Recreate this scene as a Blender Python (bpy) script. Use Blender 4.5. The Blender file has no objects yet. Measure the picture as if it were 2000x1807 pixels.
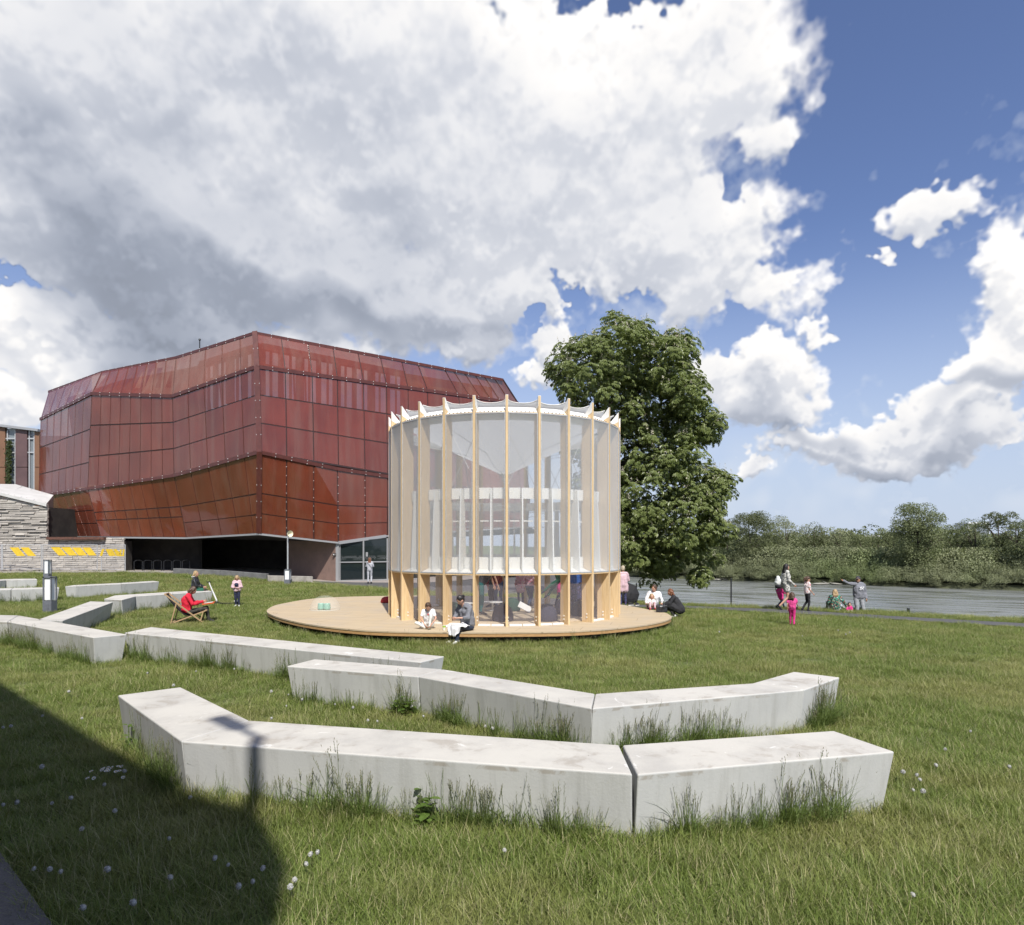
import bpy, math, random
import numpy as np
from mathutils import Vector, Matrix, noise as mnoise
from math import sin, cos, pi, radians, sqrt, atan2
random.seed(7); RNG = np.random.RandomState(7)
S = bpy.context.scene
COL = S.collection
# ------------------------------------------------------------------ camera, sky, sun, exposure
CAMZ = 2.4
FPX, HOR = 1300.0, 1065.5          # focal length and eye level, in pixels of the 2000 px wide photograph
cam = bpy.data.cameras.new('camera'); camo = bpy.data.objects.new('camera', cam); COL.objects.link(camo)
cam.sensor_width = 36.0; cam.lens = 36.0*FPX/2000.0
cam.shift_y = (HOR-903.5)/2000.0
cam.clip_start = 0.05; cam.clip_end = 6000
camo.location = (0, 0, CAMZ); camo.rotation_euler = (pi/2, 0, 0)
S.camera = camo
S.render.resolution_x = 1024; S.render.resolution_y = 925
S.view_settings.view_transform = 'Standard'; S.view_settings.look = 'None'
S.view_settings.gamma = 1; S.view_settings.use_curve_mapping = False
S.view_settings.exposure = 0.22
SKY_STRENGTH = 0.10
SUN_AZ, SUN_EL = 14.0, 51.0        # degrees right of straight behind the camera, above the horizon
sd = Vector((sin(radians(SUN_AZ))*cos(radians(SUN_EL)), -cos(radians(SUN_AZ))*cos(radians(SUN_EL)), sin(radians(SUN_EL))))
sl = bpy.data.lights.new('sun', 'SUN'); sl.energy = 5.0; sl.angle = radians(0.55); sl.color = (1.0, 0.955, 0.88)
so = bpy.data.objects.new('sun', sl); COL.objects.link(so); so.rotation_euler = sd.to_track_quat('Z', 'Y').to_euler()
so.location = (0, -20, 40)

def sock(node, key):
    return node.inputs[key]
class NT:
    """small helper for building node trees"""
    def __init__(s, nt): s.nt = nt; s.n = nt.nodes; s.l = nt.links
    def new(s, typ, **kw):
        n = s.n.new(typ)
        for k, v in kw.items(): setattr(n, k, v)
        return n
    def put(s, inp, v):
        if v is None: return
        if hasattr(v, 'is_output') or isinstance(v, bpy.types.NodeSocket): s.l.new(v, inp)
        else: inp.default_value = v
    def math(s, op, a, b=None, c=None, clamp=False):
        n = s.new('ShaderNodeMath', operation=op, use_clamp=clamp)
        s.put(n.inputs[0], a); s.put(n.inputs[1], b)
        if c is not None: s.put(n.inputs[2], c)
        return n.outputs[0]
    def vmath(s, op, a, b=None, scale=None):
        n = s.new('ShaderNodeVectorMath', operation=op)
        s.put(n.inputs[0], a); s.put(n.inputs[1], b)
        if scale is not None: s.put(n.inputs['Scale'], scale)
        return n.outputs['Value'] if op in ('DOT_PRODUCT', 'LENGTH') else n.outputs[0]
    def noise(s, vec, scale, detail=4, rough=0.5, dist=0.0, out='Fac', lac=2.0):
        n = s.new('ShaderNodeTexNoise'); s.put(n.inputs['Vector'], vec)
        n.inputs['Scale'].default_value = scale; n.inputs['Detail'].default_value = detail
        n.inputs['Roughness'].default_value = rough; n.inputs['Distortion'].default_value = dist
        n.inputs['Lacunarity'].default_value = lac
        return n.outputs[out]
    def mix(s, f, a, b, blend='MIX'):
        n = s.new('ShaderNodeMix', data_type='RGBA', blend_type=blend); n.clamp_factor = True
        s.put(n.inputs[0], f); s.put(n.inputs[6], a); s.put(n.inputs[7], b)
        return n.outputs[2]
    def ramp(s, v, lo, hi, a=0.0, b=1.0, smooth=True):
        n = s.new('ShaderNodeMapRange', interpolation_type='SMOOTHSTEP' if smooth else 'LINEAR')
        s.put(n.inputs['Value'], v); s.put(n.inputs['From Min'], lo); s.put(n.inputs['From Max'], hi)
        s.put(n.inputs['To Min'], a); s.put(n.inputs['To Max'], b)
        return n.outputs['Result']


# ---- the sky: clouds as elliptical masses round directions (px, py, rx, ry, tilt, weight), worked into billows by noise
CL = [(150,120,820,420,0,1.6),(700,60,660,340,0,1.6),(330,440,700,230,-2,1.6),(1080,230,440,290,0,1.5),(1400,150,185,180,0,1.3),
      (640,560,500,140,-4,1.5),(1330,490,270,150,-4,1.5),(1000,340,470,260,0,1.5),(1510,570,90,80,-20,1.1),(1490,250,80,70,0,1.0),
      (1010,560,120,120,0,1.3),(930,660,110,70,0,1.1),(1070,690,80,60,0,1.0),
      (60,640,230,80,0,1.3),(130,700,360,100,-3,1.4),(60,800,230,70,0,1.2),(330,690,220,80,0,1.2),(380,640,200,60,0,1.4),(150,610,160,50,0,1.2),(560,700,200,70,0,1.2),
      (1845,422,112,44,-4,1.3),(1740,508,32,17,0,1.1),
      (1960,700,140,100,0,1.5),(2010,560,95,130,0,1.4),(2000,640,120,120,0,1.4),(1740,845,180,66,2,1.5),(1660,860,90,48,0,1.2),(1820,800,110,60,0,1.3),(1835,868,125,58,0,1.4),(1700,885,160,52,0,1.4),(1900,850,110,60,0,1.3),(1930,690,110,90,0,1.4),(1510,740,100,64,0,1.3),(1590,856,110,34,0,1.2),(1470,780,125,74,0,1.5),(1410,740,90,55,0,1.2),(1480,720,80,50,0,1.2),
      (1455,914,52,26,0,1.1),(1040,768,60,32,0,1.1),(1910,790,90,56,0,1.1),(1965,875,22,12,0,1.0),(1585,655,30,26,0,.9),
      (2350,300,260,150,0,1.2),(-500,700,300,120,0,1.2)]
HOLES = [(1190,10,150,24,0,.8),(965,8,40,22,0,.7),(1200,630,110,34,14,1.3),(1100,570,50,20,-35,1.1),(5,556,50,18,25,1.6),(1435,370,40,60,0,1.0),(1035,630,34,24,-30,1.1)]
DARK = [(400,560,600,150,-4,1.0),(760,610,300,90,-10,.8),(60,440,480,180,-4,.8),(560,440,500,190,-4,.55),(700,300,560,200,0,.28),(120,780,300,40,0,.2),(1720,892,280,40,0,.75),(1480,848,150,42,0,.75),(1960,785,140,60,0,.75),(1455,935,60,16,0,.5),(1845,455,110,20,0,.3),(1330,620,260,40,0,.2)]
def make_clouds(N=2048, ext=1.06, seed=11):
    """clouds of the whole upper sky on a stereographic disc (x,y)/(1+z); returns N x N x 4 (linear colour, cover)"""
    f4 = np.float32
    rs = np.random.RandomState(seed)
    def spec(n, lo, hi, beta, sd):
        r = np.random.RandomState(sd); w = r.standard_normal((n, n)).astype(f4)
        F = np.fft.rfft2(w); ky = np.fft.fftfreq(n)[:, None]*n; kx = np.fft.rfftfreq(n)[None, :]*n
        k = np.sqrt(kx*kx+ky*ky); k[0, 0] = 1
        A = k**(-beta)*(1-np.exp(-(k/lo)**2))*np.exp(-(k/hi)**2); A[0, 0] = 0
        o = np.fft.irfft2(F*A, s=(n, n)).astype(f4); return o/o.std()
    def samp(a, X, Y):                         # bilinear, X Y in pixel units of a, periodic
        n = a.shape[0]; x0 = np.floor(X).astype(np.int32); y0 = np.floor(Y).astype(np.int32)
        fx = (X-x0).astype(f4); fy = (Y-y0).astype(f4); x0 %= n; y0 %= n; x1 = (x0+1) % n; y1 = (y0+1) % n
        return (a[y0, x0]*(1-fx)+a[y0, x1]*fx)*(1-fy)+(a[y1, x0]*(1-fx)+a[y1, x1]*fx)*fy
    def dirs(n):
        g = ((np.arange(n)+.5)/n*2-1)*ext; X, Y = np.meshgrid(g, g); X = X.astype(f4); Y = Y.astype(f4)
        r2 = X*X+Y*Y; k = 1/(1+r2); return X, Y, np.stack([2*X*k, 2*Y*k, (1-r2)*k], -1)
    def blob(D, px, py, rx, ry, rot, cap=-1.5):
        c = np.array([(px-1000)/FPX, 1.0, (HOR-py)/FPX]); L = np.linalg.norm(c); c = c/L
        a = np.cross(c, [0, 0, 1]); a /= np.linalg.norm(a); b = np.cross(a, c)
        ra = rx/FPX/L*(.55+.45/L); rb = ry/FPX/L; r = math.radians(rot)
        a2 = (a*cos(r)+b*sin(r))/ra; b2 = (b*cos(r)-a*sin(r))/rb
        q = np.sqrt((D@a2.astype(f4))**2+(D@b2.astype(f4))**2)+np.where(D@c.astype(f4) < 0, 50, 0)
        return np.maximum(1-q, cap)
    n2 = N//2
    X, Y, D = dirs(n2)
    acc = np.full((n2, n2), -3, f4)
    for (px, py, rx, ry, rot, w) in CL:
        b = blob(D, px, py, rx, ry, rot)*w; h = np.clip(.5+.5*(acc-b)/.10, 0, 1)
        acc = b*(1-h)+acc*h+.10*h*(1-h)
    fr = np.clip((blob(D, 1000, 420, 1300, 900, 0)+.12)/.25, 0, 1)
    gen = spec(n2, 3, 14, .6, 21)*.55-.34-3*fr
    acc = np.maximum(acc, gen)
    for (px, py, rx, ry, rot, w) in HOLES: acc = acc-np.maximum(blob(D, px, py, rx, ry, rot), 0)*w*1.6
    dk = np.zeros((n2, n2), f4)
    for (px, py, rx, ry, rot, w) in DARK:
        t = np.clip((blob(D, px, py, rx, ry, rot)+.30)/1.0, 0, 1); dk = np.maximum(dk, t*t*(3-2*t)*w)
    gd = np.clip(spec(n2, 3, 10, .6, 33)*.5, 0, 1)*(1-fr); dk = np.maximum(dk, gd)
    # full size: warp the coordinates, add billows
    X, Y, D = dirs(N)
    gx = (X/ext+1)/2*N-.5; gy = (Y/ext+1)/2*N-.5
    wx = spec(N, 6, 60, 1.6, 1); wy = spec(N, 6, 60, 1.6, 2); ux = spec(N, 50, 500, 1.5, 3); uy = spec(N, 50, 500, 1.5, 4)
    s = N/2048.0
    b2w = spec(N, 20, 200, 1.7, 15)
    WX = gx+(wx*8+ux*3.6)*s; WY = gy+(wy*8+uy*3.6)*s
    base = samp(acc, WX/2, WY/2); dkf = samp(dk, (gx+wx*26*s+b2w*5)/2, (gy+wy*26*s-b2w*5)/2)
    b1 = np.abs(spec(N, 10, 46, 1.5, 5)); b2 = np.abs(spec(N, 34, 150, 1.5, 6)); b3 = spec(N, 90, 900, 1.7, 7)
    b1 = samp(b1, gx+ux*6*s, gy+uy*6*s)
    dens0 = base
    bil = -.04+.17*(.75-b1)+.075*(.75-b2)+.028*b3+.07*spec(N, 14, 600, 1.9, 8)
    core = np.clip(dens0/.42, 0, 1)
    dens = base+bil
    # light: how much cloud lies above (towards the zenith) and the slope of the billows
    R = np.sqrt(X*X+Y*Y)+1e-6; nx = -X/R; ny = -Y/R
    occ = np.zeros_like(dens)
    for st in (6, 14, 26, 44, 70):
        occ += np.clip(samp(dens, gx+nx*st*s, gy+ny*st*s)-.02, 0, .6)*(1.0/5)
    mid = dens-samp(dens, gx+(nx*16+3)*s, gy+ny*16*s)
    dens = dens+np.clip(dens0-.45, 0, .5)*1.2
    small = dens-samp(dens, gx+nx*6*s, gy+ny*6*s)
    edge = 1-.70*core
    lit = .85+edge*(1.0*np.clip(mid, -.22, .16)+.55*np.clip(small, -.10, .08))-.30*np.clip(occ, 0, .6)*(.5+.5*edge)
    lit += .035*spec(N, 5, 30, 1.8, 9)*core+.016*spec(N, 20, 300, 1.9, 13)
    thin = np.clip(1-dens/.22, 0, 1)
    lit = lit+thin*.10
    lit = lit*(1-dkf*(.46+.035*spec(N, 8, 90, 2.0, 10)))
    lit = np.clip(lit, .10, .92)
    t = np.clip((dens+.08)/.42, 0, 1); alpha = t*t*(3-2*t)
    # thin veil and wisps
    ws = samp(spec(N, 8, 500, 1.75, 12), gx*.7+gy*.4+wx*10*s, gy*.9-gx*.2+wy*10*s)*.7+.5*spec(N, 30, 700, 1.5, 14)
    wisp = np.clip((ws-.55)/2.2, 0, 1)*.5
    zz = D[..., 2]; lowc = np.exp(-((zz-.085)/.05)**2)*np.clip(.25+.5*samp(spec(N, 10, 120, 1.7, 16), gx, gy), 0, 1); wisp = np.maximum(wisp, .75*lowc)
    lum = lit[..., None]
    warm = np.array([1.0, .985, .975], f4); cool = np.array([.84, .93, 1.13], f4)
    k = np.clip((lum-.35)/.5, 0, 1); colr = lum*(warm*k+cool*(1-k))
    a = 1-(1-alpha)*(1-wisp)
    colr = (colr*alpha[..., None]+np.array([.62, .67, .75], f4)*(wisp*(1-alpha))[..., None])/np.maximum(a, 1e-4)[..., None]
    return np.concatenate([colr, a[..., None]], -1).astype(f4)

CLOUDN = 2048
_c = make_clouds(CLOUDN)
cimg = bpy.data.images.new('clouds', CLOUDN, CLOUDN, alpha=True, float_buffer=True)
cimg.colorspace_settings.name = 'Non-Color'; cimg.alpha_mode = 'CHANNEL_PACKED'
cimg.pixels.foreach_set(_c.ravel()); cimg.update(); cimg.pack(); del _c
W = bpy.data.worlds.new('World'); S.world = W; W.use_nodes = True
W.node_tree.nodes.clear(); T = NT(W.node_tree)
tc = T.new('ShaderNodeTexCoord'); dirv = T.vmath('NORMALIZE', tc.outputs['Generated'])
sky = T.new('ShaderNodeTexSky', sky_type='NISHITA'); sky.sun_disc = False
sky.sun_elevation = radians(SUN_EL); sky.sun_rotation = radians(180-SUN_AZ); sky.altitude = 100
sky.air_density = 1.0; sky.dust_density = 0.5; sky.ozone_density = 2.0
sep = T.new('ShaderNodeSeparateXYZ'); T.put(sep.inputs[0], dirv); zz = sep.outputs[2]
iz = T.math('DIVIDE', .5/1.06, T.math('ADD', 1.0, T.math('MAXIMUM', zz, -.05)))
cu = T.new('ShaderNodeCombineXYZ')
T.put(cu.inputs[0], T.math('MULTIPLY_ADD', sep.outputs[0], iz, .5)); T.put(cu.inputs[1], T.math('MULTIPLY_ADD', sep.outputs[1], iz, .5))
im = T.new('ShaderNodeTexImage', interpolation='Cubic', extension='EXTEND'); im.image = cimg; T.put(im.inputs[0], cu.outputs[0])
skys = T.vmath('SCALE', sky.outputs[0], None, scale=SKY_STRENGTH)
skyc = T.vmath('MULTIPLY', skys, (1.06, 1.02, 1.20))
pale = T.ramp(zz, 0.0, .42, .93, 0.0)
skyc = T.mix(pale, skyc, (.48, .56, .70, 1))
alpha = T.math('MULTIPLY', im.outputs['Alpha'], T.ramp(zz, -.01, .05, .35, 1.0))
final = T.mix(alpha, skyc, im.outputs['Color'])
final = T.mix(T.ramp(zz, -.06, -.005, 1.0, 0.0), final, (.22, .24, .22, 1))
bg = T.new('ShaderNodeBackground'); T.put(bg.inputs[0], final); bg.inputs[1].default_value = 1.0
wo = T.new('ShaderNodeOutputWorld'); T.l.new(bg.outputs[0], wo.inputs[0])
W.cycles.sampling_method = 'MANUAL'; W.cycles.sample_map_resolution = 512
# ------------------------------------------------------------------ helpers
def at(px, py, h=0.0):
    """point on the level h seen at photograph pixel (px, py)"""
    Y = FPX*(CAMZ-h)/(py-HOR); return Vector(((px-1000)/FPX*Y, Y, h))
def pt(px, py, Y):
    return Vector(((px-1000)/FPX*Y, Y, CAMZ-(py-HOR)/FPX*Y))
def tag(o, label=None, cat=None, group=None, kind=None):
    if label: o['label'] = label
    if cat: o['category'] = cat
    if group: o['group'] = group
    if kind: o['kind'] = kind
    return o
def thing(name, loc, label, cat, group=None, rz=0.0):
    o = bpy.data.objects.new(name, None); COL.objects.link(o); o.location = loc; o.rotation_euler = (0, 0, rz)
    o.empty_display_size = .1
    return tag(o, label, cat, group)
def wloc(o):
    v = Vector((0, 0, 0))
    while o is not None: v += Vector(o.location); o = o.parent
    return v
def copy_tree(o, parent=None):
    c = o.copy(); COL.objects.link(c); c.parent = parent
    for ch in o.children: copy_tree(ch, c)
    return c
class MB:
    def __init__(s): s.v = []; s.f = []; s.m = []; s.mi = 0
    def add(s, vs, fs):
        n = len(s.v); s.v.extend([tuple(x) for x in vs]); s.f.extend([tuple(i+n for i in f) for f in fs]); s.m.extend([s.mi]*len(fs))
    def box(s, c, d, rz=0.0, M=None):
        x, y, z = d[0]/2, d[1]/2, d[2]/2
        vs = [Vector((a*x, b*y, e*z)) for e in (-1, 1) for b in (-1, 1) for a in (-1, 1)]
        R = M if M is not None else Matrix.Rotation(rz, 3, 'Z')
        vs = [R@v+Vector(c) for v in vs]
        s.add(vs, [(0, 2, 3, 1), (4, 5, 7, 6), (0, 1, 5, 4), (2, 6, 7, 3), (0, 4, 6, 2), (1, 3, 7, 5)])
    def hexa(s, b, t):
        """eight corners: bottom ring b and top ring t, four each, same turn"""
        n = len(b); vs = list(b)+list(t)
        fs = [tuple(range(n))[::-1], tuple(range(n, 2*n))]+[(i, (i+1) % n, n+(i+1) % n, n+i) for i in range(n)]
        s.add(vs, fs)
    def quad(s, a, b, c, d): s.add([a, b, c, d], [(0, 1, 2, 3)])
    def slab(s, pts, thick, nrm=None):
        """flat polygon given a thickness to the back (against nrm)"""
        P = [Vector(p) for p in pts]
        if nrm is None:
            nrm = (P[1]-P[0]).cross(P[2]-P[1]).normalized()
        nrm = Vector(nrm).normalized()
        s.hexa([p-nrm*thick for p in P], P)
    def bar(s, p, q, w, h=None, up=(0, 0, 1)):
        p = Vector(p); q = Vector(q); h = h or w; d = (q-p)
        if d.length < 1e-6: return
        d.normalize(); u = Vector(up)
        if abs(d.dot(u)) > .98: u = Vector((0, 1, 0))
        a = d.cross(u).normalized(); b = a.cross(d).normalized()
        o = [a*w/2+b*h/2, -a*w/2+b*h/2, -a*w/2-b*h/2, a*w/2-b*h/2]
        s.hexa([p+x for x in o], [q+x for x in o])
    def tube(s, pts, r, n=8, caps=True):
        pts = [Vector(p) for p in pts]
        rr = r if isinstance(r, (list, tuple)) else [r]*len(pts)
        base = len(s.v); vs = []; prev = None
        for i, p in enumerate(pts):
            d = (pts[min(i+1, len(pts)-1)]-pts[max(i-1, 0)]).normalized()
            if prev is None:
                u = Vector((0, 0, 1)) if abs(d.z) < .9 else Vector((1, 0, 0)); a = d.cross(u).normalized()
            else: a = (prev-d*prev.dot(d)).normalized()
            prev = a; b = d.cross(a)
            for k in range(n): t = 2*pi*k/n; vs.append(p+(a*cos(t)+b*sin(t))*rr[i])
        fs = []
        for i in range(len(pts)-1):
            for k in range(n): k2 = (k+1) % n; fs.append((i*n+k, i*n+k2, (i+1)*n+k2, (i+1)*n+k))
        if caps: fs.append(tuple(range(n))[::-1]); fs.append(tuple((len(pts)-1)*n+k for k in range(n)))
        s.add(vs, fs)
    def ell(s, c, r, nu=12, nv=8, M=None, z0=-1.0, z1=1.0):
        c = Vector(c); r = Vector(r) if hasattr(r, '__len__') else Vector((r, r, r))
        vs = []; fs = []
        t0 = math.asin(max(-1, z0)); t1 = math.asin(min(1, z1))
        for j in range(nv+1):
            t = t0+(t1-t0)*j/nv
            for i in range(nu):
                p = 2*pi*i/nu; q = Vector((cos(t)*cos(p)*r.x, cos(t)*sin(p)*r.y, sin(t)*r.z))
                if M is not None: q = M@q
                vs.append(c+q)
        for j in range(nv):
            for i in range(nu): i2 = (i+1) % nu; fs.append((j*nu+i, j*nu+i2, (j+1)*nu+i2, (j+1)*nu+i))
        fs.append(tuple(range(nu))[::-1]); fs.append(tuple(nv*nu+i for i in range(nu)))
        s.add(vs, fs)
    def capsule(s, p, q, r0, r1, n=10):
        p = Vector(p); q = Vector(q); d = q-p
        if d.length < 1e-5: s.ell(p, r0, n, 6); return
        d.normalize()
        pts = [p-d*r0, p-d*r0*.8, p-d*r0*.4, p, q, q+d*r1*.4, q+d*r1*.8, q+d*r1]
        rr = [r0*.05, r0*.6, r0*.92, r0, r1, r1*.92, r1*.6, r1*.05]
        s.tube(pts, rr, n)
    def lathe(s, prof, c=(0, 0, 0), n=24, close=True):
        c = Vector(c); vs = []; fs = []
        for (r, z) in prof:
            for k in range(n): t = 2*pi*k/n; vs.append(c+Vector((r*cos(t), r*sin(t), z)))
        m = len(prof)
        for j in range(m-1):
            for k in range(n): k2 = (k+1) % n; fs.append((j*n+k, j*n+k2, (j+1)*n+k2, (j+1)*n+k))
        if close: fs.append(tuple(range(n))[::-1]); fs.append(tuple((m-1)*n+k for k in range(n)))
        s.add(vs, fs)
    def mesh(s, name, mats, off=(0, 0, 0), smooth=False):
        me = bpy.data.meshes.new(name)
        V = np.array(s.v, dtype=np.float32).reshape(-1, 3)-np.array(tuple(off), dtype=np.float32)
        me.from_pydata(V.tolist(), [], s.f)
        if not isinstance(mats, (list, tuple)): mats = [mats]
        for m in mats: me.materials.append(m)
        if len(mats) > 1: me.polygons.foreach_set('material_index', s.m)
        if smooth: me.polygons.foreach_set('use_smooth', [True]*len(s.f))
        me.update(); return me
    def build(s, name, mats, parent=None, world=True, smooth=False, loc=None):
        """world: the vertices are world coordinates, the parent chain (unrotated) is taken off"""
        off = wloc(parent) if (world and parent is not None) else Vector((0, 0, 0))
        if loc is not None: off = Vector(loc)
        o = bpy.data.objects.new(name, s.mesh(name, mats, off, smooth)); COL.objects.link(o)
        if loc is not None and parent is None: o.location = loc
        elif loc is not None: o.location = Vector(loc)-wloc(parent)
        if parent is not None: o.parent = parent
        return o
def fix_normals(o):
    import bmesh
    bm = bmesh.new(); bm.from_mesh(o.data); bmesh.ops.recalc_face_normals(bm, faces=bm.faces); bm.to_mesh(o.data); bm.free()
def bevel(o, w=.01, seg=2):
    m = o.modifiers.new('bevel', 'BEVEL'); m.width = w; m.segments = seg; m.limit_method = 'ANGLE'; m.angle_limit = radians(40); return o

# ------------------------------------------------------------------ materials
def srgb(r, g, b):
    f = lambda c: (c/255/12.92) if c/255 <= .04045 else ((c/255+.055)/1.055)**2.4
    return (f(r), f(g), f(b), 1)
def mat(name, c1, c2=None, scale=8.0, rough=.6, metal=0.0, bump=0.0, bscale=None, detail=5, coat=0.0, spec=.5, rand=0.0, trans=None, lo=.35, hi=.65, stretch=None, coords='Object'):
    m = bpy.data.materials.new(name); m.use_nodes = True; t = NT(m.node_tree)
    b = m.node_tree.nodes['Principled BSDF']; c1 = tuple(c1[:3])+(1,); 
    b.inputs['Roughness'].default_value = rough; b.inputs['Metallic'].default_value = metal
    b.inputs['Coat Weight'].default_value = coat; b.inputs['Specular IOR Level'].default_value = spec
    tc = t.new('ShaderNodeTexCoord'); vec = tc.outputs[coords]
    if stretch:
        mp = t.new('ShaderNodeMapping'); mp.inputs['Scale'].default_value = stretch; t.put(mp.inputs[0], vec); vec = mp.outputs[0]
    col = c1
    if c2 is not None:
        c2 = tuple(c2[:3])+(1,)
        col = t.mix(t.ramp(t.noise(vec, scale, detail, .6), lo, hi), c1, c2)
    if rand:
        oi = t.new('ShaderNodeObjectInfo'); h = t.new('ShaderNodeHueSaturation')
        t.put(h.inputs['Value'], t.ramp(oi.outputs['Random'], 0, 1, 1-rand, 1+rand, False))
        t.put(h.inputs['Color'], col); col = h.outputs[0]
    t.put(b.inputs['Base Color'], col)
    if bump:
        bn = t.new('ShaderNodeBump'); bn.inputs['Strength'].default_value = bump; bn.inputs['Distance'].default_value = .01
        t.put(bn.inputs['Height'], t.noise(vec, bscale or scale*4, 6, .6)); t.put(b.inputs['Normal'], bn.outputs[0])
    if trans:
        b.inputs['Transmission Weight'].default_value = trans
    return m
def matnodes(m): return NT(m.node_tree), m.node_tree.nodes['Principled BSDF']

def concrete_mat(name, light, dark, stain):
    m = mat(name, light, rough=.8); t, b = matnodes(m)
    g = t.new('ShaderNodeNewGeometry'); p = g.outputs['Position']
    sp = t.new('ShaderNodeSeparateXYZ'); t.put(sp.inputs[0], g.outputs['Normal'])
    c = t.mix(t.ramp(t.noise(p, 1.3, 7, .65), .38, .68), light, dark)
    mp = t.new('ShaderNodeMapping'); mp.inputs['Scale'].default_value = (6, 6, .35); t.put(mp.inputs[0], p)
    st = t.math('MULTIPLY', t.ramp(t.noise(mp.outputs[0], 1.0, 6, .65), .45, .72), t.ramp(sp.outputs[2], .3, .7, .45, 0.0))
    c = t.mix(t.ramp(t.math('ABSOLUTE', sp.outputs[2]), .5, .9, .55, 0), c, (.44, .465, .48, 1)); c = t.mix(st, c, (.30, .30, .28, 1))                                            # cool shaded tone painted into the upright sides, then run marks on them
    sv = t.math('MULTIPLY', t.ramp(t.noise(p, 2.6, 9, .7, dist=.5), .53, .66), t.ramp(sp.outputs[2], .6, .9, 0.0, .62))
    c = t.mix(sv, c, stain)                                                          # worn patches on the seat
    sc = t.math('MULTIPLY', t.ramp(t.noise(p, 1.6, 8, .7, dist=1.2), .63, .66), t.ramp(sp.outputs[2], .6, .9, 0.0, .5))
    c = t.mix(sc, c, (.80, .79, .76, 1))
    sz3 = t.new('ShaderNodeSeparateXYZ'); t.put(sz3.inputs[0], p)
    band = t.math('MULTIPLY', t.ramp(sz3.outputs[2], .500, .515, 0, 1), t.ramp(sz3.outputs[2], .536, .550, 1, 0))
    band = t.math('MULTIPLY', band, t.ramp(t.noise(p, 2.2, 8, .72, dist=.8), .50, .58)); c = t.mix(t.math('MULTIPLY', band, .55), c, (.27, .23, .18, 1))
    foot = t.math('MULTIPLY', t.ramp(sz3.outputs[2], .02, .22, 1, 0), t.ramp(t.noise(p, 3.0, 7, .7), .40, .68)); c = t.mix(t.math('MULTIPLY', foot, .5), c, (.24, .26, .17, 1))
    pores = t.ramp(t.noise(p, 60, 3, .6), .68, .74)
    c = t.mix(t.math('MULTIPLY', pores, .35), c, (.22, .21, .19, 1))
    fine = t.noise(p, 140, 3, .6); c = t.mix(.10, c, t.mix(fine, (.2, .2, .2, 1), (.9, .9, .9, 1)), 'OVERLAY')
    t.put(b.inputs['Base Color'], c)
    bn = t.new('ShaderNodeBump'); bn.inputs['Strength'].default_value = .35; bn.inputs['Distance'].default_value = .006
    t.put(bn.inputs['Height'], t.math('ADD', t.noise(p, 35, 7, .65), t.math('MULTIPLY', pores, -1.2))); t.put(b.inputs['Normal'], bn.outputs[0])
    return m
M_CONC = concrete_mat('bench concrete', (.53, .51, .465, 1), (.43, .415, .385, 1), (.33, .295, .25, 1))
M_KERB = mat('kerb concrete', (.34, .32, .29), (.24, .22, .20), 3, .85, bump=.4, bscale=40, coords='Object')
M_GRANITE = mat('granite paving', (.10, .10, .105), (.055, .055, .06), 90, .7, bump=.2, bscale=120)
M_ASPHALT = mat('asphalt path', (.095, .095, .095), (.07, .07, .07), 60, .9, bump=.3, bscale=150)
M_PAVE = mat('concrete paving', (.33, .29, .26), (.26, .23, .21), 5, .85)
M_DARKSTEEL = mat('dark steel', (.05, .055, .06), (.03, .03, .035), 6, .45, metal=.6)
M_GALV = mat('galvanised steel', (.52, .53, .54), (.42, .43, .44), 20, .45, metal=.3)
M_ALU = mat('aluminium trim', (.42, .42, .42), None, rough=.4, metal=.5)
M_BLACK = mat('black fabric', (.012, .012, .014), (.02, .02, .022), 30, .8)
M_WHITE = mat('white paint', (.78, .77, .74), (.70, .69, .66), 6, .5)
M_LAMPGLASS = mat('opal lamp glass', (.80, .82, .84), None, rough=.25)
M_BOLLARD = mat('grey lamp housing', (.15, .16, .19), (.12, .13, .15), 15, .5)

def wood_mat(name, a, b_, stretch, scale=3.0, rough=.55, knots=True):
    m = mat(name, a, rough=rough); t, b = matnodes(m)
    tc = t.new('ShaderNodeTexCoord'); mp = t.new('ShaderNodeMapping'); mp.inputs['Scale'].default_value = stretch; t.put(mp.inputs[0], tc.outputs['Object'])
    n = t.noise(mp.outputs[0], scale, 7, .65, dist=.4)
    c = t.mix(t.ramp(n, .3, .7), a, b_)
    if knots:
        k = t.ramp(t.noise(tc.outputs['Object'], 9.0, 2, .5), .74, .78); c = t.mix(t.math('MULTIPLY', k, .55), c, (.22, .11, .045, 1))
    oi = t.new('ShaderNodeObjectInfo'); h = t.new('ShaderNodeHueSaturation'); t.put(h.inputs['Value'], t.ramp(oi.outputs['Random'], 0, 1, .93, 1.07, False)); t.put(h.inputs['Color'], c)
    t.put(b.inputs['Base Color'], h.outputs[0])
    bn = t.new('ShaderNodeBump'); bn.inputs['Strength'].default_value = .12; bn.inputs['Distance'].default_value = .004; t.put(bn.inputs['Height'], n); t.put(b.inputs['Normal'], bn.outputs[0])
    return m
M_SPRUCE = wood_mat('laminated spruce', (.70, .53, .31, 1), (.56, .395, .21, 1), (14, 14, .8))
M_DECKEDGE = wood_mat('weathered plywood edge', (.50, .31, .14, 1), (.34, .19, .08, 1), (3, 3, 30), knots=False)
M_CHAIRWOOD = wood_mat('beech', (.44, .31, .18, 1), (.36, .24, .13, 1), (6, 6, 6), knots=False)
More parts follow.
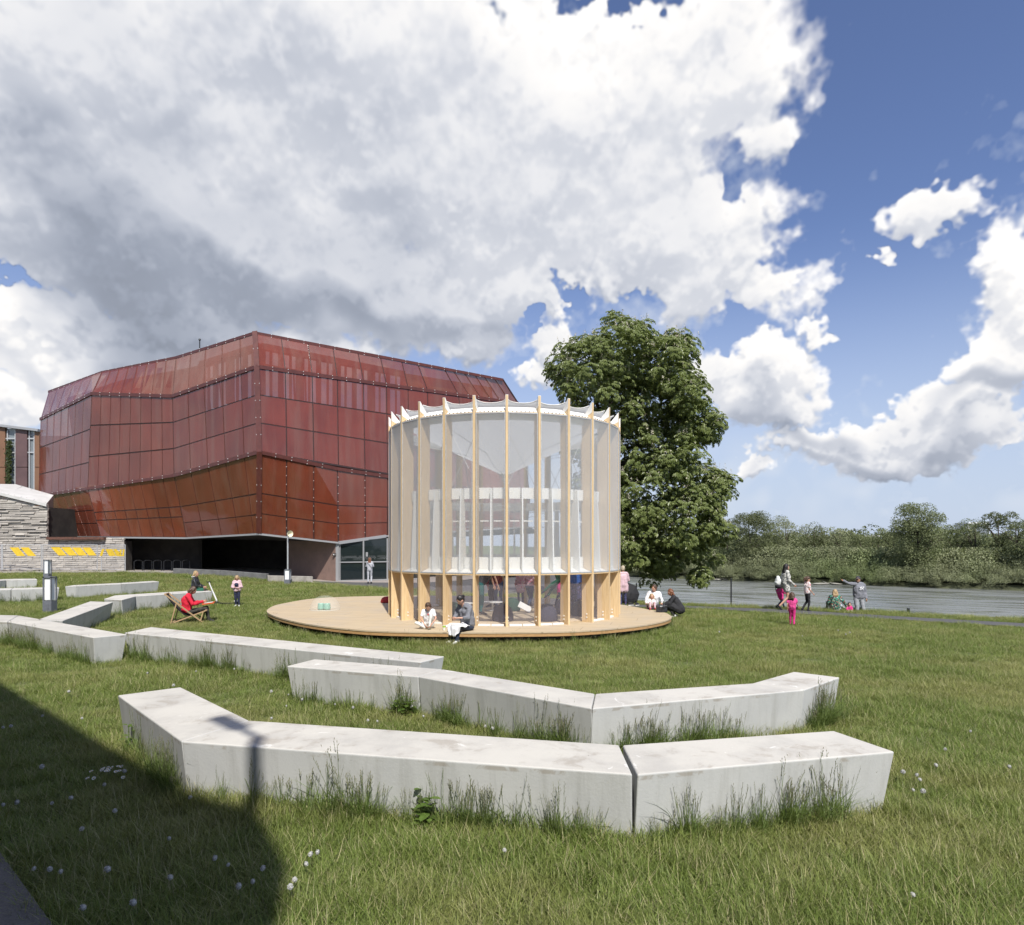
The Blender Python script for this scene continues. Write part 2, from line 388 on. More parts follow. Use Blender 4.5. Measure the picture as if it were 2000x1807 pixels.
def deck_mat():
    m = mat('deck boards', (.5, .4, .3), rough=.7); t, b = matnodes(m)
    g = t.new('ShaderNodeNewGeometry'); rt = t.new('ShaderNodeMapping'); rt.inputs['Rotation'].default_value = (0, 0, radians(14)); t.put(rt.inputs[0], g.outputs['Position'])
    mp = t.new('ShaderNodeMapping'); mp.inputs['Scale'].default_value = (.35, 5.5, 1); t.put(mp.inputs[0], rt.outputs[0])
    n = t.noise(mp.outputs[0], 2.2, 8, .62, dist=.6)
    c = t.mix(t.ramp(n, .28, .72), (.53, .43, .29, 1), (.44, .345, .225, 1))
    n2 = t.noise(g.outputs['Position'], .9, 6, .6); c = t.mix(t.ramp(n2, .42, .68, 0, .6), c, (.43, .37, .295, 1))
    w = t.new('ShaderNodeTexWave', wave_type='BANDS', bands_direction='Y'); t.put(w.inputs[0], rt.outputs[0]); w.inputs['Scale'].default_value = 1.0/.6
    w.inputs['Distortion'].default_value = 0.0
    c = t.mix(t.ramp(n2, .6, .75, 0, .25), c, (.25, .18, .12, 1))
    sy = t.new('ShaderNodeSeparateXYZ'); t.put(sy.inputs[0], rt.outputs[0]); fr1 = t.math('FRACT', t.math('DIVIDE', sy.outputs[1], .61)); ln = t.math('LESS_THAN', fr1, .03)
    sx1 = t.math('FRACT', t.math('ADD', t.math('DIVIDE', sy.outputs[0], 2.4), t.math('MULTIPLY', t.math('FLOOR', t.math('DIVIDE', sy.outputs[1], .61)), .37))); ln = t.math('MAXIMUM', ln, t.math('LESS_THAN', sx1, .008))
    c = t.mix(t.math('MULTIPLY', ln, .5), c, (.20, .14, .09, 1))
    t.put(b.inputs['Base Color'], c); return m
M_DECK = deck_mat()
def glassy(name, col, rough, alpha, spec=.5):
    """thin sheet: part see-through, part a surface of its own"""
    m = bpy.data.materials.new(name); m.use_nodes = True; t, b = matnodes(m)
    b.inputs['Base Color'].default_value = tuple(col[:3])+(1,); b.inputs['Roughness'].default_value = rough
    b.inputs['Specular IOR Level'].default_value = spec; b.inputs['Alpha'].default_value = alpha
    return m
def skin_mat():
    """fine white mesh cloth: light partly passes the holes, partly glows through the threads"""
    m = bpy.data.materials.new('white mesh cloth'); m.use_nodes = True; t = NT(m.node_tree); m.node_tree.nodes.clear()
    tr = t.new('ShaderNodeBsdfTransparent'); tr.inputs[0].default_value = (1, 1, 1, 1)
    di = t.new('ShaderNodeBsdfDiffuse'); di.inputs[0].default_value = (.84, .89, .96, 1)
    tl = t.new('ShaderNodeBsdfTranslucent'); tl.inputs[0].default_value = (.80, .86, .94, 1)
    gl = t.new('ShaderNodeBsdfGlossy'); gl.inputs['Roughness'].default_value = .28; gl.inputs[0].default_value = (.9, .9, .9, 1)
    a = t.new('ShaderNodeMixShader'); a.inputs[0].default_value = .45; t.l.new(di.outputs[0], a.inputs[1]); t.l.new(tl.outputs[0], a.inputs[2])
    lw = t.new('ShaderNodeLayerWeight'); lw.inputs['Blend'].default_value = .35
    c = t.new('ShaderNodeMixShader'); t.l.new(a.outputs[0], c.inputs[1]); t.l.new(gl.outputs[0], c.inputs[2]); t.put(c.inputs[0], t.math('MULTIPLY', lw.outputs['Fresnel'], .25))
    d = t.new('ShaderNodeMixShader'); t.l.new(tr.outputs[0], d.inputs[1]); t.l.new(c.outputs[0], d.inputs[2])
    t.put(d.inputs[0], t.ramp(lw.outputs['Facing'], 0, 1, .29, .78, False))   # seen edge-on the threads close up
    o = t.new('ShaderNodeOutputMaterial'); t.l.new(d.outputs[0], o.inputs[0]); return m
M_SKIN = skin_mat()
M_BOARD = mat('white lacquered board', (.80, .79, .75), None, rough=.45)
M_MEMBRANE = bpy.data.materials.new('roof membrane'); M_MEMBRANE.use_nodes = True
def _mem():
    t = NT(M_MEMBRANE.node_tree); M_MEMBRANE.node_tree.nodes.clear()
    di = t.new('ShaderNodeBsdfDiffuse'); di.inputs[0].default_value = (.72, .73, .74, 1); tl = t.new('ShaderNodeBsdfTranslucent'); tl.inputs[0].default_value = (.60, .61, .62, 1)
    a = t.new('ShaderNodeMixShader'); a.inputs[0].default_value = .42; t.l.new(di.outputs[0], a.inputs[1]); t.l.new(tl.outputs[0], a.inputs[2])
    o = t.new('ShaderNodeOutputMaterial'); t.l.new(a.outputs[0], o.inputs[0])
_mem()
M_CLEAR = glassy('clear film', (.75, .70, .78), .06, .10)
M_GLASS = glassy('dark glazing', (.015, .022, .024), .03, .88)
M_GLASSP = glassy('pale glazing', (.22, .25, .27), .05, .8)
M_DOME = glassy('clear acrylic', (.9, .95, .95), .02, .10)

def red_panel(name, base, alpha):
    m = bpy.data.materials.new(name); m.use_nodes = True; t, b = matnodes(m)
    g = t.new('ShaderNodeNewGeometry'); p = g.outputs['Position']
    oi = t.new('ShaderNodeObjectInfo')
    n = t.noise(p, .35, 5, .6); c = t.mix(t.ramp(n, .35, .65), base, tuple(x*.78 for x in base[:3])+(1,))
    mp = t.new('ShaderNodeMapping'); mp.inputs['Scale'].default_value = (1.6, 1.6, .12); t.put(mp.inputs[0], p)
    c = t.mix(t.ramp(t.noise(mp.outputs[0], 1.0, 5, .6), .42, .72, 0, .45), c, (.25, .125, .09, 1))
    h = t.new('ShaderNodeHueSaturation'); t.put(h.inputs['Value'], t.ramp(oi.outputs['Random'], 0, 1, .93, 1.07, False)); t.put(h.inputs['Color'], c)
    t.put(b.inputs['Base Color'], h.outputs[0]); b.inputs['Roughness'].default_value = .07; b.inputs['Specular IOR Level'].default_value = 1.0
    b.inputs['Alpha'].default_value = alpha
    bn = t.new('ShaderNodeBump'); bn.inputs['Strength'].default_value = .05; bn.inputs['Distance'].default_value = .05
    t.put(bn.inputs['Height'], t.noise(p, .7, 3, .5)); t.put(b.inputs['Normal'], bn.outputs[0]); return m
M_RED = red_panel('red translucent screen panel', (.235, .056, .030, 1), .68)
M_REDTRIM = mat('dark red trim', (.11, .032, .025), (.085, .025, .02), 4, .4)
M_SEAM = mat('dark panel joint', (.035, .018, .016), None, rough=.5)
M_SCREW = mat('bright bolt head', (.85, .84, .80), None, rough=.3, metal=.3)
M_MAROON = mat('maroon wall', (.25, .165, .135), (.21, .14, .115), 1.5, .6)
M_INNER = mat('inner wall', (.115, .055, .048), (.09, .045, .04), 1.0, .6)
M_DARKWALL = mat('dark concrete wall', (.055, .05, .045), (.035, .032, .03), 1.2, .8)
def stone_mat():
    m = mat('split grey stone', (.4, .37, .33), rough=.85); t, b = matnodes(m); g = t.new('ShaderNodeNewGeometry'); p = g.outputs['Position']
    oi = t.new('ShaderNodeObjectInfo')
    c = t.mix(t.ramp(t.noise(p, 2.3, 6, .65), .35, .65), (.42, .39, .35, 1), (.33, .305, .275, 1))
    c = t.mix(t.ramp(t.noise(p, .5, 4, .6), .5, .7, 0, .5), c, (.28, .245, .21, 1))
    h = t.new('ShaderNodeHueSaturation'); t.put(h.inputs['Value'], t.ramp(oi.outputs['Random'], 0, 1, .8, 1.15, False)); t.put(h.inputs['Color'], c)
    t.put(b.inputs['Base Color'], h.outputs[0]); bn = t.new('ShaderNodeBump'); bn.inputs['Strength'].default_value = .5; bn.inputs['Distance'].default_value = .03
    t.put(bn.inputs['Height'], t.noise(p, 9, 6, .7)); t.put(b.inputs['Normal'], bn.outputs[0]); return m
M_STONE = stone_mat()
M_ROOFW = mat('pale roof sheet', (.55, .545, .53), (.48, .475, .46), 1.5, .5)
M_YELLOW = mat('yellow banner', (.72, .50, .03), (.62, .42, .03), 5, .6)

def leaf_mat(name, a, b_, tr=.35, rand=.25, patch=None, spec=.3, rough=.45):
    m = bpy.data.materials.new(name); m.use_nodes = True; t = NT(m.node_tree); m.node_tree.nodes.clear()
    g = t.new('ShaderNodeNewGeometry'); oi = t.new('ShaderNodeObjectInfo')
    v = t.math('FRACT', t.math('ADD', g.outputs['Random Per Island'], oi.outputs['Random']))
    c = t.mix(v, a, b_)
    if patch:
        c = t.mix(t.ramp(t.noise(g.outputs['Position'], patch[0], 4, .6), .42, .66, 0, patch[2]), c, patch[1])
    h = t.new('ShaderNodeHueSaturation'); t.put(h.inputs['Value'], t.ramp(oi.outputs['Random'], 0, 1, 1-rand, 1+rand, False)); t.put(h.inputs['Color'], c); c = h.outputs[0]
    p = t.new('ShaderNodeBsdfPrincipled'); t.put(p.inputs['Base Color'], c); p.inputs['Roughness'].default_value = rough; p.inputs['Specular IOR Level'].default_value = spec
    tl = t.new('ShaderNodeBsdfTranslucent'); t.put(tl.inputs[0], t.mix(.5, c, (.20, .26, .03, 1)))
    mx = t.new('ShaderNodeMixShader'); mx.inputs[0].default_value = tr; t.l.new(p.outputs[0], mx.inputs[1]); t.l.new(tl.outputs[0], mx.inputs[2])
    o = t.new('ShaderNodeOutputMaterial'); t.l.new(mx.outputs[0], o.inputs[0]); return m
M_GRASS = leaf_mat('grass blades', (.138, .200, .042, 1), (.232, .285, .075, 1), .35, .25, patch=(.42, (.33, .32, .12, 1), .7))
M_GRASSDRY = leaf_mat('dry grass stalks', (.42, .38, .21, 1), (.33, .31, .15, 1), .2, .2)
M_TALL = leaf_mat('tall grass', (.12, .185, .045, 1), (.20, .255, .085, 1), .35, .2)
M_CHESTNUT = leaf_mat('chestnut leaves', (.155, .20, .062, 1), (.25, .29, .105, 1), .36, .0, spec=.5, rough=.36)
M_BLOSSOM = leaf_mat('chestnut blossom', (.62, .57, .46, 1), (.46, .42, .33, 1), .25, .0)
M_BARK = mat('bark', (.10, .08, .06), (.05, .04, .032), 12, .9, bump=.8, bscale=30)
M_WEED = leaf_mat('broad weed leaves', (.10, .17, .035, 1), (.15, .22, .05, 1), .35, .1)
M_DAND = mat('dandelion down', (.50, .50, .48), (.36, .36, .34), 60, .9)
M_PETAL = mat('white petals', (.8, .8, .78), None, rough=.6)
M_YOLK = mat('yellow flower centre', (.7, .45, .03), None, rough=.6)
M_STALK = mat('flower stalk', (.16, .20, .07), None, rough=.6)
# ------------------------------------------------------------------ ground
LAND = [(-3000, -100), (215, -95), (16.9, 21.6), (12.4, 24.6), (7.86, 26.9), (4.2, 29.3), (5, 60), (9, 200), (20, 3000), (-3000, 3000)]
FAR = [(14, 3000), (18, 210), (30, 156), (43.8, 142.5), (59.6, 129.5), (71, 119), (84, 109.5), (130, 82), (260, -20), (3000, -600), (3000, 3000)]
def inpoly(x, y, P):
    x = np.asarray(x, float); y = np.asarray(y, float); c = np.zeros(x.shape, bool); n = len(P)
    for i in range(n):
        x1, y1 = P[i]; x2, y2 = P[(i+1) % n]
        k = ((y1 > y) != (y2 > y)) & (x < (x2-x1)*(y-y1)/((y2-y1) if y2 != y1 else 1e-9)+x1); c ^= k
    return c
def pdist(x, y, P, closed=True):
    x = np.asarray(x, float); y = np.asarray(y, float); d = np.full(x.shape, 1e9); n = len(P)
    for i in range(n if closed else n-1):
        x1, y1 = P[i]; x2, y2 = P[(i+1) % n]; dx, dy = x2-x1, y2-y1
        t = np.clip(((x-x1)*dx+(y-y1)*dy)/(dx*dx+dy*dy), 0, 1); d = np.minimum(d, np.hypot(x-x1-t*dx, y-y1-t*dy))
    return d
def gza(x, y):
    x = np.asarray(x, float); y = np.asarray(y, float)
    sd1 = np.where(inpoly(x, y, LAND), 1, -1)*pdist(x, y, LAND); sd2 = np.where(inpoly(x, y, FAR), 1, -1)*pdist(x, y, FAR)
    r = np.clip((y-30)/18, 0, 1); r = r*r*(3-2*r); k = np.clip((x+25)/14, 0, 1); k = k*k*(3-2*k)
    z = r*(.4*(1-k)-.2*k)+.03*np.sin(x*.7+1)*np.sin(y*.5)*np.clip(1-np.abs(sd1-6)/6, 0, 1)*0
    near = np.where(sd1 > 0, z, np.maximum(z+.6*np.minimum(sd1+.0, 0), -6.6))
    far = np.where(sd2 > -1.5, np.minimum(-5.05+.45*(sd2+1.5), -4.3+.012*np.clip(sd2, 0, 60)), -6.6)
    return np.maximum(near, far)
def gz(x, y):
    if x < 3 and y < 30: return 0.0
    return float(gza(np.array([x]), np.array([y]))[0])
def atg(px, py):
    h = 0.0
    for _ in range(12):
        p = at(px, py, h); h = .5*h+.5*gz(p.x, p.y)
    p = at(px, py, h); p.z = gz(p.x, p.y); return p
def axis(breaks):
    out = []
    for a, b, st in breaks: out += list(np.arange(a, b, st))
    return np.array(out+[breaks[-1][1]])
xs = axis([(-2500, -200, 230), (-200, -60, 14), (-60, 2, 1.5), (2, 26, .35), (26, 100, 3), (100, 400, 15), (400, 2500, 210)])
ys = axis([(-100, -4, 12), (-4, 15, 1.5), (15, 32, .35), (32, 60, 1.5), (60, 100, 4), (100, 190, 3), (190, 600, 30), (600, 3000, 240)])
GX, GY = np.meshgrid(xs, ys); GZ = gza(GX.ravel(), GY.ravel())
nx_, ny_ = len(xs), len(ys)
V = np.stack([GX.ravel(), GY.ravel(), GZ], -1)
idx = np.arange(nx_*ny_).reshape(ny_, nx_)
F = np.stack([idx[:-1, :-1].ravel(), idx[:-1, 1:].ravel(), idx[1:, 1:].ravel(), idx[1:, :-1].ravel()], -1)
me = bpy.data.meshes.new('ground'); me.from_pydata(V.tolist(), [], F.tolist()); me.polygons.foreach_set('use_smooth', [True]*len(F))
M_SOIL = mat('grassy soil', (.075, .10, .028), rough=.95); t_, b_ = matnodes(M_SOIL)
g_ = t_.new('ShaderNodeNewGeometry'); p_ = g_.outputs['Position']
c_ = t_.mix(t_.ramp(t_.noise(p_, .45, 5, .6), .38, .66), (.095, .13, .034, 1), (.17, .18, .065, 1))
c_ = t_.mix(t_.ramp(t_.noise(p_, 14, 5, .7), .3, .7), c_, (.07, .085, .026, 1))
sp_ = t_.new('ShaderNodeSeparateXYZ'); t_.put(sp_.inputs[0], p_); c_ = t_.mix(t_.ramp(sp_.outputs[2], -2.5, -1.5, .85, 0), c_, (.055, .06, .032, 1))
t_.put(b_.inputs['Base Color'], c_); bn_ = t_.new('ShaderNodeBump'); bn_.inputs['Distance'].default_value = .05; bn_.inputs['Strength'].default_value = .7
t_.put(bn_.inputs['Height'], t_.noise(p_, 22, 5, .7)); t_.put(b_.inputs['Normal'], bn_.outputs[0])
me.materials.append(M_SOIL); ground = bpy.data.objects.new('ground', me); COL.objects.link(ground); tag(ground, kind='structure')

# ---- river
M_WATER = bpy.data.materials.new('river water'); M_WATER.use_nodes = True
t_, b_ = matnodes(M_WATER); g_ = t_.new('ShaderNodeNewGeometry'); mp_ = t_.new('ShaderNodeMapping'); mp_.inputs['Rotation'].default_value = (0, 0, radians(30)); t_.put(mp_.inputs[0], g_.outputs['Position'])
m2_ = t_.new('ShaderNodeMapping'); m2_.inputs['Scale'].default_value = (.05, .22, 1); t_.put(m2_.inputs[0], mp_.outputs[0])
sw = t_.noise(m2_.outputs[0], 1.6, 5, .55, dist=1.0)
b_.inputs['Base Color'].default_value = (.115, .115, .085, 1); t_.put(b_.inputs['Base Color'], t_.mix(t_.ramp(sw, .4, .65), (.205, .215, .205, 1), (.155, .165, .145, 1)))
t_.put(b_.inputs['Roughness'], t_.ramp(sw, .38, .64, .34, .10)); b_.inputs['Specular IOR Level'].default_value = .5
bn_ = t_.new('ShaderNodeBump'); bn_.inputs['Distance'].default_value = .12; t_.put(bn_.inputs['Strength'], t_.ramp(sw, .40, .66, .8, .18))
t_.put(bn_.inputs['Height'], t_.noise(g_.outputs['Position'], 2.2, 4, .6)); t_.put(b_.inputs['Normal'], bn_.outputs[0])
m = MB(); m.quad((-60, -120, -5), (2600, -120, -5), (2600, 2900, -5), (-60, 2900, -5)); w = m.build('river', M_WATER); tag(w, kind='structure')

def drape(name, left, right, z, material, n=40, kind='structure'):
    """strip between two poly lines laid over the ground"""
    def res(L, n):
        L = [Vector(p[:2]) for p in L]; d = [0]
        for i in range(1, len(L)): d.append(d[-1]+(L[i]-L[i-1]).length)
        out = []
        for k in range(n+1):
            s = d[-1]*k/n; i = max(j for j in range(len(d)) if d[j] <= s+1e-9); i = min(i, len(L)-2)
            out.append(L[i].lerp(L[i+1], (s-d[i])/max(d[i+1]-d[i], 1e-9)))
        return out
    A = res(left, n); B = res(right, n); m = MB(); k = 6; vs = []
    for a, b in zip(A, B):
        for j in range(k+1):
            q = a.lerp(b, j/k); vs.append((q.x, q.y, gz(q.x, q.y)+z))
    fs = [(i*(k+1)+j, i*(k+1)+j+1, (i+1)*(k+1)+j+1, (i+1)*(k+1)+j) for i in range(n) for j in range(k)]
    m.add(vs, fs); o = m.build(name, material, smooth=True); fix_up(o); return tag(o, kind=kind)
def fix_up(o):
    if o.data.polygons[0].normal.z < 0: o.data.flip_normals()
PN = [at(x, y) for x, y in ((1230, 1187.5), (1320, 1189), (1380, 1191.5), (1500, 1197.5), (1600, 1203), (1700, 1209), (1800, 1215), (1900, 1221), (2000, 1227), (2300, 1246))]
PF = [at(x, y) for x, y in ((1230, 1182.5), (1320, 1184), (1380, 1186.5), (1500, 1191), (1600, 1196), (1700, 1202.5), (1800, 1208.5), (1900, 1214), (2000, 1219.5), (2300, 1238))]
drape('riverside_path', PN, PF, .035, M_ASPHALT)
PATHPOLY = [(p.x, p.y) for p in PN]+[(p.x, p.y) for p in PF[::-1]]
GB = [(-200, 1121), (0, 1120), (245, 1118.5), (330, 1120.5), (500, 1131), (612, 1138), (660, 1142), (760, 1151), (900, 1160), (1000, 1163), (1180, 1163)]
GBW = [atg(*p) for p in GB]
back = [Vector((-90, 75)), Vector((-55, 66)), Vector((-38, 62)), Vector((-26, 60)), Vector((-18, 58)), Vector((-12, 56)), Vector((-9, 55)), Vector((-4, 58)), Vector((1, 60)), Vector((3.0, 60)), Vector((4.0, 60))]
drape('forecourt_paving', GBW, back, .03, M_PAVE, 70)
asp = [atg(*p) for p in ((612, 1138.5), (660, 1142.4), (760, 1151.4), (900, 1160.4), (1000, 1163.4), (1180, 1163.4))]
asb = [atg(*p) for p in ((612, 1136.5), (660, 1138.3), (760, 1139.5), (900, 1140), (1000, 1140), (1180, 1140))]
drape('asphalt_drive', asp, asb, .05, M_ASPHALT, 40)
PAVEPOLY = [(p.x, p.y) for p in GBW]+[(p.x, p.y) for p in back[::-1]]
# granite paving the camera stands on, in front of the building whose shade falls on the lawn
e0, e1 = at(0, 1680), at(90, 1807); ed = Vector((e1.x-e0.x, e1.y-e0.y, 0)).normalized(); en = Vector((-ed.y, ed.x, 0)); en = -en if en.dot(Vector((-e0.x, -e0.y, 0))) < 0 else en
a0 = Vector((e0.x, e0.y, 0))-ed*14; a1 = Vector((e0.x, e0.y, 0))+ed*20
m = MB(); m.hexa([a0+Vector((0, 0, -.1)), a1+Vector((0, 0, -.1)), a1+en*12+Vector((0, 0, -.1)), a0+en*12+Vector((0, 0, -.1))], [a0+Vector((0, 0, .06)), a1+Vector((0, 0, .06)), a1+en*12+Vector((0, 0, .06)), a0+en*12+Vector((0, 0, .06))])
o = m.build('granite_pavement', M_GRANITE); fix_normals(o); tag(o, kind='structure')
GRANPOLY = [(a0.x, a0.y), (a1.x, a1.y), ((a1+en*12).x, (a1+en*12).y), ((a0+en*12).x, (a0+en*12).y)]

# ---- scattering by geometry nodes (only for what nobody could count)
def scatter(name, pts, rots, scls, sources, label=None):
    me = bpy.data.meshes.new(name); me.vertices.add(len(pts)); me.vertices.foreach_set('co', np.asarray(pts, np.float32).ravel())
    a = me.attributes.new('rot', 'FLOAT_VECTOR', 'POINT'); a.data.foreach_set('vector', np.asarray(rots, np.float32).ravel())
    a = me.attributes.new('scl', 'FLOAT_VECTOR', 'POINT'); a.data.foreach_set('vector', np.asarray(scls, np.float32).ravel())
    a = me.attributes.new('pick', 'INT', 'POINT'); a.data.foreach_set('value', RNG.randint(0, len(sources), len(pts)).astype(np.int32))
    o = bpy.data.objects.new(name, me); COL.objects.link(o)
    c = bpy.data.collections.new(name+'_sources')
    for s in sources: c.objects.link(s)
    ng = bpy.data.node_groups.new(name, 'GeometryNodeTree'); ng.interface.new_socket('Geometry', in_out='INPUT', socket_type='NodeSocketGeometry'); ng.interface.new_socket('Geometry', in_out='OUTPUT', socket_type='NodeSocketGeometry')
    n = ng.nodes; l = ng.links; i = n.new('NodeGroupInput'); u = n.new('NodeGroupOutput')
    ci = n.new('GeometryNodeCollectionInfo'); ci.inputs['Collection'].default_value = c; ci.inputs['Separate Children'].default_value = True; ci.inputs['Reset Children'].default_value = True
    ip = n.new('GeometryNodeInstanceOnPoints'); ip.inputs['Pick Instance'].default_value = True
    def na(nm, dt):
        x = n.new('GeometryNodeInputNamedAttribute'); x.data_type = dt; x.inputs[0].default_value = nm; return x.outputs[0]
    l.new(i.outputs[0], ip.inputs['Points']); l.new(ci.outputs[0], ip.inputs['Instance'])
    l.new(na('pick', 'INT'), ip.inputs['Instance Index']); 
    er = n.new('FunctionNodeEulerToRotation'); l.new(na('rot', 'FLOAT_VECTOR'), er.inputs[0]); l.new(er.outputs[0], ip.inputs['Rotation'])
    l.new(na('scl', 'FLOAT_VECTOR'), ip.inputs['Scale']); l.new(ip.outputs[0], u.inputs[0])
    md = o.modifiers.new('scatter', 'NODES'); md.node_group = ng
    return tag(o, kind='stuff')
def source(name, mb, mats, smooth=False):
    return bpy.data.objects.new(name, mb.mesh(name, mats, smooth=smooth))
def blade(m, x, y, h, w, lean, az, curl, seg=3, z=0.0):
    dx, dy = cos(az), sin(az); px_, py_ = -dy*w/2, dx*w/2; vs = []
    for i in range(seg+1):
        t = i/seg; r = lean*h*t+curl*h*t*t; zz = z+h*t*(1-.35*curl*t); k = 1-t**1.6
        c = (x+dx*r, y+dy*r, zz)
        if i == seg: vs.append(c)
        else: vs.append((c[0]-px_*k, c[1]-py_*k, c[2])); vs.append((c[0]+px_*k, c[1]+py_*k, c[2]))
    fs = [(2*i, 2*i+1, 2*i+3, 2*i+2) for i in range(seg-1)]+[(2*seg-2, 2*seg-1, 2*seg)]
    m.add(vs, fs)
# ------------------------------------------------------------------ the red building
def edge_at(A, B, px):
    k = (px-1000)/FPX; d = B-A; t = (k*A.y-A.x)/(d.x-k*d.y); return A+d*t
P = lambda x, y, Y: pt(x, y, Y)
KR, KU, KM, KB = P(498, 647.5, 45), P(502, 716.5, 44), P(507, 883, 43.6), P(506, 1042, 45)
F2R, F2U, F2M, F2B = P(344, 696, 50.5), P(337, 774, 49), P(340, 929, 49), P(364, 1050, 50)
F1R, F1U, F1M, F1B = P(199, 725, 55), P(179, 769, 52.5), P(171, 954.7, 53.5), P(196, 1048.5, 53)
LR, LU, LM, LB = P(95.6, 763, 61), P(79, 819, 59.5), P(75, 969, 59.5), P(122, 1047, 58)
R1U, R1M, R1B = P(661, 743, 47.4), P(659, 916, 47), P(661, 1059, 47.3)
RR, RU, RM, RB = P(982, 739.5, 56), P(1013, 788, 57.5), P(1035, 972, 57.5), P(1030, 1028, 57.5)
R2B = P(753, 1046, 49.5)
red = thing('science_building', (-18, 52, 0), 'large faceted building clad in red translucent screens behind the pavilion', 'building')
facets = [  # top A->B, bottom C->D, joints along the top, joints along the bottom, row heights from the top
 (LR, F1R, LU, F1U, [], [], [0, 1]), (F1R, F2R, F1U, F2U, [], [], [0, 1]), (F2R, KR, F2U, KU, [], [], [0, 1]),
 (LU, F1U, LM, F1M, [], [], [0, .37, .72, 1]), (F1U, F2U, F1M, F2M, [], [], [0, .33, .66, 1]), (F2U, KU, F2M, KM, [], [], [0, .33, .66, 1]),
 (LM, F1M, LB, F1B, [], [], [0, .45, .72, 1]), (F1M, F2M, F1B, F2B, [], [], [0, .50, .66, 1]), (F2M, KM, F2B, KB, [], [], [0, .50, .76, 1]),
 (KR, RR, KU, RU, [], [], [0, 1]), (KU, RU, KM, RM, [], [], [0, .33, .66, 1]), (KM, R1M, KB, R1B, [], [], [0, .50, .75, 1]), (R1M, RM, R1B, RB, [], [], [0, .50, .75, 1])]
ncol = [6, 8, 5, 7, 8, 5, 6, 8, 5, 15, 15, 3, 12]
def colfr(A, B, pxs): return [(edge_at(A, B, p)-A).length/(B-A).length for p in pxs]
up2K = colfr(F2U, KU, [367, 398, 433, 470]); m2K = colfr(F2M, KM, [372, 406, 440, 477])
joint = MB(); bolt = MB(); panels = 0
CEN = Vector((-20, 75, 8))
def facet_normal(A, B, C, D):
    n = (B-A).cross(C-A); n.normalize()
    return -n if n.dot(CEN-A) > 0 else n
for fi, (A, B, C, D, _, _, rows) in enumerate(facets):
    n = ncol[fi]; n_ = facet_normal(A, B, C, D)
    tf = [i/n for i in range(n+1)]; bf = list(tf)
    if fi in (2, 5, 8):
        q = [0]+(up2K if fi != 8 else m2K)+[1]; tf = q; bf = [0]+(m2K if fi == 5 else up2K)+[1]
        if fi == 8: bf = [0, .26, .51, .74, .93, 1][:6]
    if fi == 9: tf = [0]+colfr(A, B, [549, 601, 650, 699, 742.5, 784, 815])+[.72, .76, .81, .86, .905, .955, 1]; bf = [0]+colfr(C, D, [557.7, 610, 659, 710, 755, 797, 835])+[.72, .77, .82, .865, .91, .96, 1]; tf = [0]+[t for t in tf[1:]]; n = len(tf)-1
    if fi == 10: tf = [0]+colfr(A, B, [557.7, 610, 659, 710, 755, 797, 835])+[.72, .77, .82, .865, .91, .96, 1]; bf = [0]+colfr(C, D, [560, 613, 661, 713, 757, 799, 838])+[.72, .77, .82, .865, .91, .96, 1]; n = len(tf)-1
    if fi == 11: tf = [0]+colfr(A, B, [560, 613])+[1]; bf = [0]+colfr(C, D, [560, 613])+[1]
    if fi == 12: tf = [0]+colfr(A, B, [713, 757, 799, 838])+[.55, .64, .73, .82, .91, 1]; bf = list(tf); n = len(tf)-1
    g = .035
    for i in range(n):
        for j in range(len(rows)-1):
            a, b = rows[j], rows[j+1]
            def q(tt, bb, r): return A.lerp(B, tt).lerp(C.lerp(D, bb), r)
            p = [q(tf[i], bf[i], a), q(tf[i+1], bf[i+1], a), q(tf[i+1], bf[i+1], b), q(tf[i], bf[i], b)]
            c = sum(p, Vector())/4
            s = [v+(c-v).normalized()*g*1.6 for v in p]
            m = MB(); m.slab(s, .03, n_); o = m.build('panel', M_RED, red); fix_normals(o); panels += 1
            joint.bar(p[0]-n_*.05, p[1]-n_*.05, .06, .06, n_); joint.bar(p[0]-n_*.05, p[3]-n_*.05, .06, .06, n_)
    joint.bar(C-n_*.05, D-n_*.05, .12, .08, n_); joint.bar(B-n_*.05, D-n_*.05, .12, .08, n_)
joint.build('joint_frame', M_SEAM, red)
trim = MB(); bolts = MB()
def foldline(A, B, w=.34, nb=None, out=.05):
    d = (B-A).normalized(); n = Vector((A.x-CEN.x, A.y-CEN.y, 0)).normalized()
    trim.bar(A+n*out, B+n*out, w, .06, n)
    nb = nb or int((B-A).length/1.05)
    side = d.cross(n).normalized()
    for i in range(1, nb):
        for s_ in (-1, 1): bolts.box(A.lerp(B, i/nb)+n*(out+.045)+side*w*.42*s_, (.04, .03, .04))
for a, b in ((LU, F1U), (F1U, F2U), (F2U, KU), (KU, RU), (F2M, KM), (KM, R1M), (R1M, RM), (KU, KM), (KM, KB), (KR, KU)): foldline(a, b, .34 if a in (KU, KM, KR) and b in (KM, KB, KU) else .24)
for a, b in ((LM, F1M), (F1M, F2M)): foldline(a, b, .22)
for a, b in ((LR, F1R), (F1R, F2R), (F2R, KR), (KR, RR)): foldline(a+Vector((0, 0, -.12)), b+Vector((0, 0, -.12)), .20)
trim.build('fold_trim', M_REDTRIM, red)
o = bolts.build('bolt_head', M_SCREW, red); tag(o, kind='stuff')
# bolt rows up the joints of the lower right bands
bl = MB()
for x0, x1 in ((560, 560), (613, 613), (661, 661), (713, 713)):
    A = edge_at(KM, R1M, x0) if x0 <= 661 else edge_at(R1M, RM, x0); B = edge_at(KB, R1B, x1) if x1 <= 661 else edge_at(R1B, RB, x1)
    for i in range(1, 9): bl.box(A.lerp(B, i/9)+Vector((0, -.06, 0)), (.04, .03, .04))
tag(bl.build('bolt_row', M_SCREW, red), kind='stuff')
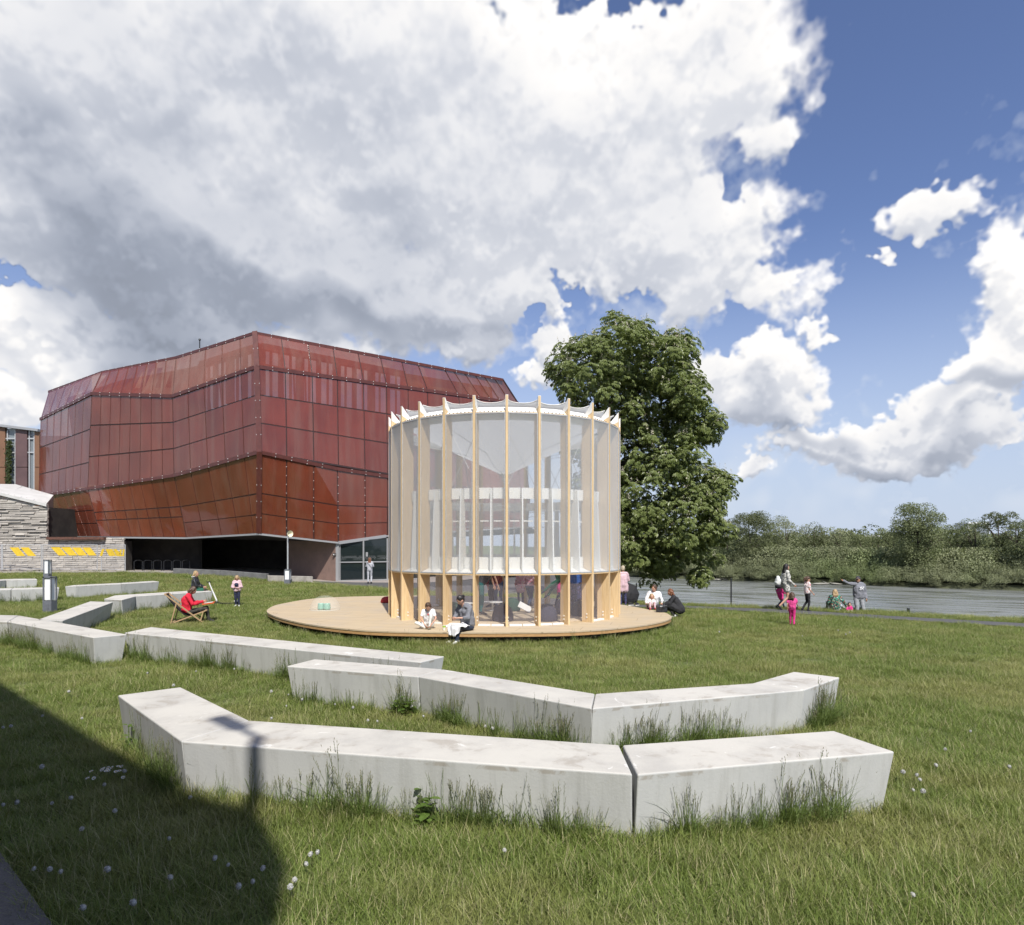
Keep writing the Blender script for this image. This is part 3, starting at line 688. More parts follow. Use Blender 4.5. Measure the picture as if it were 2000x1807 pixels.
# pale edge under the screens
ed_ = MB()
for a, b in ((LB, F1B), (F1B, F2B), (F2B, KB), (KB, R1B), (R1B, R2B), (R2B, RB)):
    ed_.bar(a+Vector((0, 0, -.05)), b+Vector((0, 0, -.05)), .16, .12 if a is not R1B else .22)
ed_.build('edge_trim', M_ALU, red)
# soffit
so_ = MB(); back_ = [Vector((3, 66, 3.6)), Vector((-50, 70, 3.4))]
ring = [LB, F1B, F2B, KB, R1B, R2B, RB]; ring = [v+Vector((0, .08, .03)) for v in ring]
so_.add(ring+back_, [(0, 1, 2, 8), (2, 3, 8), (3, 4, 8), (4, 5, 7, 8), (5, 6, 7)])
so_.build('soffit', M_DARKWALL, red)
# inner wall and its windows, seen dimly through the screens
iw = MB()
def inset(v, d): 
    h = Vector((CEN.x-v.x, CEN.y-v.y, 0)).normalized(); return v+h*d
top = [LR, F1R, F2R, P(372, 687, 49.6), KR, P(800, 708, 51), RR]; lowb = [LB, F1B, F2B, F2B.lerp(KB, .18), KB, P(800, 1046, 51), RB]
wz = [None, None, None, 13.2, 13.2, 13.2, None]
tops = []
for i, (a, b) in enumerate(zip(top, lowb)):
    t = inset(a, 1.4); 
    if i in (3, 4, 5): t = Vector((t.x, t.y, 12.9 if i == 4 else 12.6))
    else: t.z -= .5
    tops.append(t)
bots = [inset(b, 1.6) for b in lowb]
segs = [(0, 1), (1, 2), (3, 4), (4, 5)]
for i in range(6):
    a, b, c, d = tops[i], tops[i+1], bots[i+1], bots[i]
    if i == 2: a = inset(top[2], 1.4)+Vector((0, 0, -.5)); b = Vector((tops[3].x, tops[3].y, a.z))
    if i == 5: a = Vector((tops[5].x, tops[5].y, inset(P(800, 708, 51), 1.4).z-.5))
    iw.quad(a, b, c, d)
iw.add([Vector((t.x, t.y, 11.6)) for t in tops]+[Vector((4, 68, 11.6)), Vector((-48, 72, 11.6))], [(0, 1, 2, 8), (2, 3, 4, 8), (4, 5, 8), (5, 6, 7, 8)])
iw.build('inner_wall', M_INNER, red)
fr = MB()
for (i, j, k) in ((3, 4, 8), (4, 5, 16)):
    a, b = tops[i], tops[j]; A_, B_ = inset(top[i], 1.4), inset(top[j], 1.4); A_.z -= .6; B_.z -= .6
    for t in range(k+1):
        u = t/k; p = a.lerp(b, u); q = A_.lerp(B_, u); w_ = .55 if t % 4 == 0 else .30 if t % 2 == 0 else .10
        fr.bar(p, q, w_, .3)
    fr.bar(A_, B_, .5, .4); fr.bar(a.lerp(A_, .62), b.lerp(B_, .62), .18, .2)
fr.build('window_frame', M_INNER, red)
rod = MB(); rp = pt(390, 683, 60); rod.tube([rp, rp+Vector((0, 0, .9))], .05); rod.ell(rp+Vector((0, 0, .9)), .11, 8, 6); rod.build('lightning_rod', M_DARKSTEEL, red)
# steel struts between inner wall and screens
st_ = MB()
for u in [i/7 for i in range(1, 7)]:
    for (a, b, c, d) in ((F2U, KU, F2M, KM), (KM, R1M, KB, R1B), (KU, R1U, KM, R1M)):
        p = a.lerp(b, u); q = c.lerp(d, u); st_.bar(inset(p, .15), inset(q, 1.3), .09)
st_.build('screen_strut', M_REDTRIM, red)
# entrance: maroon wall, steel frame, dark glass
en_ = MB(); wA, wB = P(560, 1130, 51), P(655, 1130, 47.35); zb = -.25
def wallquad(m, a, b, z0, z1a, z1b, th=.25):
    a = Vector((a.x, a.y, 0)); b = Vector((b.x, b.y, 0)); d = (b-a).normalized(); n = Vector((-d.y, d.x, 0))
    if n.y < 0: n = -n
    m.hexa([a+Vector((0, 0, z0)), b+Vector((0, 0, z0)), b+n*th+Vector((0, 0, z0)), a+n*th+Vector((0, 0, z0))], [a+Vector((0, 0, z1a)), b+Vector((0, 0, z1b)), b+n*th+Vector((0, 0, z1b)), a+n*th+Vector((0, 0, z1a))])
wallquad(en_, wA, wB, zb, 2.85, 2.66); o = en_.build('entrance_wall', M_MAROON, red); fix_normals(o)
pl = MB(); 
pc = P(653.3, 1083.3, 47.36); pl.box(pc+Vector((0, -.06, 0)), (.24, .03, .19)); o = pl.build('sign_plate', mat('sign plate', (.02, .012, .014), rough=.4), red)
pl = MB(); pl.box(pc+Vector((-.05, -.08, 0)), (.05, .01, .08)); pl.box(pc+Vector((.05, -.08, .005)), (.025, .01, .09)); pl.build('sign_mark', M_WHITE, o)
gl_ = MB(); GA, GB_ = P(661, 1130, 47.5), P(830, 1130, 50.8); wallquad(gl_, GA, GB_, zb, 2.64, 3.2, .04); o = gl_.build('glazing', M_GLASS, red); fix_normals(o)
fm = MB()
gd_ = (Vector((GB_.x-GA.x, GB_.y-GA.y, 0)))
for px_, w_ in ((659.5, .22), (664.5, .07), (710.5, .10), (757, .10), (800, .10)):
    a = edge_at(Vector((GA.x, GA.y, 0)), Vector((GB_.x, GB_.y, 0)), px_); a.y -= .06
    top_ = 2.64+(a-Vector((GA.x, GA.y, 0))).length/gd_.length*.56
    fm.bar(Vector((a.x, a.y, zb)), Vector((a.x, a.y, top_)), w_, .12, (0, 1, 0))
for z_, w_ in ((-.12, .12), (1.2, .05)):
    fm.bar(Vector((GA.x, GA.y-.06, z_)), Vector((GB_.x, GB_.y-.06, z_)), w_, .08)
fm.build('door_frame', M_ALU, red)
dt = MB()
for i in range(52):
    for k in range(3):
        a = Vector((GA.x, GA.y, 0)).lerp(Vector((GB_.x, GB_.y, 0)), (i+.5*(k % 2))/52)
        if RNG.rand() < .8: dt.box((a.x, a.y-.05, 1.42+k*.10), (.035, .01, .035))
tag(dt.build('glass_dot', M_GALV, red), kind='stuff')
pn = MB(); a = edge_at(Vector((GA.x, GA.y, 0)), Vector((GB_.x, GB_.y, 0)), 717); pn.box((a.x, a.y-.08, 1.75), (.16, .03, .32)); pn.build('door_plate', M_ALU, red)
# dark walls of the passage under the building
dw = MB()
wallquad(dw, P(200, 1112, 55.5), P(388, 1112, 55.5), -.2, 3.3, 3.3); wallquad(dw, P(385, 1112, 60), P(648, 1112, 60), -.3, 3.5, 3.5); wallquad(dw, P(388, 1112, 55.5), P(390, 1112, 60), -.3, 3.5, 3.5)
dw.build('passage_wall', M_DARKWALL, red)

# ------------------------------------------------------------------ stone building, its roof and the walls joined to it
stb = thing('stone_building', (-36, 53, 0), 'rough stacked stone building with pale folded roof left of the red screens', 'building')
YS = 52.0
def sx(px, Y=YS): return (px-1000)/FPX*Y
def sz(py, Y=YS): return CAMZ-(py-HOR)/FPX*Y
core = MB()
core.box((sx(-80)/2+sx(91)/2, YS+2.6, 2.8), (sx(91)-sx(-80)-.1, 5, 5.2)); 
core.box((sx(94)/2+sx(243)/2, YS+.55, 1.5), (sx(243)-sx(94), 1.0, 2.5)); core.build('wall_core', M_DARKWALL, stb)
stones = []
def courses(x0, x1, z0, z1, hmin, hmax, lmin, lmax, topf=None, dmax=.15):
    z = z0
    while z < z1-.05:
        h = RNG.uniform(hmin, hmax); x = x0-RNG.uniform(0, .4)
        while x < x1-.05:
            L = RNG.uniform(lmin, lmax); xe = min(x+L, x1+RNG.uniform(-.02, .05)); xs_ = max(x, x0)
            t = z+h
            if topf is not None:
                lim = topf((xs_+xe)/2)
                if z > lim-.06: x += L; continue
                t = min(t, lim)
            stones.append(((xs_+xe)/2, (z+t)/2, xe-xs_, t-z, RNG.uniform(.02, dmax))); x += L
        z += h
rooft = lambda x: sz(962)+(sz(983)-sz(962))*np.clip((x-sx(0))/(sx(90)-sx(0)), -2, 1)-.03
courses(sx(-70), sx(93), sz(1052), sz(955), .10, .16, .7, 2.2, rooft)
courses(sx(-70), sx(243), sz(1117), sz(1053), .13, .19, .45, 1.1, None, .05)
stones.sort(key=lambda s: -s[2]*s[3]); rest = MB()
rs_ = random.Random(3)
for i, (x, z, w_, h_, d_) in enumerate(stones):
    m = rest if i >= 290 else MB()
    y0 = YS-d_; jz = lambda: rs_.uniform(-.018, .018)
    b = [Vector((x-w_/2+.012, y0+rs_.uniform(-.02, .03), z-h_/2+.012+jz())), Vector((x+w_/2-.012, y0+rs_.uniform(-.02, .03), z-h_/2+.012+jz())), Vector((x+w_/2-.012, y0+rs_.uniform(0, .05), z+h_/2-.008+jz())), Vector((x-w_/2+.012, y0+rs_.uniform(0, .05), z+h_/2-.008+jz()))]
    m.hexa(b[::-1], [Vector((v.x, YS+.12, v.z)) for v in b][::-1])
    if i < 290: m.build('stone', M_STONE, stb)
fix_normals(tag(rest.build('small_stone', M_STONE, stb), kind='stuff'))
rf = MB()
RA, RB_, RC, RD, RE = pt(-80, 944, YS-.25), pt(0, 962, YS-.25), pt(90.5, 984, YS-.25), pt(104.5, 967, YS+2.2), pt(31, 946, YS+4.5)
RF = pt(-80, 948, YS+4.5)
rf.add([RA, RB_, RC, RD, RE, RF]+[v-Vector((0, 0, .22)) for v in (RA, RB_, RC, RD, RE, RF)], [(0, 1, 4, 5), (1, 2, 3, 4), (0, 6, 7, 1), (1, 7, 8, 2), (2, 8, 9, 3), (3, 9, 10, 4), (4, 10, 11, 5)])
o = rf.build('roof', M_ROOFW, stb)
sm = MB()
for u in (.18, .45, .72): sm.bar(RB_.lerp(RC, u)+Vector((0, 0, .02)), RE.lerp(RD, u)+Vector((0, 0, .02)), .03, .02)
sm.build('seam', M_GALV, o)
sd_ = MB(); sd_.add([pt(93, 985, YS+.05), pt(93, 1052, YS+.05), pt(104.5, 1050, YS+2.3), pt(104.5, 970, YS+2.3)], [(0, 1, 2, 3)]); 
sd_.box((sx(112, 54), 54, sz(1030, 54)), (.9, 1, 1.9)); sd_.box((sx(108, 54), 54, sz(1010, 54)), (.3, .8, .5)); sd_.build('side_wall', M_STONE, stb)
cp = MB(); cp.bar(pt(94.5, 1051.5, YS-.1), pt(206, 1051.5, YS-.1), .5, .20, (0, 0, 1)); cp.build('coping', mat('rusted steel', (.14, .06, .04), (.08, .04, .03), 6, .8), stb)
# ------------------------------------------------------------------ hall with tall panels at the far left
hall = thing('panelled_hall', (-50, 66, 0), 'hall with tall brown and purple panels between strips of glass, left of the red screens', 'building')
YH = 63.0; pz0, pz1 = 0, sz(833, YH)
mB = mat('brown cladding', (.20, .105, .062), (.16, .085, .05), .8, .55); mP = mat('purple brown cladding', (.125, .075, .075), (.10, .06, .062), .8, .5)
for (x0, x1, mm, nm) in ((-60, -20, mP, 'cladding_panel'), (-18, 12.3, mB, 'cladding_panel'), (32.5, 55, mP, 'cladding_panel'), (69.5, 79, mB, 'cladding_panel')):
    for (za, zb_) in ((0, sz(913, YH)-.03), (sz(913, YH)+.03, pz1-(x0+20)*.006)):
        m = MB(); m.box(((sx(x0, YH)+sx(x1, YH))/2, YH, (za+zb_)/2), (sx(x1, YH)-sx(x0, YH), .3, zb_-za)); m.build(nm, mm, hall)
for (x0, x1) in ((12.3, 32.5), (55, 69.5)):
    m = MB(); m.box(((sx(x0, YH)+sx(x1, YH))/2, YH+.1, pz1/2), (sx(x1, YH)-sx(x0, YH), .08, pz1-.4)); m.build('window', M_GLASSP, hall)
    m = MB()
    for x in (x0+3, x1-2): m.bar((sx(x, YH), YH-.02, 0), (sx(x, YH), YH-.02, pz1-.4), .1)
    m.bar((sx(x0, YH), YH-.02, sz(884, YH)), (sx(x1, YH), YH-.02, sz(884, YH)), .12); m.bar((sx(x0, YH), YH-.02, sz(857, YH)), (sx(x1, YH), YH-.02, sz(857, YH)), .12)
    m.build('window_frame', M_GALV, hall)
m = MB(); m.bar((sx(-60, YH), YH-.1, pz1+.42), (sx(80, YH), YH-.1, pz1-.42), .7, .22); m.build('roof_edge', M_ALU, hall)
m = MB(); m.box((sx(10, YH), YH+4, pz1/2-.4), (14, 7.4, pz1-.9)); m.build('wall', M_DARKWALL, hall)
# ivy column in the glass strip
iv = MB(); r3 = random.Random(9)
for i in range(900):
    z = r3.uniform(sz(950, YH), sz(862, YH)); c = Vector((sx(22.5, YH)+r3.gauss(0, .12), YH-.35+r3.gauss(0, .08), z)); a = r3.uniform(0, 6.28); s_ = r3.uniform(.05, .10)
    d1 = Vector((cos(a), .2, sin(a)))*s_; d2 = Vector((-sin(a), .2, cos(a)))*s_; iv.quad(c-d1, c-d2, c+d1, c+d2)
o = iv.build('climbing_plant', leaf_mat('ivy leaves', (.02, .03, .008, 1), (.04, .05, .015, 1), .1), None, loc=(sx(22.5, YH), YH-.35, 0)); tag(o, 'dark climbing plant on the glass strip between brown and purple panels', 'plant')
# ------------------------------------------------------------------ low walls along the forecourt
def low_wall(name, pts, h, th, material, label):
    """pts: pixels of the foot of the wall"""
    m = MB(); q = [atg(*p) for p in pts]
    for a, b in zip(q[:-1], q[1:]):
        d = Vector((b.x-a.x, b.y-a.y, 0)).normalized(); n = Vector((-d.y, d.x, 0)); n = n if n.y > 0 else -n
        m.hexa([a+Vector((0, 0, -.1)), b+Vector((0, 0, -.1)), b+n*th+Vector((0, 0, -.1)), a+n*th+Vector((0, 0, -.1))], [a+Vector((0, 0, h)), b+Vector((0, 0, h)), b+n*th+Vector((0, 0, h)), a+n*th+Vector((0, 0, h))])
    o = m.build(name, material, None, loc=q[0]); fix_normals(o); bevel(o, .02); return tag(o, label, 'low wall')
low_wall('low_wall', [(-120, 1122), (0, 1121), (245, 1120), (335, 1121)], .13, 1.6, M_KERB, 'pale low kerb wall running along the foot of the stone building')
low_wall('low_wall', [(338, 1122), (430, 1126), (519, 1133)], .42, .4, mat('dark grey concrete', (.15, .15, .15), (.11, .11, .11), 3, .9), 'grey low wall in front of the dark passage, behind the seated blonde woman')  # this wall gets a darker grey than the two kerb concrete ones
low_wall('low_wall', [(523, 1137.5), (611, 1139)], .44, .5, M_KERB, 'short pale concrete block wall behind the loudspeaker pole')
# ------------------------------------------------------------------ round deck
DZ = 0.30
dpx = [(521, 1193), (528, 1199.5), (552, 1208), (601, 1218.6), (676, 1228), (756, 1233), (878, 1234.8), (990, 1235), (1127, 1232.5), (1232, 1224), (1289, 1215), (1311, 1207), (1307, 1200.5), (1294, 1195.5), (1262, 1189.5), (1235, 1184.5), (1205, 1180), (1120, 1171), (1000, 1166), (880, 1163.5), (756, 1164), (668, 1166), (605, 1170), (552, 1179), (531, 1185)]
dp = [at(x, y, DZ) for x, y in dpx]
def spline(P, k=8, closed=True):
    out = []; n = len(P)
    for i in range(n if closed else n-1):
        p0, p1, p2, p3 = [P[(i+j) % n] if closed else P[max(0, min(n-1, i+j))] for j in (-1, 0, 1, 2)]
        for t in range(k):
            u = t/k; out.append(.5*((2*p1)+(p2-p0)*u+(2*p0-5*p1+4*p2-p3)*u*u+(3*p1-p0-3*p2+p3)*u**3))
    return out
dk_ = spline(dp, 6)
dcen = sum(dk_, Vector())/len(dk_)
DECKPOLY = [(p.x, p.y) for p in dk_]
deck = thing('deck', (dcen.x, dcen.y, 0), 'large round plywood deck round the foot of the pavilion', 'deck')
m = MB(); n = len(dk_); m.add([p for p in dk_]+[p-Vector((0, 0, .035)) for p in dk_]+[dcen], [(i, (i+1) % n, 2*n) for i in range(n)]+[(i, i+n, (i+1) % n+n, (i+1) % n) for i in range(n)])
o = m.build('deck_top', M_DECK, deck); fix_normals(o)
inn = [p+(dcen-p).normalized()*.012 for p in dk_]
m = MB(); m.add([p-Vector((0, 0, .037)) for p in inn]+[p-Vector((0, 0, .115)) for p in inn], [(i, i+n, (i+1) % n+n, (i+1) % n) for i in range(n)]+[tuple(range(n, 2*n))])
o = m.build('deck_edge', M_DECKEDGE, deck); fix_normals(o)
fs_ = MB()
def inn2(i, d): p = dk_[i % n]; return p+(dcen-p).normalized()*d
for i in range(0, n, 7):
    a, b = inn2(i, .30), inn2(i+7 if i+7 < n else 0, .30); a = Vector((a.x, a.y, .115)); b = Vector((b.x, b.y, .115)); m = MB(); m.bar(a, a.lerp(b, .985), .05, .12); m.build('frame_beam', M_DARKSTEEL, deck)
    m = MB(); m.tube([(a.x, a.y, -.02), (a.x, a.y, .1)], .035, 8); m.box((a.x, a.y, .02), (.16, .16, .02)); m.build('foot', M_DARKSTEEL, deck)
sh_ = MB()
for k in range(-6, 7):
    yy = [y for y in np.arange(dcen.y-7, dcen.y+7, .1) if inpoly(np.array([dcen.x+k*.85]), np.array([y]), DECKPOLY)[0] and pdist(np.array([dcen.x+k*.85]), np.array([y]), DECKPOLY)[0] > .4]
    if len(yy) > 3: sh_.bar((dcen.x+k*.85, yy[0], .1), (dcen.x+k*.85, yy[-1], .1), .05, .1)
sh_.build('joist', M_DARKSTEEL, deck)

# ------------------------------------------------------------------ pavilion
PC = Vector((-.225, 20.73, 0)); PR = 3.56; NF = 26; PH0 = .026
pav = thing('pavilion', (PC.x, PC.y, DZ), 'round timber pavilion wrapped in translucent white mesh on the deck', 'pavilion')
def rad(a, r, z): return Vector((PC.x+r*sin(a), PC.y-r*cos(a), z))
ang = [PH0+(i)*2*pi/NF for i in range(NF)]
ZT = 6.285; FD = .37; FW = .062; ZS = 5.82; ZB = 1.66
def fin_mesh():
    m = MB(); # local: outer edge at x=0 pointing to -y outward
    prof = [(0, 0), (FD, 0), (FD, ZT-DZ-.50), (0.0, ZT-DZ)]
    prof = [(0, 0), (FD, 0), (FD, 5.55), (.30, 5.62), (.02, ZT-DZ), (0, ZT-DZ)]
    b = [Vector((-FW/2, y, z)) for y, z in prof]; t = [Vector((FW/2, y, z)) for y, z in prof]; m.hexa(b, t); return m.mesh('fin', M_SPRUCE)
def cap_mesh():
    m = MB(); pr = [(.0, ZT-DZ+.012), (.012, ZT-DZ+.012), (.29, 5.66), (.27, 5.60), (.008, 5.72)]
    b = [Vector((-FW/2-.006, y, z)) for y, z in pr]; t = [Vector((FW/2+.006, y, z)) for y, z in pr]; m.hexa(b, t); return m.mesh('cap', M_WHITE)
def bolt_mesh():
    m = MB()
    for z in (.13, .22): m.tube([(-FW/2-.014, .19, z), (FW/2+.014, .19, z)], .021, 8)
    return m.mesh('bolt', M_WHITE)
fm_, cm_, bm_ = fin_mesh(), cap_mesh(), bolt_mesh(); fix = bpy.data.objects.new('t', fm_)
for mm_ in (fm_, cm_): 
    import bmesh
    q_ = bmesh.new(); q_.from_mesh(mm_); bmesh.ops.recalc_face_normals(q_, faces=q_.faces); q_.to_mesh(mm_); q_.free()
for a in ang:
    f = bpy.data.objects.new('fin', fm_); COL.objects.link(f); f.parent = pav; f.location = rad(a, PR, DZ)-wloc(pav); f.rotation_euler = (0, 0, a)
    c = bpy.data.objects.new('cap', cm_); COL.objects.link(c); c.parent = f
    b = bpy.data.objects.new('bolts', bm_); COL.objects.link(b); b.parent = f
gap = (FW/2+.010)/PR
wall_boards = []
def arcpanel(m, a0, a1, r, z0, z1, th=.0, k=3, r1=None):
    r1 = r if r1 is None else r1
    for i in range(k):
        p, q = a0+(a1-a0)*i/k, a0+(a1-a0)*(i+1)/k
        if th: m.hexa([rad(p, r, z0), rad(q, r, z0), rad(q, r-th, z0), rad(p, r-th, z0)], [rad(p, r1, z1), rad(q, r1, z1), rad(q, r1-th, z1), rad(p, r1-th, z1)])
        else: m.quad(rad(p, r, z0), rad(q, r, z0), rad(q, r1, z1), rad(p, r1, z1))
for i in range(NF):
    a0, a1 = ang[i]+gap, ang[i]+2*pi/NF-gap; am = (a0+a1)/2
    m = MB(); arcpanel(m, a0, a1, PR-.012, ZB+.03, ZS, k=1); sk = m.build('mesh_screen', M_SKIN, pav)
    m = MB(); e = .012
    for (z, h) in ((ZB+.015, .03), (ZS+.01, .03)): arcpanel(m, a0, a1, PR-.004, z-h/2, z+h/2, .03, 1)
    for aa in (a0+.003, a1-.003): m.bar(rad(aa, PR-.014, ZB+.03), rad(aa, PR-.014, ZS), .018, .018)
    m.build('screen_frame', M_GALV, sk)
    # white collar under the roof: a sloping board between fins
    m = MB(); m.hexa([rad(a0, PR-.03, ZS+.03), rad(a1, PR-.03, ZS+.03), rad(a1, PR-.05, ZS+.03), rad(a0, PR-.05, ZS+.03)], [rad(a0, PR-.30, ZS+.215), rad(a1, PR-.30, ZS+.215), rad(a1, PR-.32, ZS+.205), rad(a0, PR-.32, ZS+.205)])
    arcpanel(m, a0, a1, PR-.31, ZS-.12, ZS+.2, .02, 1); cb = m.build('collar_board', M_BOARD, pav); fix_normals(cb)
    m = MB()
    for t in range(1, 7): m.box(rad(a0+(a1-a0)*t/7, PR-.045, ZS+.055), (.022, .022, .022), a0)
    tag(m.build('rivet', M_DARKSTEEL, cb), kind='stuff')
    # timber edge strip under the collar and under the skirt
    m = MB(); arcpanel(m, a0, a1, PR-.02, ZS+.02, ZS+.045, .05, 1); arcpanel(m, a0, a1, PR-.01, ZB-.035, ZB, .36, 1); m.build('timber_strip', M_SPRUCE, pav)
    # inner boards: upper ring, lower ring, ledge, middle ribs
    ri = PR-.30
    for (x, y) in ((a0+.004, am-.008), (am+.008, a1-.004)):
        for (z0, z1) in ((3.63, 3.92), (1.78, 2.09)):
            m = MB(); arcpanel(m, x, y, ri, z0, z1, .025, 1); b = m.build('ring_board', M_BOARD, pav); fix_normals(b)
            if -1.6 < ((am+pi) % (2*pi))-pi < 1.6:
                m = MB()
                for t in (.04, .96):
                    for k in range(5): m.box(rad(x+(y-x)*t, ri+.004, z0+.035+(z1-z0-.07)*k/4), (.012, .012, .012), x)
                tag(m.build('screw', M_DARKSTEEL, b), kind='stuff')
        m = MB(); m.hexa([rad(x, PR-.03, ZB+.01), rad(y, PR-.03, ZB+.01), rad(y, ri, ZB+.0), rad(x, ri, ZB+.0)], [rad(x, PR-.05, ZB+.03), rad(y, PR-.05, ZB+.03), rad(y, ri-.01, 1.78), rad(x, ri-.01, 1.78)]); b = m.build('ledge_board', M_BOARD, pav); fix_normals(b)
        m = MB(); arcpanel(m, x+.01, y-.01, ri-.02, 3.03, 3.06, .03, 1); m.build('rail', M_BOARD, pav)
    m = MB(); m.hexa([rad(am-.005, PR-.06, 1.68), rad(am+.005, PR-.06, 1.68), rad(am+.005, ri-.22, 1.78), rad(am-.005, ri-.22, 1.78)], [rad(am-.005, PR-.16, 3.9), rad(am+.005, PR-.16, 3.9), rad(am+.005, ri-.06, 3.9), rad(am-.005, ri-.06, 3.9)]); b = m.build('rib', M_BOARD, pav); fix_normals(b)
    # clear film hanging between the fins below the screens, with soft folds
    if True:
        m = MB(); k = 14; rr_ = PR-.22; col_ = []
        for j in range(k+1):
            t = j/k; a = a0+(a1-a0)*t; w0 = .012*sin(t*17+i*2.1); w1 = .03*sin(t*11+i*1.3)
            col_ += [rad(a, rr_+w0, ZB-.04), rad(a+.004*sin(i+j), rr_+.5*(w0+w1), 1.0), rad(a, rr_+w1, DZ+.05)]
        m.add(col_, [(3*j+h, 3*j+3+h, 3*j+4+h, 3*j+1+h) for j in range(k) for h in (0, 1)]); m.build('clear_curtain', M_CLEAR, pav, smooth=True)
    if (i*7) % 5 < 4:
        m = MB(); arcpanel(m, a0+.01, am-.004, PR-.13, DZ+.003, DZ+.045, .11, 1); arcpanel(m, am+.004, a1-.01, PR-.13, DZ+.003, DZ+.045, .11, 1); o = m.build('sill_board', M_BOARD, pav); fix_normals(o)
# roof membrane: scalloped rim between the fins, sinking to a funnel in the middle
m = MB(); NS = 8; rings = 9; vs = []; NA = NF*NS
FC = 4.62
for j in range(rings+1):
    t = j/rings
    for k in range(NA):
        a = PH0+2*pi*k/NA; ph = (k % NS)/NS; sc = sin(pi*ph)**.55
        r = (PR-.15-.16*sc)*(1-t)+.16*t
        z_rim = 6.21-.075*sc; z = FC+(z_rim-FC)*((1-t)**.95)-.05*sin(pi*t)
        vs.append(rad(a, r, z))
m.add(vs, [(j*NA+k, j*NA+(k+1) % NA, (j+1)*NA+(k+1) % NA, (j+1)*NA+k) for j in range(rings) for k in range(NA)])
memb = m.build('roof_membrane', M_MEMBRANE, pav, smooth=True)
m = MB(); m.lathe([(.05, 4.50), (.17, 4.60), (.17, 4.66), (.10, 4.66)], (PC.x, PC.y, 0), 20); m.lathe([(.02, 4.30), (.12, 4.50), (.02, 4.51)], (PC.x, PC.y, 0), 16); m.build('funnel_ring', M_WHITE, pav)
m = MB()
m.tube([Vector(vs[k % NA])+Vector((0, 0, .01)) for k in range(NA+1)], .011, 5)
m.build('rim_cord', M_WHITE, memb)
# bracing wires
m = MB()
for i in range(NF):
    a, b = ang[i], ang[(i+1) % NF]+(2*pi if i == NF-1 else 0)
    if i % 2 == 0: m.tube([rad(a, PR-.34, 5.45), rad(b, PR-.36, 3.95)], .009, 5); m.tube([rad(b, PR-.34, 5.45), rad(a, PR-.36, 3.95)], .009, 5)
for i in range(0, NF, 3):
    m.tube([rad(ang[i], PR-.40, 5.5), rad(ang[i]+.02, .6, 5.0), rad(ang[i], .12, 4.55)], .008, 5)
    m.tube([rad(ang[i], PR-.40, 3.6), rad(ang[(i+9) % NF], PR-.40, 3.35)], .008, 5)
m.build('bracing_wire', M_GALV, pav)
# plates fixed in the upper ring (spotlights seen as pale triangles)
for k in (4, 7, 19, 22):
    m = MB(); c = rad(ang[k]+.1, PR-.6, 5.05); m.add([c+Vector((-.16, 0, .16)), c+Vector((.2, 0, -.08)), c+Vector((-.14, 0, -.12)), c+Vector((-.1, .15, 0))], [(0, 1, 2), (0, 2, 3), (0, 3, 1), (1, 3, 2)]); m.build('speaker_cone', M_BOARD, pav)
m = MB(); m.lathe([(0, DZ+.002), (PR-.45, DZ+.002), (PR-.45, DZ+.02), (0, DZ+.02)], (PC.x, PC.y, 0), 52); fl_ = m.build('floor', M_DECK, pav)

# poufs and tables inside
def dome(name, x, y, r, h, material, label, cat, group=None, z=DZ+.02):
    m = MB(); m.lathe([(r*.9, 0), (r, .06*h+.01), (r*.98, h*.35), (r*.82, h*.72), (r*.5, h*.94), (.02, h)], (0, 0, 0), 22)
    o = bpy.data.objects.new(name, m.mesh(name, material, smooth=True)); COL.objects.link(o); o.location = (x, y, z); return tag(o, label, cat, group)
M_NAVY = mat('navy cloth', (.022, .022, .04), (.03, .03, .05), 40, .9); M_DGREEN = mat('dark green cloth', (.015, .06, .04), (.02, .08, .05), 40, .9)
M_REDC = mat('red cloth', (.42, .035, .035), (.36, .03, .03), 30, .85)
for (px_, Y_, r_, h_, mm_, lb) in ((982, 18.35, .30, .47, M_NAVY, 'dark navy round pouf just left of the middle front post'), (1068, 18.35, .30, .47, M_NAVY, 'dark navy round pouf behind the film, right of the middle front post'), (1000, 21.2, .27, .42, M_DGREEN, 'dark green pouf inside the pavilion behind the middle post'),
      (1102, 20.2, .30, .47, M_NAVY, 'navy pouf inside at the foot of the woman in the pink coat'), (1133, 19.7, .27, .45, M_BLACK, 'black pouf at the far right inside the pavilion'), (884, 19.6, .28, .42, M_DGREEN, 'green pouf seen behind the seated woman in grey')):
    dome('pouf', (px_-1000)/FPX*Y_, Y_, r_, h_, mm_, lb, 'pouf', 'poufs inside the pavilion')
p_ = at(755, 1177, DZ); dome('cushion', p_.x+.05, p_.y, .27, .23, M_REDC, 'round red cushion on the deck beside the leftmost post', 'cushion', z=DZ)
for (px_, py_, nm) in ((962, 1193, 'low round white table left of the middle post'), (905, 1196, 'low white round table behind the seated woman in grey')):
    q = at(px_, py_, DZ+.02); m = MB(); m.lathe([(.03, .0), (.20, .01), (.20, .02), (.03, .03), (.03, .26), (.34, .27), (.34, .29), (.02, .29)], (0, 0, 0), 24)
    o = bpy.data.objects.new('low_table', m.mesh('low_table', M_WHITE)); COL.objects.link(o); o.location = q; tag(o, nm, 'table', 'low tables inside the pavilion')
q = at(1025, 1196, DZ+.02); m = MB(); m.box((0, 0, .16), (.42, .02, .26), M=Matrix.Rotation(.5, 3, 'Y')@Matrix.Rotation(-.9, 3, 'X')); o = m.build('drawing_board', M_WHITE, None, loc=None); o.location = q; tag(o, 'white board leaning inside the pavilion right of the middle post', 'board')

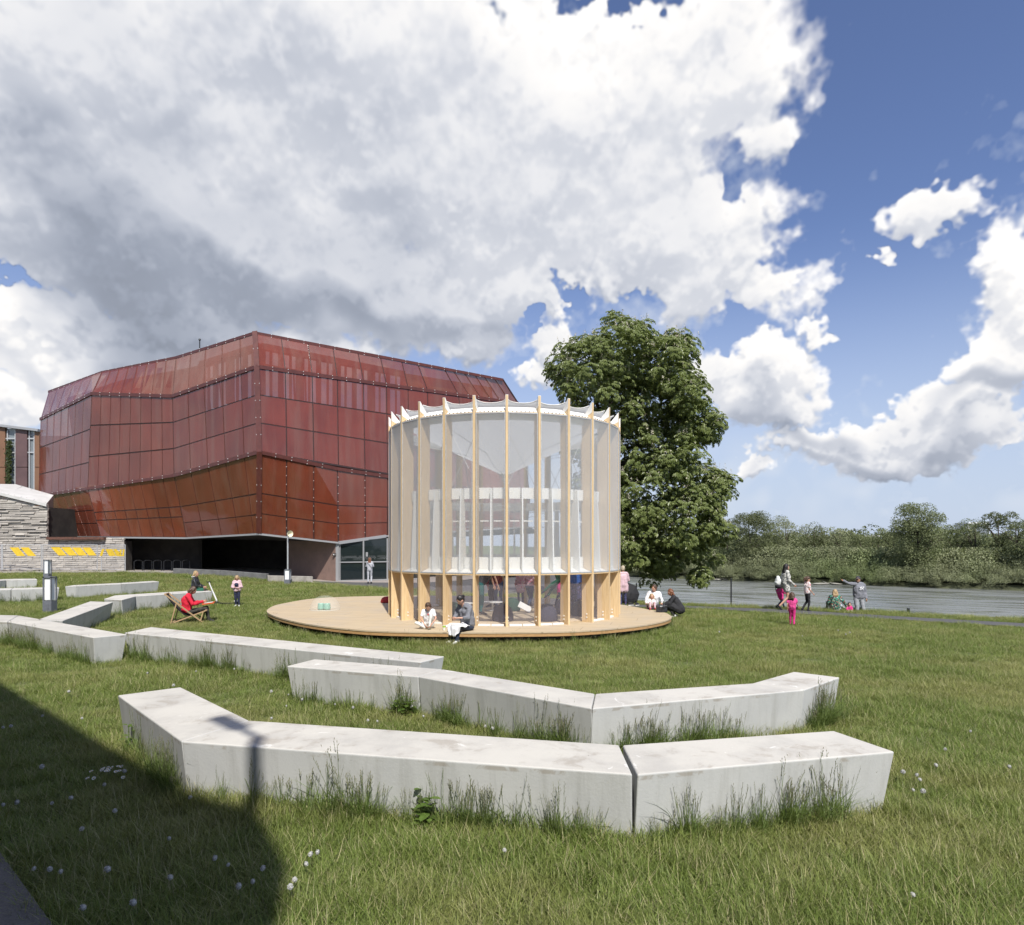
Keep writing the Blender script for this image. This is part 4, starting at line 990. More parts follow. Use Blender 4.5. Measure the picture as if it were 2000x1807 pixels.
# ------------------------------------------------------------------ concrete benches
BH = .56; bench_polys = []
def bench(segs, label, h=BH, lean=.065, joint=(.012,)):
    """segs: quads of the seat (near-left, near-right, far-right, far-left), as pixels on the seat level"""
    Q = [[at(x, y, h) for x, y in s] for s in segs]
    allp = [p for q in Q for p in q]; c = sum(allp, Vector())/len(allp); c.z = 0
    b = thing('concrete_bench', c, label, 'bench', 'faceted concrete benches on the lawn')
    for k, q in enumerate(Q):
        cc = sum(q, Vector())/4; q = [v.copy() for v in q]
        if k < len(Q)-1 and joint[min(k, len(joint)-1)]:
            g = joint[min(k, len(joint)-1)]; q[1] += (q[0]-q[1]).normalized()*g; q[2] += (q[3]-q[2]).normalized()*g
        ax = ((q[1]+q[2])-(q[0]+q[3])).normalized(); 
        near = (q[1]-q[0]).normalized(); nn = Vector((near.y, -near.x, 0)); nn = nn if nn.dot(q[0]-cc) > 0 else -nn
        fr_ = (q[2]-q[3]).normalized(); nf = Vector((fr_.y, -fr_.x, 0)); nf = nf if nf.dot(q[3]-cc) > 0 else -nf
        base = [q[0]-nn*lean, q[1]-nn*lean, q[2]-nf*lean, q[3]-nf*lean]
        if k == 0: base[0] += ax*lean*1.3; base[3] += ax*lean*1.3
        if k == len(Q)-1: base[1] -= ax*lean*1.3; base[2] -= ax*lean*1.3
        base = [Vector((v.x, v.y, -.05)) for v in base]
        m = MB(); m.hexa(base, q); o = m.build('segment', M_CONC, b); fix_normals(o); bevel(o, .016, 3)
        bench_polys.append([(v.x, v.y) for v in base]); tall_lines.append((base[0], base[1], base[2], base[3], k == len(Q)-1, k == 0))
    return b
tall_lines = []
bench([[(230, 1358), (355, 1448), (487, 1407), (353, 1342)], [(355, 1448), (1240, 1512.5), (1213, 1455), (487, 1407)], [(1245, 1512.5), (1748, 1468), (1628, 1427), (1216, 1455)]], 'nearest concrete bench, long and bent, with a dark open joint right of its middle', joint=(.006, .02))
bench([[(560, 1301), (817, 1321.5), (864, 1307), (614, 1287.5)], [(817, 1321.5), (1156, 1383.5), (1162.5, 1355), (864, 1307)], [(1157, 1383.5), (1570, 1347.6), (1469, 1334.6), (1163, 1355)], [(1570, 1347.6), (1640, 1323), (1550, 1312), (1469, 1334.6)]], 'second nearest bench, bent concrete, in front of the right half of the deck', joint=(.0, .006, .0))
bench([[(243, 1236), (330, 1244), (358, 1231.5), (295, 1224.6)], [(330, 1244), (821, 1293.5), (868, 1282), (358, 1231.5)]], 'long straight concrete bench in front of the left part of the round deck', joint=(.004,))
bench([[(-130, 1212), (15, 1214.5), (36, 1202), (-80, 1200)], [(15, 1214.5), (182, 1245.4), (248, 1239), (36, 1202)]], 'concrete bench at the left edge with a bright flared end facing right')
bench([[(73, 1210.5), (122, 1212.5), (221, 1176), (176, 1174.5)][0:4]], 'short concrete bench slanting away right behind the left edge bench')
bench([[(203, 1170), (238, 1172), (266, 1164.5), (224, 1163)], [(266, 1164.5), (416, 1155), (400, 1152), (224, 1163)]], 'concrete bench the blonde woman sits on')
bench([[(127, 1145.5), (149, 1144.8), (151, 1142.6), (145, 1142.8)], [(149, 1144.8), (238, 1140.6), (236, 1138.6), (151, 1142.6)], [(238, 1140.6), (311, 1136.2), (300, 1134.6), (236, 1138.6)]], 'thin looking concrete bench right of the lamp bollards, with one sunlit end', joint=(.0, .01))
bench([[(-60, 1155), (22, 1151.6), (26, 1148.4), (-60, 1151)], [(22, 1151.6), (116, 1148.8), (114, 1146.6), (26, 1148.4)]], 'concrete bench passing behind the nearer lamp bollard')
bench([[(-60, 1138), (12, 1133.2), (26, 1130.6), (-60, 1134)], [(12, 1133.2), (73, 1132.2), (70, 1130.2), (26, 1130.6)]], 'farthest concrete bench at the left edge of the lawn')

# ------------------------------------------------------------------ lamps, poles, fence
def bollard(px, pyf, hh, w, label, pole=None, Y=None):
    f = atg(px, pyf); t = thing('lamp_bollard', f, label, 'lamp', 'grey lamp bollards on the lawn')
    m = MB(); m.box((0, 0, hh*.17), (w, w, hh*.34)); m.box((0, 0, hh-.02), (w, w, .04)); 
    for a in (-1, 1):
        for b in (-1, 1): m.box((a*(w/2-.02), b*(w/2-.02), hh*.67), (.04, .04, hh*.66))
    o = m.build('housing', M_BOLLARD, t, world=False)
    m = MB(); m.box((0, 0, hh*.66), (w-.09, w-.09, hh*.60)); m.build('lamp_glass', M_LAMPGLASS, t, world=False)
    m = MB(); m.box((0, -w/2-.004, hh*.2), (w*.4, .012, hh*.16)); m.build('hatch', M_BOLLARD, t, world=False)
    return t, f
bollard(97.5, 1197, 1.29, .31, 'nearer lamp bollard with a tall white light window at the left')
t_b, f_b = bollard(93, 1135, 1.29, .31, 'farther lamp bollard standing right behind the nearer one')
t_p, f_p = bollard(562, 1143, 1.0, .34, 'lamp bollard with a loudspeaker pole rising from it')
t = thing('loudspeaker_pole', f_p+Vector((0, .0, 1.0)), 'thin grey pole with a round white horn loudspeaker before the red building', 'loudspeaker')
m = MB(); m.tube([(0, 0, 0), (0, 0, 2.35)], .045, 10); m.build('pole', M_GALV, t, world=False)
m = MB(); Mx = Matrix.Rotation(radians(75), 3, 'Y')@Matrix.Rotation(radians(-10), 3, 'X')
def lathe_dir(m, prof, c, d, n=16):
    d = Vector(d).normalized(); q = d.to_track_quat('Z', 'Y').to_matrix(); k = MB(); k.lathe(prof, (0, 0, 0), n); m.add([q@Vector(v)+Vector(c) for v in k.v], k.f)
lathe_dir(m, [(.05, 0), (.06, .12), (.10, .22), (.19, .32), (.20, .34), (.17, .32), (.08, .2), (.03, .2)], (.0, -.04, 2.22), (.72, -.68, .02))
m.build('horn', mat('cream plastic', (.72, .68, .50), None, rough=.4), t, world=False)
m = MB(); m.box((0, 0, 2.36), (.1, .1, .16)); m.build('bracket', M_BLACK, t, world=False)
def post(px, py0, py1, w, label, material=M_DARKSTEEL):
    Y = FPX*CAMZ/(py1-HOR); p = pt(px, py1, Y); h = (py1-py0)/FPX*Y; m = MB(); m.tube([(0, 0, -.1), (0, 0, h)], w/2, 10); m.ell((0, 0, h), w*.55, 8, 6); o = m.build('marker_post', material, None, loc=None); o.location = (p.x, p.y, 0); return tag(o, label, 'post')
post(1428, 1131, 1183, .055, 'thin tall grey post on the river bank right of the chestnut tree')
post(1243, 1140, 1179, .05, 'thin post behind the black umbrella by the pavilion')
post(1774, 1190, 1197, .10, 'short grey stub post on the river bank at the right')
# mobile fence
def fence(xa, Ya, xb, Yb, label, stripes, legs=True):
    A = Vector((sx(xa, Ya), Ya, gz(sx(xa, Ya), Ya)+.06)); B = Vector((sx(xb, Yb), Yb, gz(sx(xb, Yb), Yb)+.06)); H = 2.0
    t = thing('fence_panel', A, label, 'fence', 'mobile wire fence panels with yellow banners'); L = (B-A).length
    m = MB(); up = Vector((0, 0, H)); 
    for u in (0, 1): m.tube([A.lerp(B, u), A.lerp(B, u)+up], .034, 8)
    m.tube([A+up, B+up], .02, 6); m.tube([A+Vector((0, 0, .15)), B+Vector((0, 0, .15))], .02, 6); m.build('frame', M_GALV, t)
    m = MB(); nw = int(L/.11)
    for i in range(1, nw): m.bar(A.lerp(B, i/nw)+Vector((0, 0, .15)), A.lerp(B, i/nw)+up, .009, .009)
    for k in range(1, 8): m.bar(A+Vector((0, 0, .15+1.85*k/8)), B+Vector((0, 0, .15+1.85*k/8)), .010, .010)
    tag(m.build('wire_mesh', M_GALV, t), kind='stuff')
    for u in (0, 1):
        c = A.lerp(B, u); m = MB(); m.box((c.x, c.y, c.z-.03+.03), (.24, .62, .13)); m.build('foot_block', M_KERB, t)
    nrm = (B-A).cross(Vector((0, 0, 1))).normalized(); nrm = -nrm if nrm.y > 0 else nrm
    for s in stripes:
        q = []
        for (px, py) in s:
            e = edge_at(A, B, px); q.append(Vector((e.x, e.y, CAMZ-(py-HOR)/FPX*e.y))+nrm*.04)
        m = MB(); m.slab(q, .006, nrm); o = m.build('yellow_stripe', M_YELLOW, t); fix_normals(o)
    return t
S1 = [[(19.6, 1069.3), (36.5, 1069.3), (50, 1086), (33.8, 1086)], [(40.5, 1069.3), (56.7, 1069.3), (71.5, 1086), (55.5, 1086)]]
S2 = [[(100, 1069), (117.5, 1069), (131, 1085), (115, 1085)], [(120, 1069), (138, 1069), (152, 1085), (135.5, 1085)], [(141, 1069.5), (158, 1069.5), (171, 1085), (154.5, 1085)], [(161, 1069.5), (177, 1069.5), (189.5, 1085), (174, 1085)]]
S3 = [[(206.5, 1072.5), (220, 1072.5), (228, 1086), (214, 1086)], [(222, 1072.5), (228, 1072.5), (241, 1086.5), (229, 1086.5)], [(200, 1072.5), (205, 1072.5), (200.5, 1086), (195.5, 1086)], [(236, 1073), (239, 1073), (237.5, 1083), (233.5, 1083)], [(241, 1073), (244.5, 1073), (243, 1086.5), (239.5, 1086.5)]]
fence(-85, 50.8, 3, 50.7, 'wire fence panel leaving the picture at the left edge', [])
fence(5, 50.7, 81, 50.4, 'wire fence panel with two yellow stripes by the stone wall', S1)
fence(84, 50.4, 190, 50.0, 'wire fence panel with four yellow slanted stripes', S2)
fence(198, 49.8, 244.5, 48.6, 'end wire fence panel with crossing yellow stripes, at the dark passage', S3)
for i, px_ in enumerate((262, 281, 300, 320, 338, 356)):
    p = atg(px_, 1114.0); p = Vector((sx(px_, 50.8), 50.8, gz(sx(px_, 50.8), 50.8))); m = MB(); m.tube([(0, 0, 0), (0, 0, .78), (.06, .2, .86), (.12, .6, .86), (.18, .8, .78), (.18, .8, 0)], .03, 8)
    o = m.build('bike_rack', M_DARKSTEEL, None, loc=None); o.location = p; tag(o, ('leftmost', 'second from left', 'third from left', 'third from right', 'second from right', 'rightmost')[i]+' of the dark hoop bicycle stands in the passage', 'bike rack', 'hoop stands in the passage')

# ------------------------------------------------------------------ small things on and by the deck
q = at(635, 1190.5, DZ); t = thing('display_dome', q, 'clear acrylic dome on the deck over two green cups', 'dome')
m = MB(); m.lathe([(.485, 0), (.47, .16), (.40, .30), (.28, .40), (.13, .455), (.01, .465)], (0, 0, 0), 36, close=False); m.build('shell', M_DOME, t, world=False, smooth=True)
m = MB(); m.lathe([(.49, 0), (.495, .0), (.495, .012), (.485, .012)], (0, 0, 0), 36, close=False); m.build('rim', glassy('acrylic rim', (.8, .85, .85), .05, .5), t, world=False)
M_MINT = mat('mint enamel', (.20, .42, .33), (.26, .48, .40), 14, .3)
for dx_, lb in ((-.105, 'left of the two mint green cups under the clear dome'), (.105, 'right of the two mint green cups under the clear dome')):
    m = MB(); m.lathe([(.085, 0), (.105, .02), (.112, .06), (.10, .18), (.104, .205), (.096, .205), (.092, .19), (.10, .06), (.08, .03), (.0, .03)], (0, 0, 0), 22)
    o = bpy.data.objects.new('cup', m.mesh('cup', M_MINT, smooth=True)); COL.objects.link(o); o.location = (q.x+dx_, q.y-.12-dx_*.2, DZ+.003); tag(o, lb, 'cup')
q = at(867.5, 1231, DZ); m = MB(); m.lathe([(.028, 0), (.042, .12), (.044, .12), (.0, .121)], (0, 0, 0), 16); t = thing('takeaway_cup', q, 'green and white takeaway cup on the deck between the boy and the seated woman', 'cup')
m.build('cup_body', mat('paper cup', (.75, .75, .7), None), t, world=False)
m = MB(); m.lathe([(.037, .07), (.043, .115), (.039, .118), (.034, .07)], (0, 0, 0), 16); m.build('sleeve', mat('lime green paper', (.33, .55, .06), None), t, world=False)
q = at(875, 1224, DZ); m = MB(); m.add([Vector((-.13, -.1, .01)), Vector((.12, -.12, .01)), Vector((.16, .08, .03)), Vector((-.1, .1, .02)), Vector((.02, 0, .06))], [(0, 1, 4), (1, 2, 4), (2, 3, 4), (3, 0, 4)]); o = m.build('paper_napkin', M_WHITE, None, loc=None); o.location = q; tag(o, 'crumpled white paper on the deck behind the green cup', 'paper')
# pair of dark trainers on the deck
q = at(1238, 1183.3, DZ); 
for k, (dx_, rz_) in enumerate(((-.10, .5), (.12, .9))):
    t = thing('trainer', q+Vector((dx_, 0, 0)), ('left' if k == 0 else 'right')+' one of two black trainers left on the deck by the umbrella', 'shoe', 'pair of black trainers on the deck', rz_)
    m = MB(); m.ell((0, 0, .055), (.135, .045, .045), 12, 8); m.ell((-.07, 0, .085), (.055, .04, .04), 10, 6); m.build('upper', M_BLACK, t, world=False, smooth=True)
    m = MB(); m.ell((0, 0, .02), (.14, .05, .022), 12, 6); m.build('sole', M_WHITE, t, world=False, smooth=True)
# black umbrella lying open beyond the deck
q = at(1234, 1183.5, 0); t = thing('umbrella', q+Vector((0, .25, 0)), 'open black umbrella lying on the grass behind the woman in the pink coat', 'umbrella')
m = MB(); dvec = Vector((.25, -.9, .15)).normalized(); qm = dvec.to_track_quat('Z', 'Y').to_matrix(); k = 8; vs = [qm@Vector((0, 0, .02))]
for j, (r_, z_) in enumerate(((.28, -.03), (.48, -.12), (.60, -.24))):
    for i in range(k): vs.append(qm@Vector((r_*cos(2*pi*i/k), r_*sin(2*pi*i/k), z_)))
vs = [v*.80+Vector((0, 0, .46)) for v in vs]; f = [(0, 1+i, 1+(i+1) % k) for i in range(k)]+[(1+j*k+i, 1+(j+1)*k+i, 1+(j+1)*k+(i+1) % k, 1+j*k+(i+1) % k) for j in (0, 1) for i in range(k)]
m.add(vs, f); o = m.build('canopy', M_BLACK, t, world=False)
m = MB(); m.tube([qm@Vector((0, 0, .08))+Vector((0, 0, .5)), qm@Vector((0, 0, -.62))+Vector((0, 0, .5))], .01, 6); m.build('shaft', M_DARKSTEEL, t, world=False)
# far white blocks beyond the trees
def far_block(px0, px1, py0, py1, Y, label):
    c = pt((px0+px1)/2, HOR, Y); w_ = (px1-px0)/FPX*Y; z1 = sz(py0, Y); t = thing('apartment_block', (c.x, Y, 0), label, 'building')
    m = MB(); m.box((c.x, Y, z1/2-3), (w_, 20, z1+6)); m.build('wall', mat('far white wall', (.75, .75, .75), None), t)
    m = MB(); nr = max(2, int((py1-py0)/3)); 
    for r in range(nr): m.box((c.x, Y-10.1, z1-2.2-r*(z1-sz(py1, Y))/nr), (w_*.94, .2, 1.3))
    m.build('window_band', M_GLASSP, t)
far_block(1674, 1708, 1046, 1060, 700, 'low white block above the trees left of the tall poplar')
far_block(1736, 1758, 1044, 1060, 700, 'white block just left of the tall poplar, above the trees')
far_block(1878, 1918, 1021, 1050, 640, 'white tower block rising over the trees at the right')
# the building behind the photographer, whose shade lies across the lawn, and a street lamp in front of it
H_ = 12.0; k_ = H_/math.tan(radians(SUN_EL)); sh0 = Vector((sin(radians(SUN_AZ)), -cos(radians(SUN_AZ)), 0))*k_
def gp(x, y): v = at(x, y); return Vector((v.x, v.y, 0))
shp = [gp(0, 1336), gp(378, 1562), gp(506, 1598), gp(566, 1700), gp(535, 1807)]
rf_ = [v+sh0 for v in shp]; d1 = (shp[0]-shp[1]).normalized(); d2 = (shp[4]-shp[3]).normalized()
cA = rf_[0]+d1*20; cB = rf_[4]+d2*24; c00 = rf_[1]; c0 = rf_[3]
foot = [cB, rf_[4], rf_[3], rf_[2], rf_[1], rf_[0], cA, cA+Vector((-8, -24, 0))]
bb = thing('office_building', (c0.x, c0.y, 0), 'plain building behind the camera, outside the picture', 'building')
m = MB(); m.hexa(foot, [v+Vector((0, 0, H_)) for v in foot]); o = m.build('wall', M_DARKWALL, bb); fix_normals(o)
m = MB(); dd = (cA-c00).normalized(); 
for i in range(8):
    for z in (1.6, 5.2, 8.6): c = c00.lerp(cA, (i+.5)/8); m.box((c.x+dd.y*.06, c.y-dd.x*.06, z+.8), (2.1, .1, 1.9), math.atan2(dd.y, dd.x))
m.build('window', M_GLASS, bb)
# ------------------------------------------------------------------ street lamp on the granite pavement behind the camera (its shadow falls on the nearest bench)
sh_ = Vector((-2.44, 6.42, .5)); Lh = 8.6; LT = .5+Lh*math.tan(radians(SUN_EL))-.06
t = thing('street_lamp', (sh_.x+Lh*sin(radians(SUN_AZ)), sh_.y-Lh*cos(radians(SUN_AZ)), .06), 'tall street lamp on the granite paving behind the camera', 'lamp')
m = MB(); m.tube([(0, 0, 0), (0, 0, LT)], [.085, .065], 10); m.build('pole', M_DARKSTEEL, t, world=False)
m = MB(); m.tube([(0, 0, LT), (-.30, .30, LT+.02)], .045, 8); m.box((-.50, .50, LT+.04), (.60, .17, .12), radians(135)); m.build('lamp_head', M_DARKSTEEL, t, world=False)

# ------------------------------------------------------------------ people
def cloth(name, c1, c2=None, scale=30, rough=.85, **k): return mat(name, c1, c2, scale, rough, bump=.25, bscale=60, **k)
SKIN1 = mat('light skin', (.52, .30, .215), (.48, .26, .18), 9, .5); SKIN2 = mat('tanned skin', (.40, .21, .13), (.36, .18, .11), 9, .5)
HBROWN = mat('brown hair', (.055, .03, .018), (.09, .05, .03), 40, .5, stretch=(1, 1, .3)); HBLACK = mat('black hair', (.012, .010, .010), (.025, .02, .02), 40, .45)
HBLOND = mat('blonde hair', (.42, .30, .16), (.30, .20, .10), 40, .5); HAUB = mat('auburn hair', (.20, .075, .03), (.12, .045, .02), 40, .45); HGREY = mat('grey blonde hair', (.45, .38, .27), (.35, .3, .22), 40, .6)
EYE = mat('dark eyes', (.02, .015, .012), None, rough=.2); LIP = mat('lips', (.38, .12, .10), None)
CJEAN = cloth('dark blue jeans', (.018, .028, .055), (.03, .042, .075)); CJEAN2 = cloth('blue jeans', (.05, .08, .16), (.03, .05, .11))
CGREY = cloth('grey knit', (.20, .205, .23), (.16, .165, .19)); CGREY2 = cloth('light grey jersey', (.50, .51, .54), (.38, .39, .42)); CWHITE = cloth('white cotton', (.80, .79, .80), (.70, .70, .72))
CCREAM = cloth('off white cotton', (.72, .73, .70), (.64, .65, .62)); CRED = cloth('red jacket cloth', (.62, .015, .045), (.50, .01, .03)); CBLACK = cloth('black cloth', (.014, .014, .017), (.025, .025, .028))
CPINK = cloth('pale pink cloth', (.62, .44, .48), (.55, .38, .42)); CMAG = cloth('magenta cloth', (.62, .03, .22), (.52, .02, .17)); CLEATHER = mat('black leather', (.012, .013, .016), (.03, .03, .035), 14, .35)
CGREEN = cloth('green cloth', (.01, .085, .05), (.015, .11, .065)); CTEAL = cloth('teal cloth', (.01, .11, .11), (.02, .15, .14)); CNAVY = cloth('navy cloth', (.015, .02, .05), (.025, .03, .07)); CTIGHT = cloth('sheer black tights', (.045, .025, .02), (.03, .02, .018)); CCAMO = cloth('mottled dark trousers', (.06, .055, .045), (.02, .02, .018), 14)
CDKRED = cloth('dark red knit', (.22, .015, .02), (.16, .01, .015)); CDGREY = cloth('dark grey cloth', (.05, .052, .06), (.035, .036, .042))
def pattern(name, base, dots, scale, th=.35):
    m = mat(name, base, rough=.85); t, b = matnodes(m); tc = t.new('ShaderNodeTexCoord'); c = tuple(base[:3])+(1,)
    for i, (col, k) in enumerate(dots):
        n = t.noise(t.vmath('ADD', tc.outputs['Object'], (i*3.7, i*1.9, i*5.1)), scale, 2, .5); c = t.mix(t.ramp(n, k, k+.03), c, tuple(col)+(1,))
    t.put(b.inputs['Base Color'], c); return m
CFLORAL = pattern('dark floral print', (.02, .025, .03), [((.05, .30, .20), .52), ((.60, .25, .16), .60), ((.6, .55, .5), .64)], 22)
CPRINT = pattern('grey white leaf print', (.55, .54, .50), [((.10, .10, .10), .55), ((.25, .27, .26), .60)], 20)
CDOTS = pattern('white with red dots', (.75, .68, .66), [((.60, .08, .10), .60), ((.3, .05, .06), .68)], 26)
CPFLOR = pattern('pink flowered print', (.62, .40, .46), [((.65, .1, .2), .58), ((.8, .75, .75), .62)], 24); CDRESS = pattern('navy patterned dress', (.03, .035, .09), [((.12, .12, .25), .55), ((.3, .05, .12), .66)], 26)

STAND = dict(pelvis=(0, 0, .93), waist=(0, .0, 1.08), chest=(0, 0, 1.28), neck=(0, -.01, 1.44), head=(0, .02, 1.60),
    hip_l=(-.09, 0, .91), hip_r=(.09, 0, .91), knee_l=(-.10, .03, .50), knee_r=(.10, .03, .50), ank_l=(-.10, -.02, .09), ank_r=(.10, -.02, .09), toe_l=(-.12, .13, .03), toe_r=(.12, .13, .03),
    sh_l=(-.165, 0, 1.40), sh_r=(.165, 0, 1.40), el_l=(-.22, -.02, 1.12), el_r=(.22, -.02, 1.12), wr_l=(-.23, .06, .88), wr_r=(.23, .06, .88), look=(0, 1, 0))
RV = .017
TXF = bpy.data.textures.new('folds', 'CLOUDS'); TXF.noise_scale = .11; TXF.noise_depth = 2
TXH = bpy.data.textures.new('locks', 'CLOUDS'); TXH.noise_scale = .035; TXH.noise_depth = 2
def remesh(name, mb, material, parent, vox=RV, off=None):
    o = mb.build(name, material, parent, world=False, smooth=True)
    r = o.modifiers.new('remesh', 'REMESH'); r.mode = 'VOXEL'; r.voxel_size = vox; r.use_smooth_shade = True
    s = o.modifiers.new('smooth', 'SMOOTH'); s.iterations = 2; s.factor = .5
    if name in ('top', 'coat', 'skirt', 'trousers', 'white_garment', 'hair', 'bag', 'handbag'):
        d = o.modifiers.new('folds', 'DISPLACE'); d.texture = TXH if name == 'hair' else TXF; d.texture_coords = 'LOCAL'; d.mid_level = .5; d.strength = {'coat': .035, 'top': .05, 'trousers': .03, 'hair': .03}.get(name, .03)
    return o
def person(loc, face, label, s=1.0, pose=None, top=CGREY, legs=CJEAN, shoes=CBLACK, skin=SKIN1, hair=HBROWN, hairstyle='short', sleeves='long', legcover='long', coat=None, skirt=None, fat=1.0, child=False, wide=1.0, holds=None, topfat=1.0, group=None, shoe_on=True):
    J = dict(STAND); J.update(pose or {}); J = {k: Vector(v) for k, v in J.items()}
    look = J.pop('look').normalized()
    if child:      # a bigger head on a smaller body
        pass
    t = thing('person', loc, label, 'person', group, rz=face); S_ = s
    hs = 1.04 if s > .92 else 1.04+(.92-s)*1.45
    J = {k: v*S_ for k, v in J.items()}
    f = fat*S_; L = lambda k: J[k]
    up = Vector((0, 0, 1)); side = look.cross(up).normalized() if abs(look.z) < .95 else Vector((1, 0, 0)); upv = side.cross(look).normalized()
    R = Matrix((side, look, upv)).transposed()
    H = L('head'); hd = hs*S_
    b = MB()
    b.ell(H, (.073*hd, .090*hd, .108*hd), 14, 10, R); b.ell(H+R@Vector((0, .030, -.055))*hd, (.052*hd, .058*hd, .055*hd), 10, 8, R)   # skull and jaw
    b.capsule(H+R@Vector((0, .088, .0))*hd, H+R@Vector((0, .102, -.022))*hd, .010*hd, .014*hd, 8)                                    # nose
    for a in (-1, 1): b.ell(H+R@Vector((a*.074, -.005, -.01))*hd, (.012*hd, .02*hd, .03*hd), 8, 6, R)
    b.capsule(L('neck')-up*.02, H+R@Vector((0, -.02, -.06))*hd, .050*f, .046*f)
    for x in ('l', 'r'):
        b.capsule(L('sh_'+x), L('el_'+x), .042*f, .034*f); b.capsule(L('el_'+x), L('wr_'+x), .034*f, .023*f)
        b.capsule(L('hip_'+x), L('knee_'+x), .075*f, .050*f); b.capsule(L('knee_'+x), L('ank_'+x), .048*f, .032*f); b.capsule(L('ank_'+x), L('toe_'+x), .034*f, .026*f)
        d = (L('wr_'+x)-L('el_'+x)).normalized(); w = L('wr_'+x); b.capsule(w, w+d*.055*S_, .024*f, .028*f)
    b.capsule(L('pelvis')+Vector((-.05*f, 0, 0)), L('pelvis')+Vector((.05*f, 0, 0)), .11*f, .11*f); b.capsule(L('pelvis'), L('chest'), .11*f, .12*f)
    b.capsule(L('sh_l').lerp(L('neck'), .25), L('sh_r').lerp(L('neck'), .25), .055*f, .055*f)
    body = remesh('body', b, skin, t)
    # fingers, rooted in the palm
    h = MB()
    for x, sg in (('l', -1), ('r', 1)):
        w = L('wr_'+x); d = (w-L('el_'+x)).normalized(); c = J.get('curl_'+x); u = d.cross(Vector((1, 0, 0))) if abs(d.x) < .9 else d.cross(Vector((0, 0, 1))); u.normalize(); v = d.cross(u)
        if v.dot(look) > 0 and False: v = -v
        for k in range(4):
            o_ = w+d*.065*S_+u*(k-1.5)*.017*S_; ln = (.062, .072, .068, .052)[k]*S_
            p1 = o_+d*ln*.5+v*.006*sg; p2 = o_+d*ln*.95+v*ln*.35*sg; h.tube([o_-d*.02*S_, o_, p1, p2], [.0085*S_, .0085*S_, .0075*S_, .0055*S_], 6)
        o_ = w+d*.03*S_+u*.024*S_; h.tube([o_, o_+d*.03*S_+u*.022*S_, o_+d*.052*S_+u*.026*S_], [.010*S_, .009*S_, .006*S_], 6)
    h.build('fingers', skin, t, world=False, smooth=True)
    e = MB()
    for a in (-1, 1): e.ell(H+R@Vector((a*.030, .080, .012))*hd, (.012*hd, .008*hd, .007*hd), 8, 6, R)
    e.build('eyes', EYE, t, world=False)
    e = MB(); e.ell(H+R@Vector((0, .083, -.055))*hd, (.022*hd, .008*hd, .007*hd), 8, 6, R); e.build('mouth', LIP, t, world=False)
    # hair
    if hair:
        g = MB()
        g.ell(H+R@Vector((0, -.018, .028))*hd, (.084*hd, .092*hd, .098*hd), 14, 10, R)
        g.ell(H+R@Vector((0, -.045, -.01))*hd, (.080*hd, .066*hd, .085*hd), 12, 8, R)
        if hairstyle in ('long', 'bob'):
            ln = .16 if hairstyle == 'bob' else .32
            for a in (-.06, -.02, .02, .06): g.capsule(H+R@Vector((a, -.06, .0))*hd, H+R@Vector((a*1.25, -.085, -ln*.55))*hd-up*.02, .035*hd, .030*hd); g.capsule(H+R@Vector((a*1.25, -.085, -ln*.55))*hd, H+R@Vector((a*1.2, -.07, 0))*hd-up*ln*hd, .030*hd, .018*hd)
            for a in (-1, 1): g.capsule(H+R@Vector((a*.070, .0, .02))*hd, H+R@Vector((a*.078, .0, -.10))*hd, .022*hd, .020*hd)
        if hairstyle == 'pony':
            g.capsule(H+R@Vector((0, -.10, .05))*hd, H+R@Vector((0, -.15, .02))*hd, .03*hd, .03*hd); g.capsule(H+R@Vector((0, -.15, .02))*hd, H+R@Vector((0, -.15, 0))*hd-up*.20*hd, .032*hd, .012*hd)
        if hairstyle == 'bun': g.ell(H+R@Vector((0, -.10, .08))*hd, .045*hd, 10, 8)
        if hairstyle == 'tails':
            for a in (-1, 1): g.capsule(H+R@Vector((a*.07, -.03, .02))*hd, H+R@Vector((a*.11, .0, 0))*hd-up*.16*hd, .03*hd, .018*hd)
        if hairstyle == 'cap':
            pass
        # fringe kept off the face
        o = remesh('hair' if hairstyle != 'cap' else 'cap', g, hair, t, .013)
        if hairstyle == 'cap':
            q = MB(); q.ell(H+R@Vector((0, .10, .055))*hd, (.06*hd, .065*hd, .008*hd), 12, 6, R); q.build('cap_peak', hair, t, world=False, smooth=True)
    def jitter(v, a): return v
    # trousers or tights
    if legs:
        g = MB(); k = 1.17 if legcover != 'tights' else 1.04
        for x in ('l', 'r'):
            g.capsule(L('hip_'+x), L('knee_'+x), .078*f*k, .055*f*k)
            if legcover in ('long', 'tights'): g.capsule(L('knee_'+x), L('ank_'+x).lerp(L('knee_'+x), .04), .054*f*k, .041*f*k)
        g.capsule(L('pelvis')+Vector((-.055*f, 0, -.01)), L('pelvis')+Vector((.055*f, 0, -.01)), .118*f, .118*f)
        remesh('trousers' if legcover != 'tights' else 'tights', g, legs, t)
    if shoes:
        g = MB()
        for x in ('l', 'r'):
            a, tt = L('ank_'+x), L('toe_'+x); d = (tt-a).normalized(); g.capsule(a-d*.035*f, tt+d*.02*f, .043*f, .034*f)
        remesh('shoes', g, shoes, t, .014)
    if skirt:
        m_, ln, wd = skirt; g = MB(); P0 = L('pelvis')
        kn = (L('knee_l')+L('knee_r'))/2; hp = (L('hip_l')+L('hip_r'))/2; d = (kn-hp); 
        for x in ('l', 'r'): g.capsule(L('hip_'+x), L('hip_'+x)+(L('knee_'+x)-L('hip_'+x))*ln*1.0, .10*f, .105*f*wd)
        g.capsule(hp, hp+d*ln, .13*f, .13*f*wd); g.capsule(P0+Vector((-.06*f, 0, 0)), P0+Vector((.06*f, 0, 0)), .125*f, .125*f); remesh('skirt', g, m_, t)
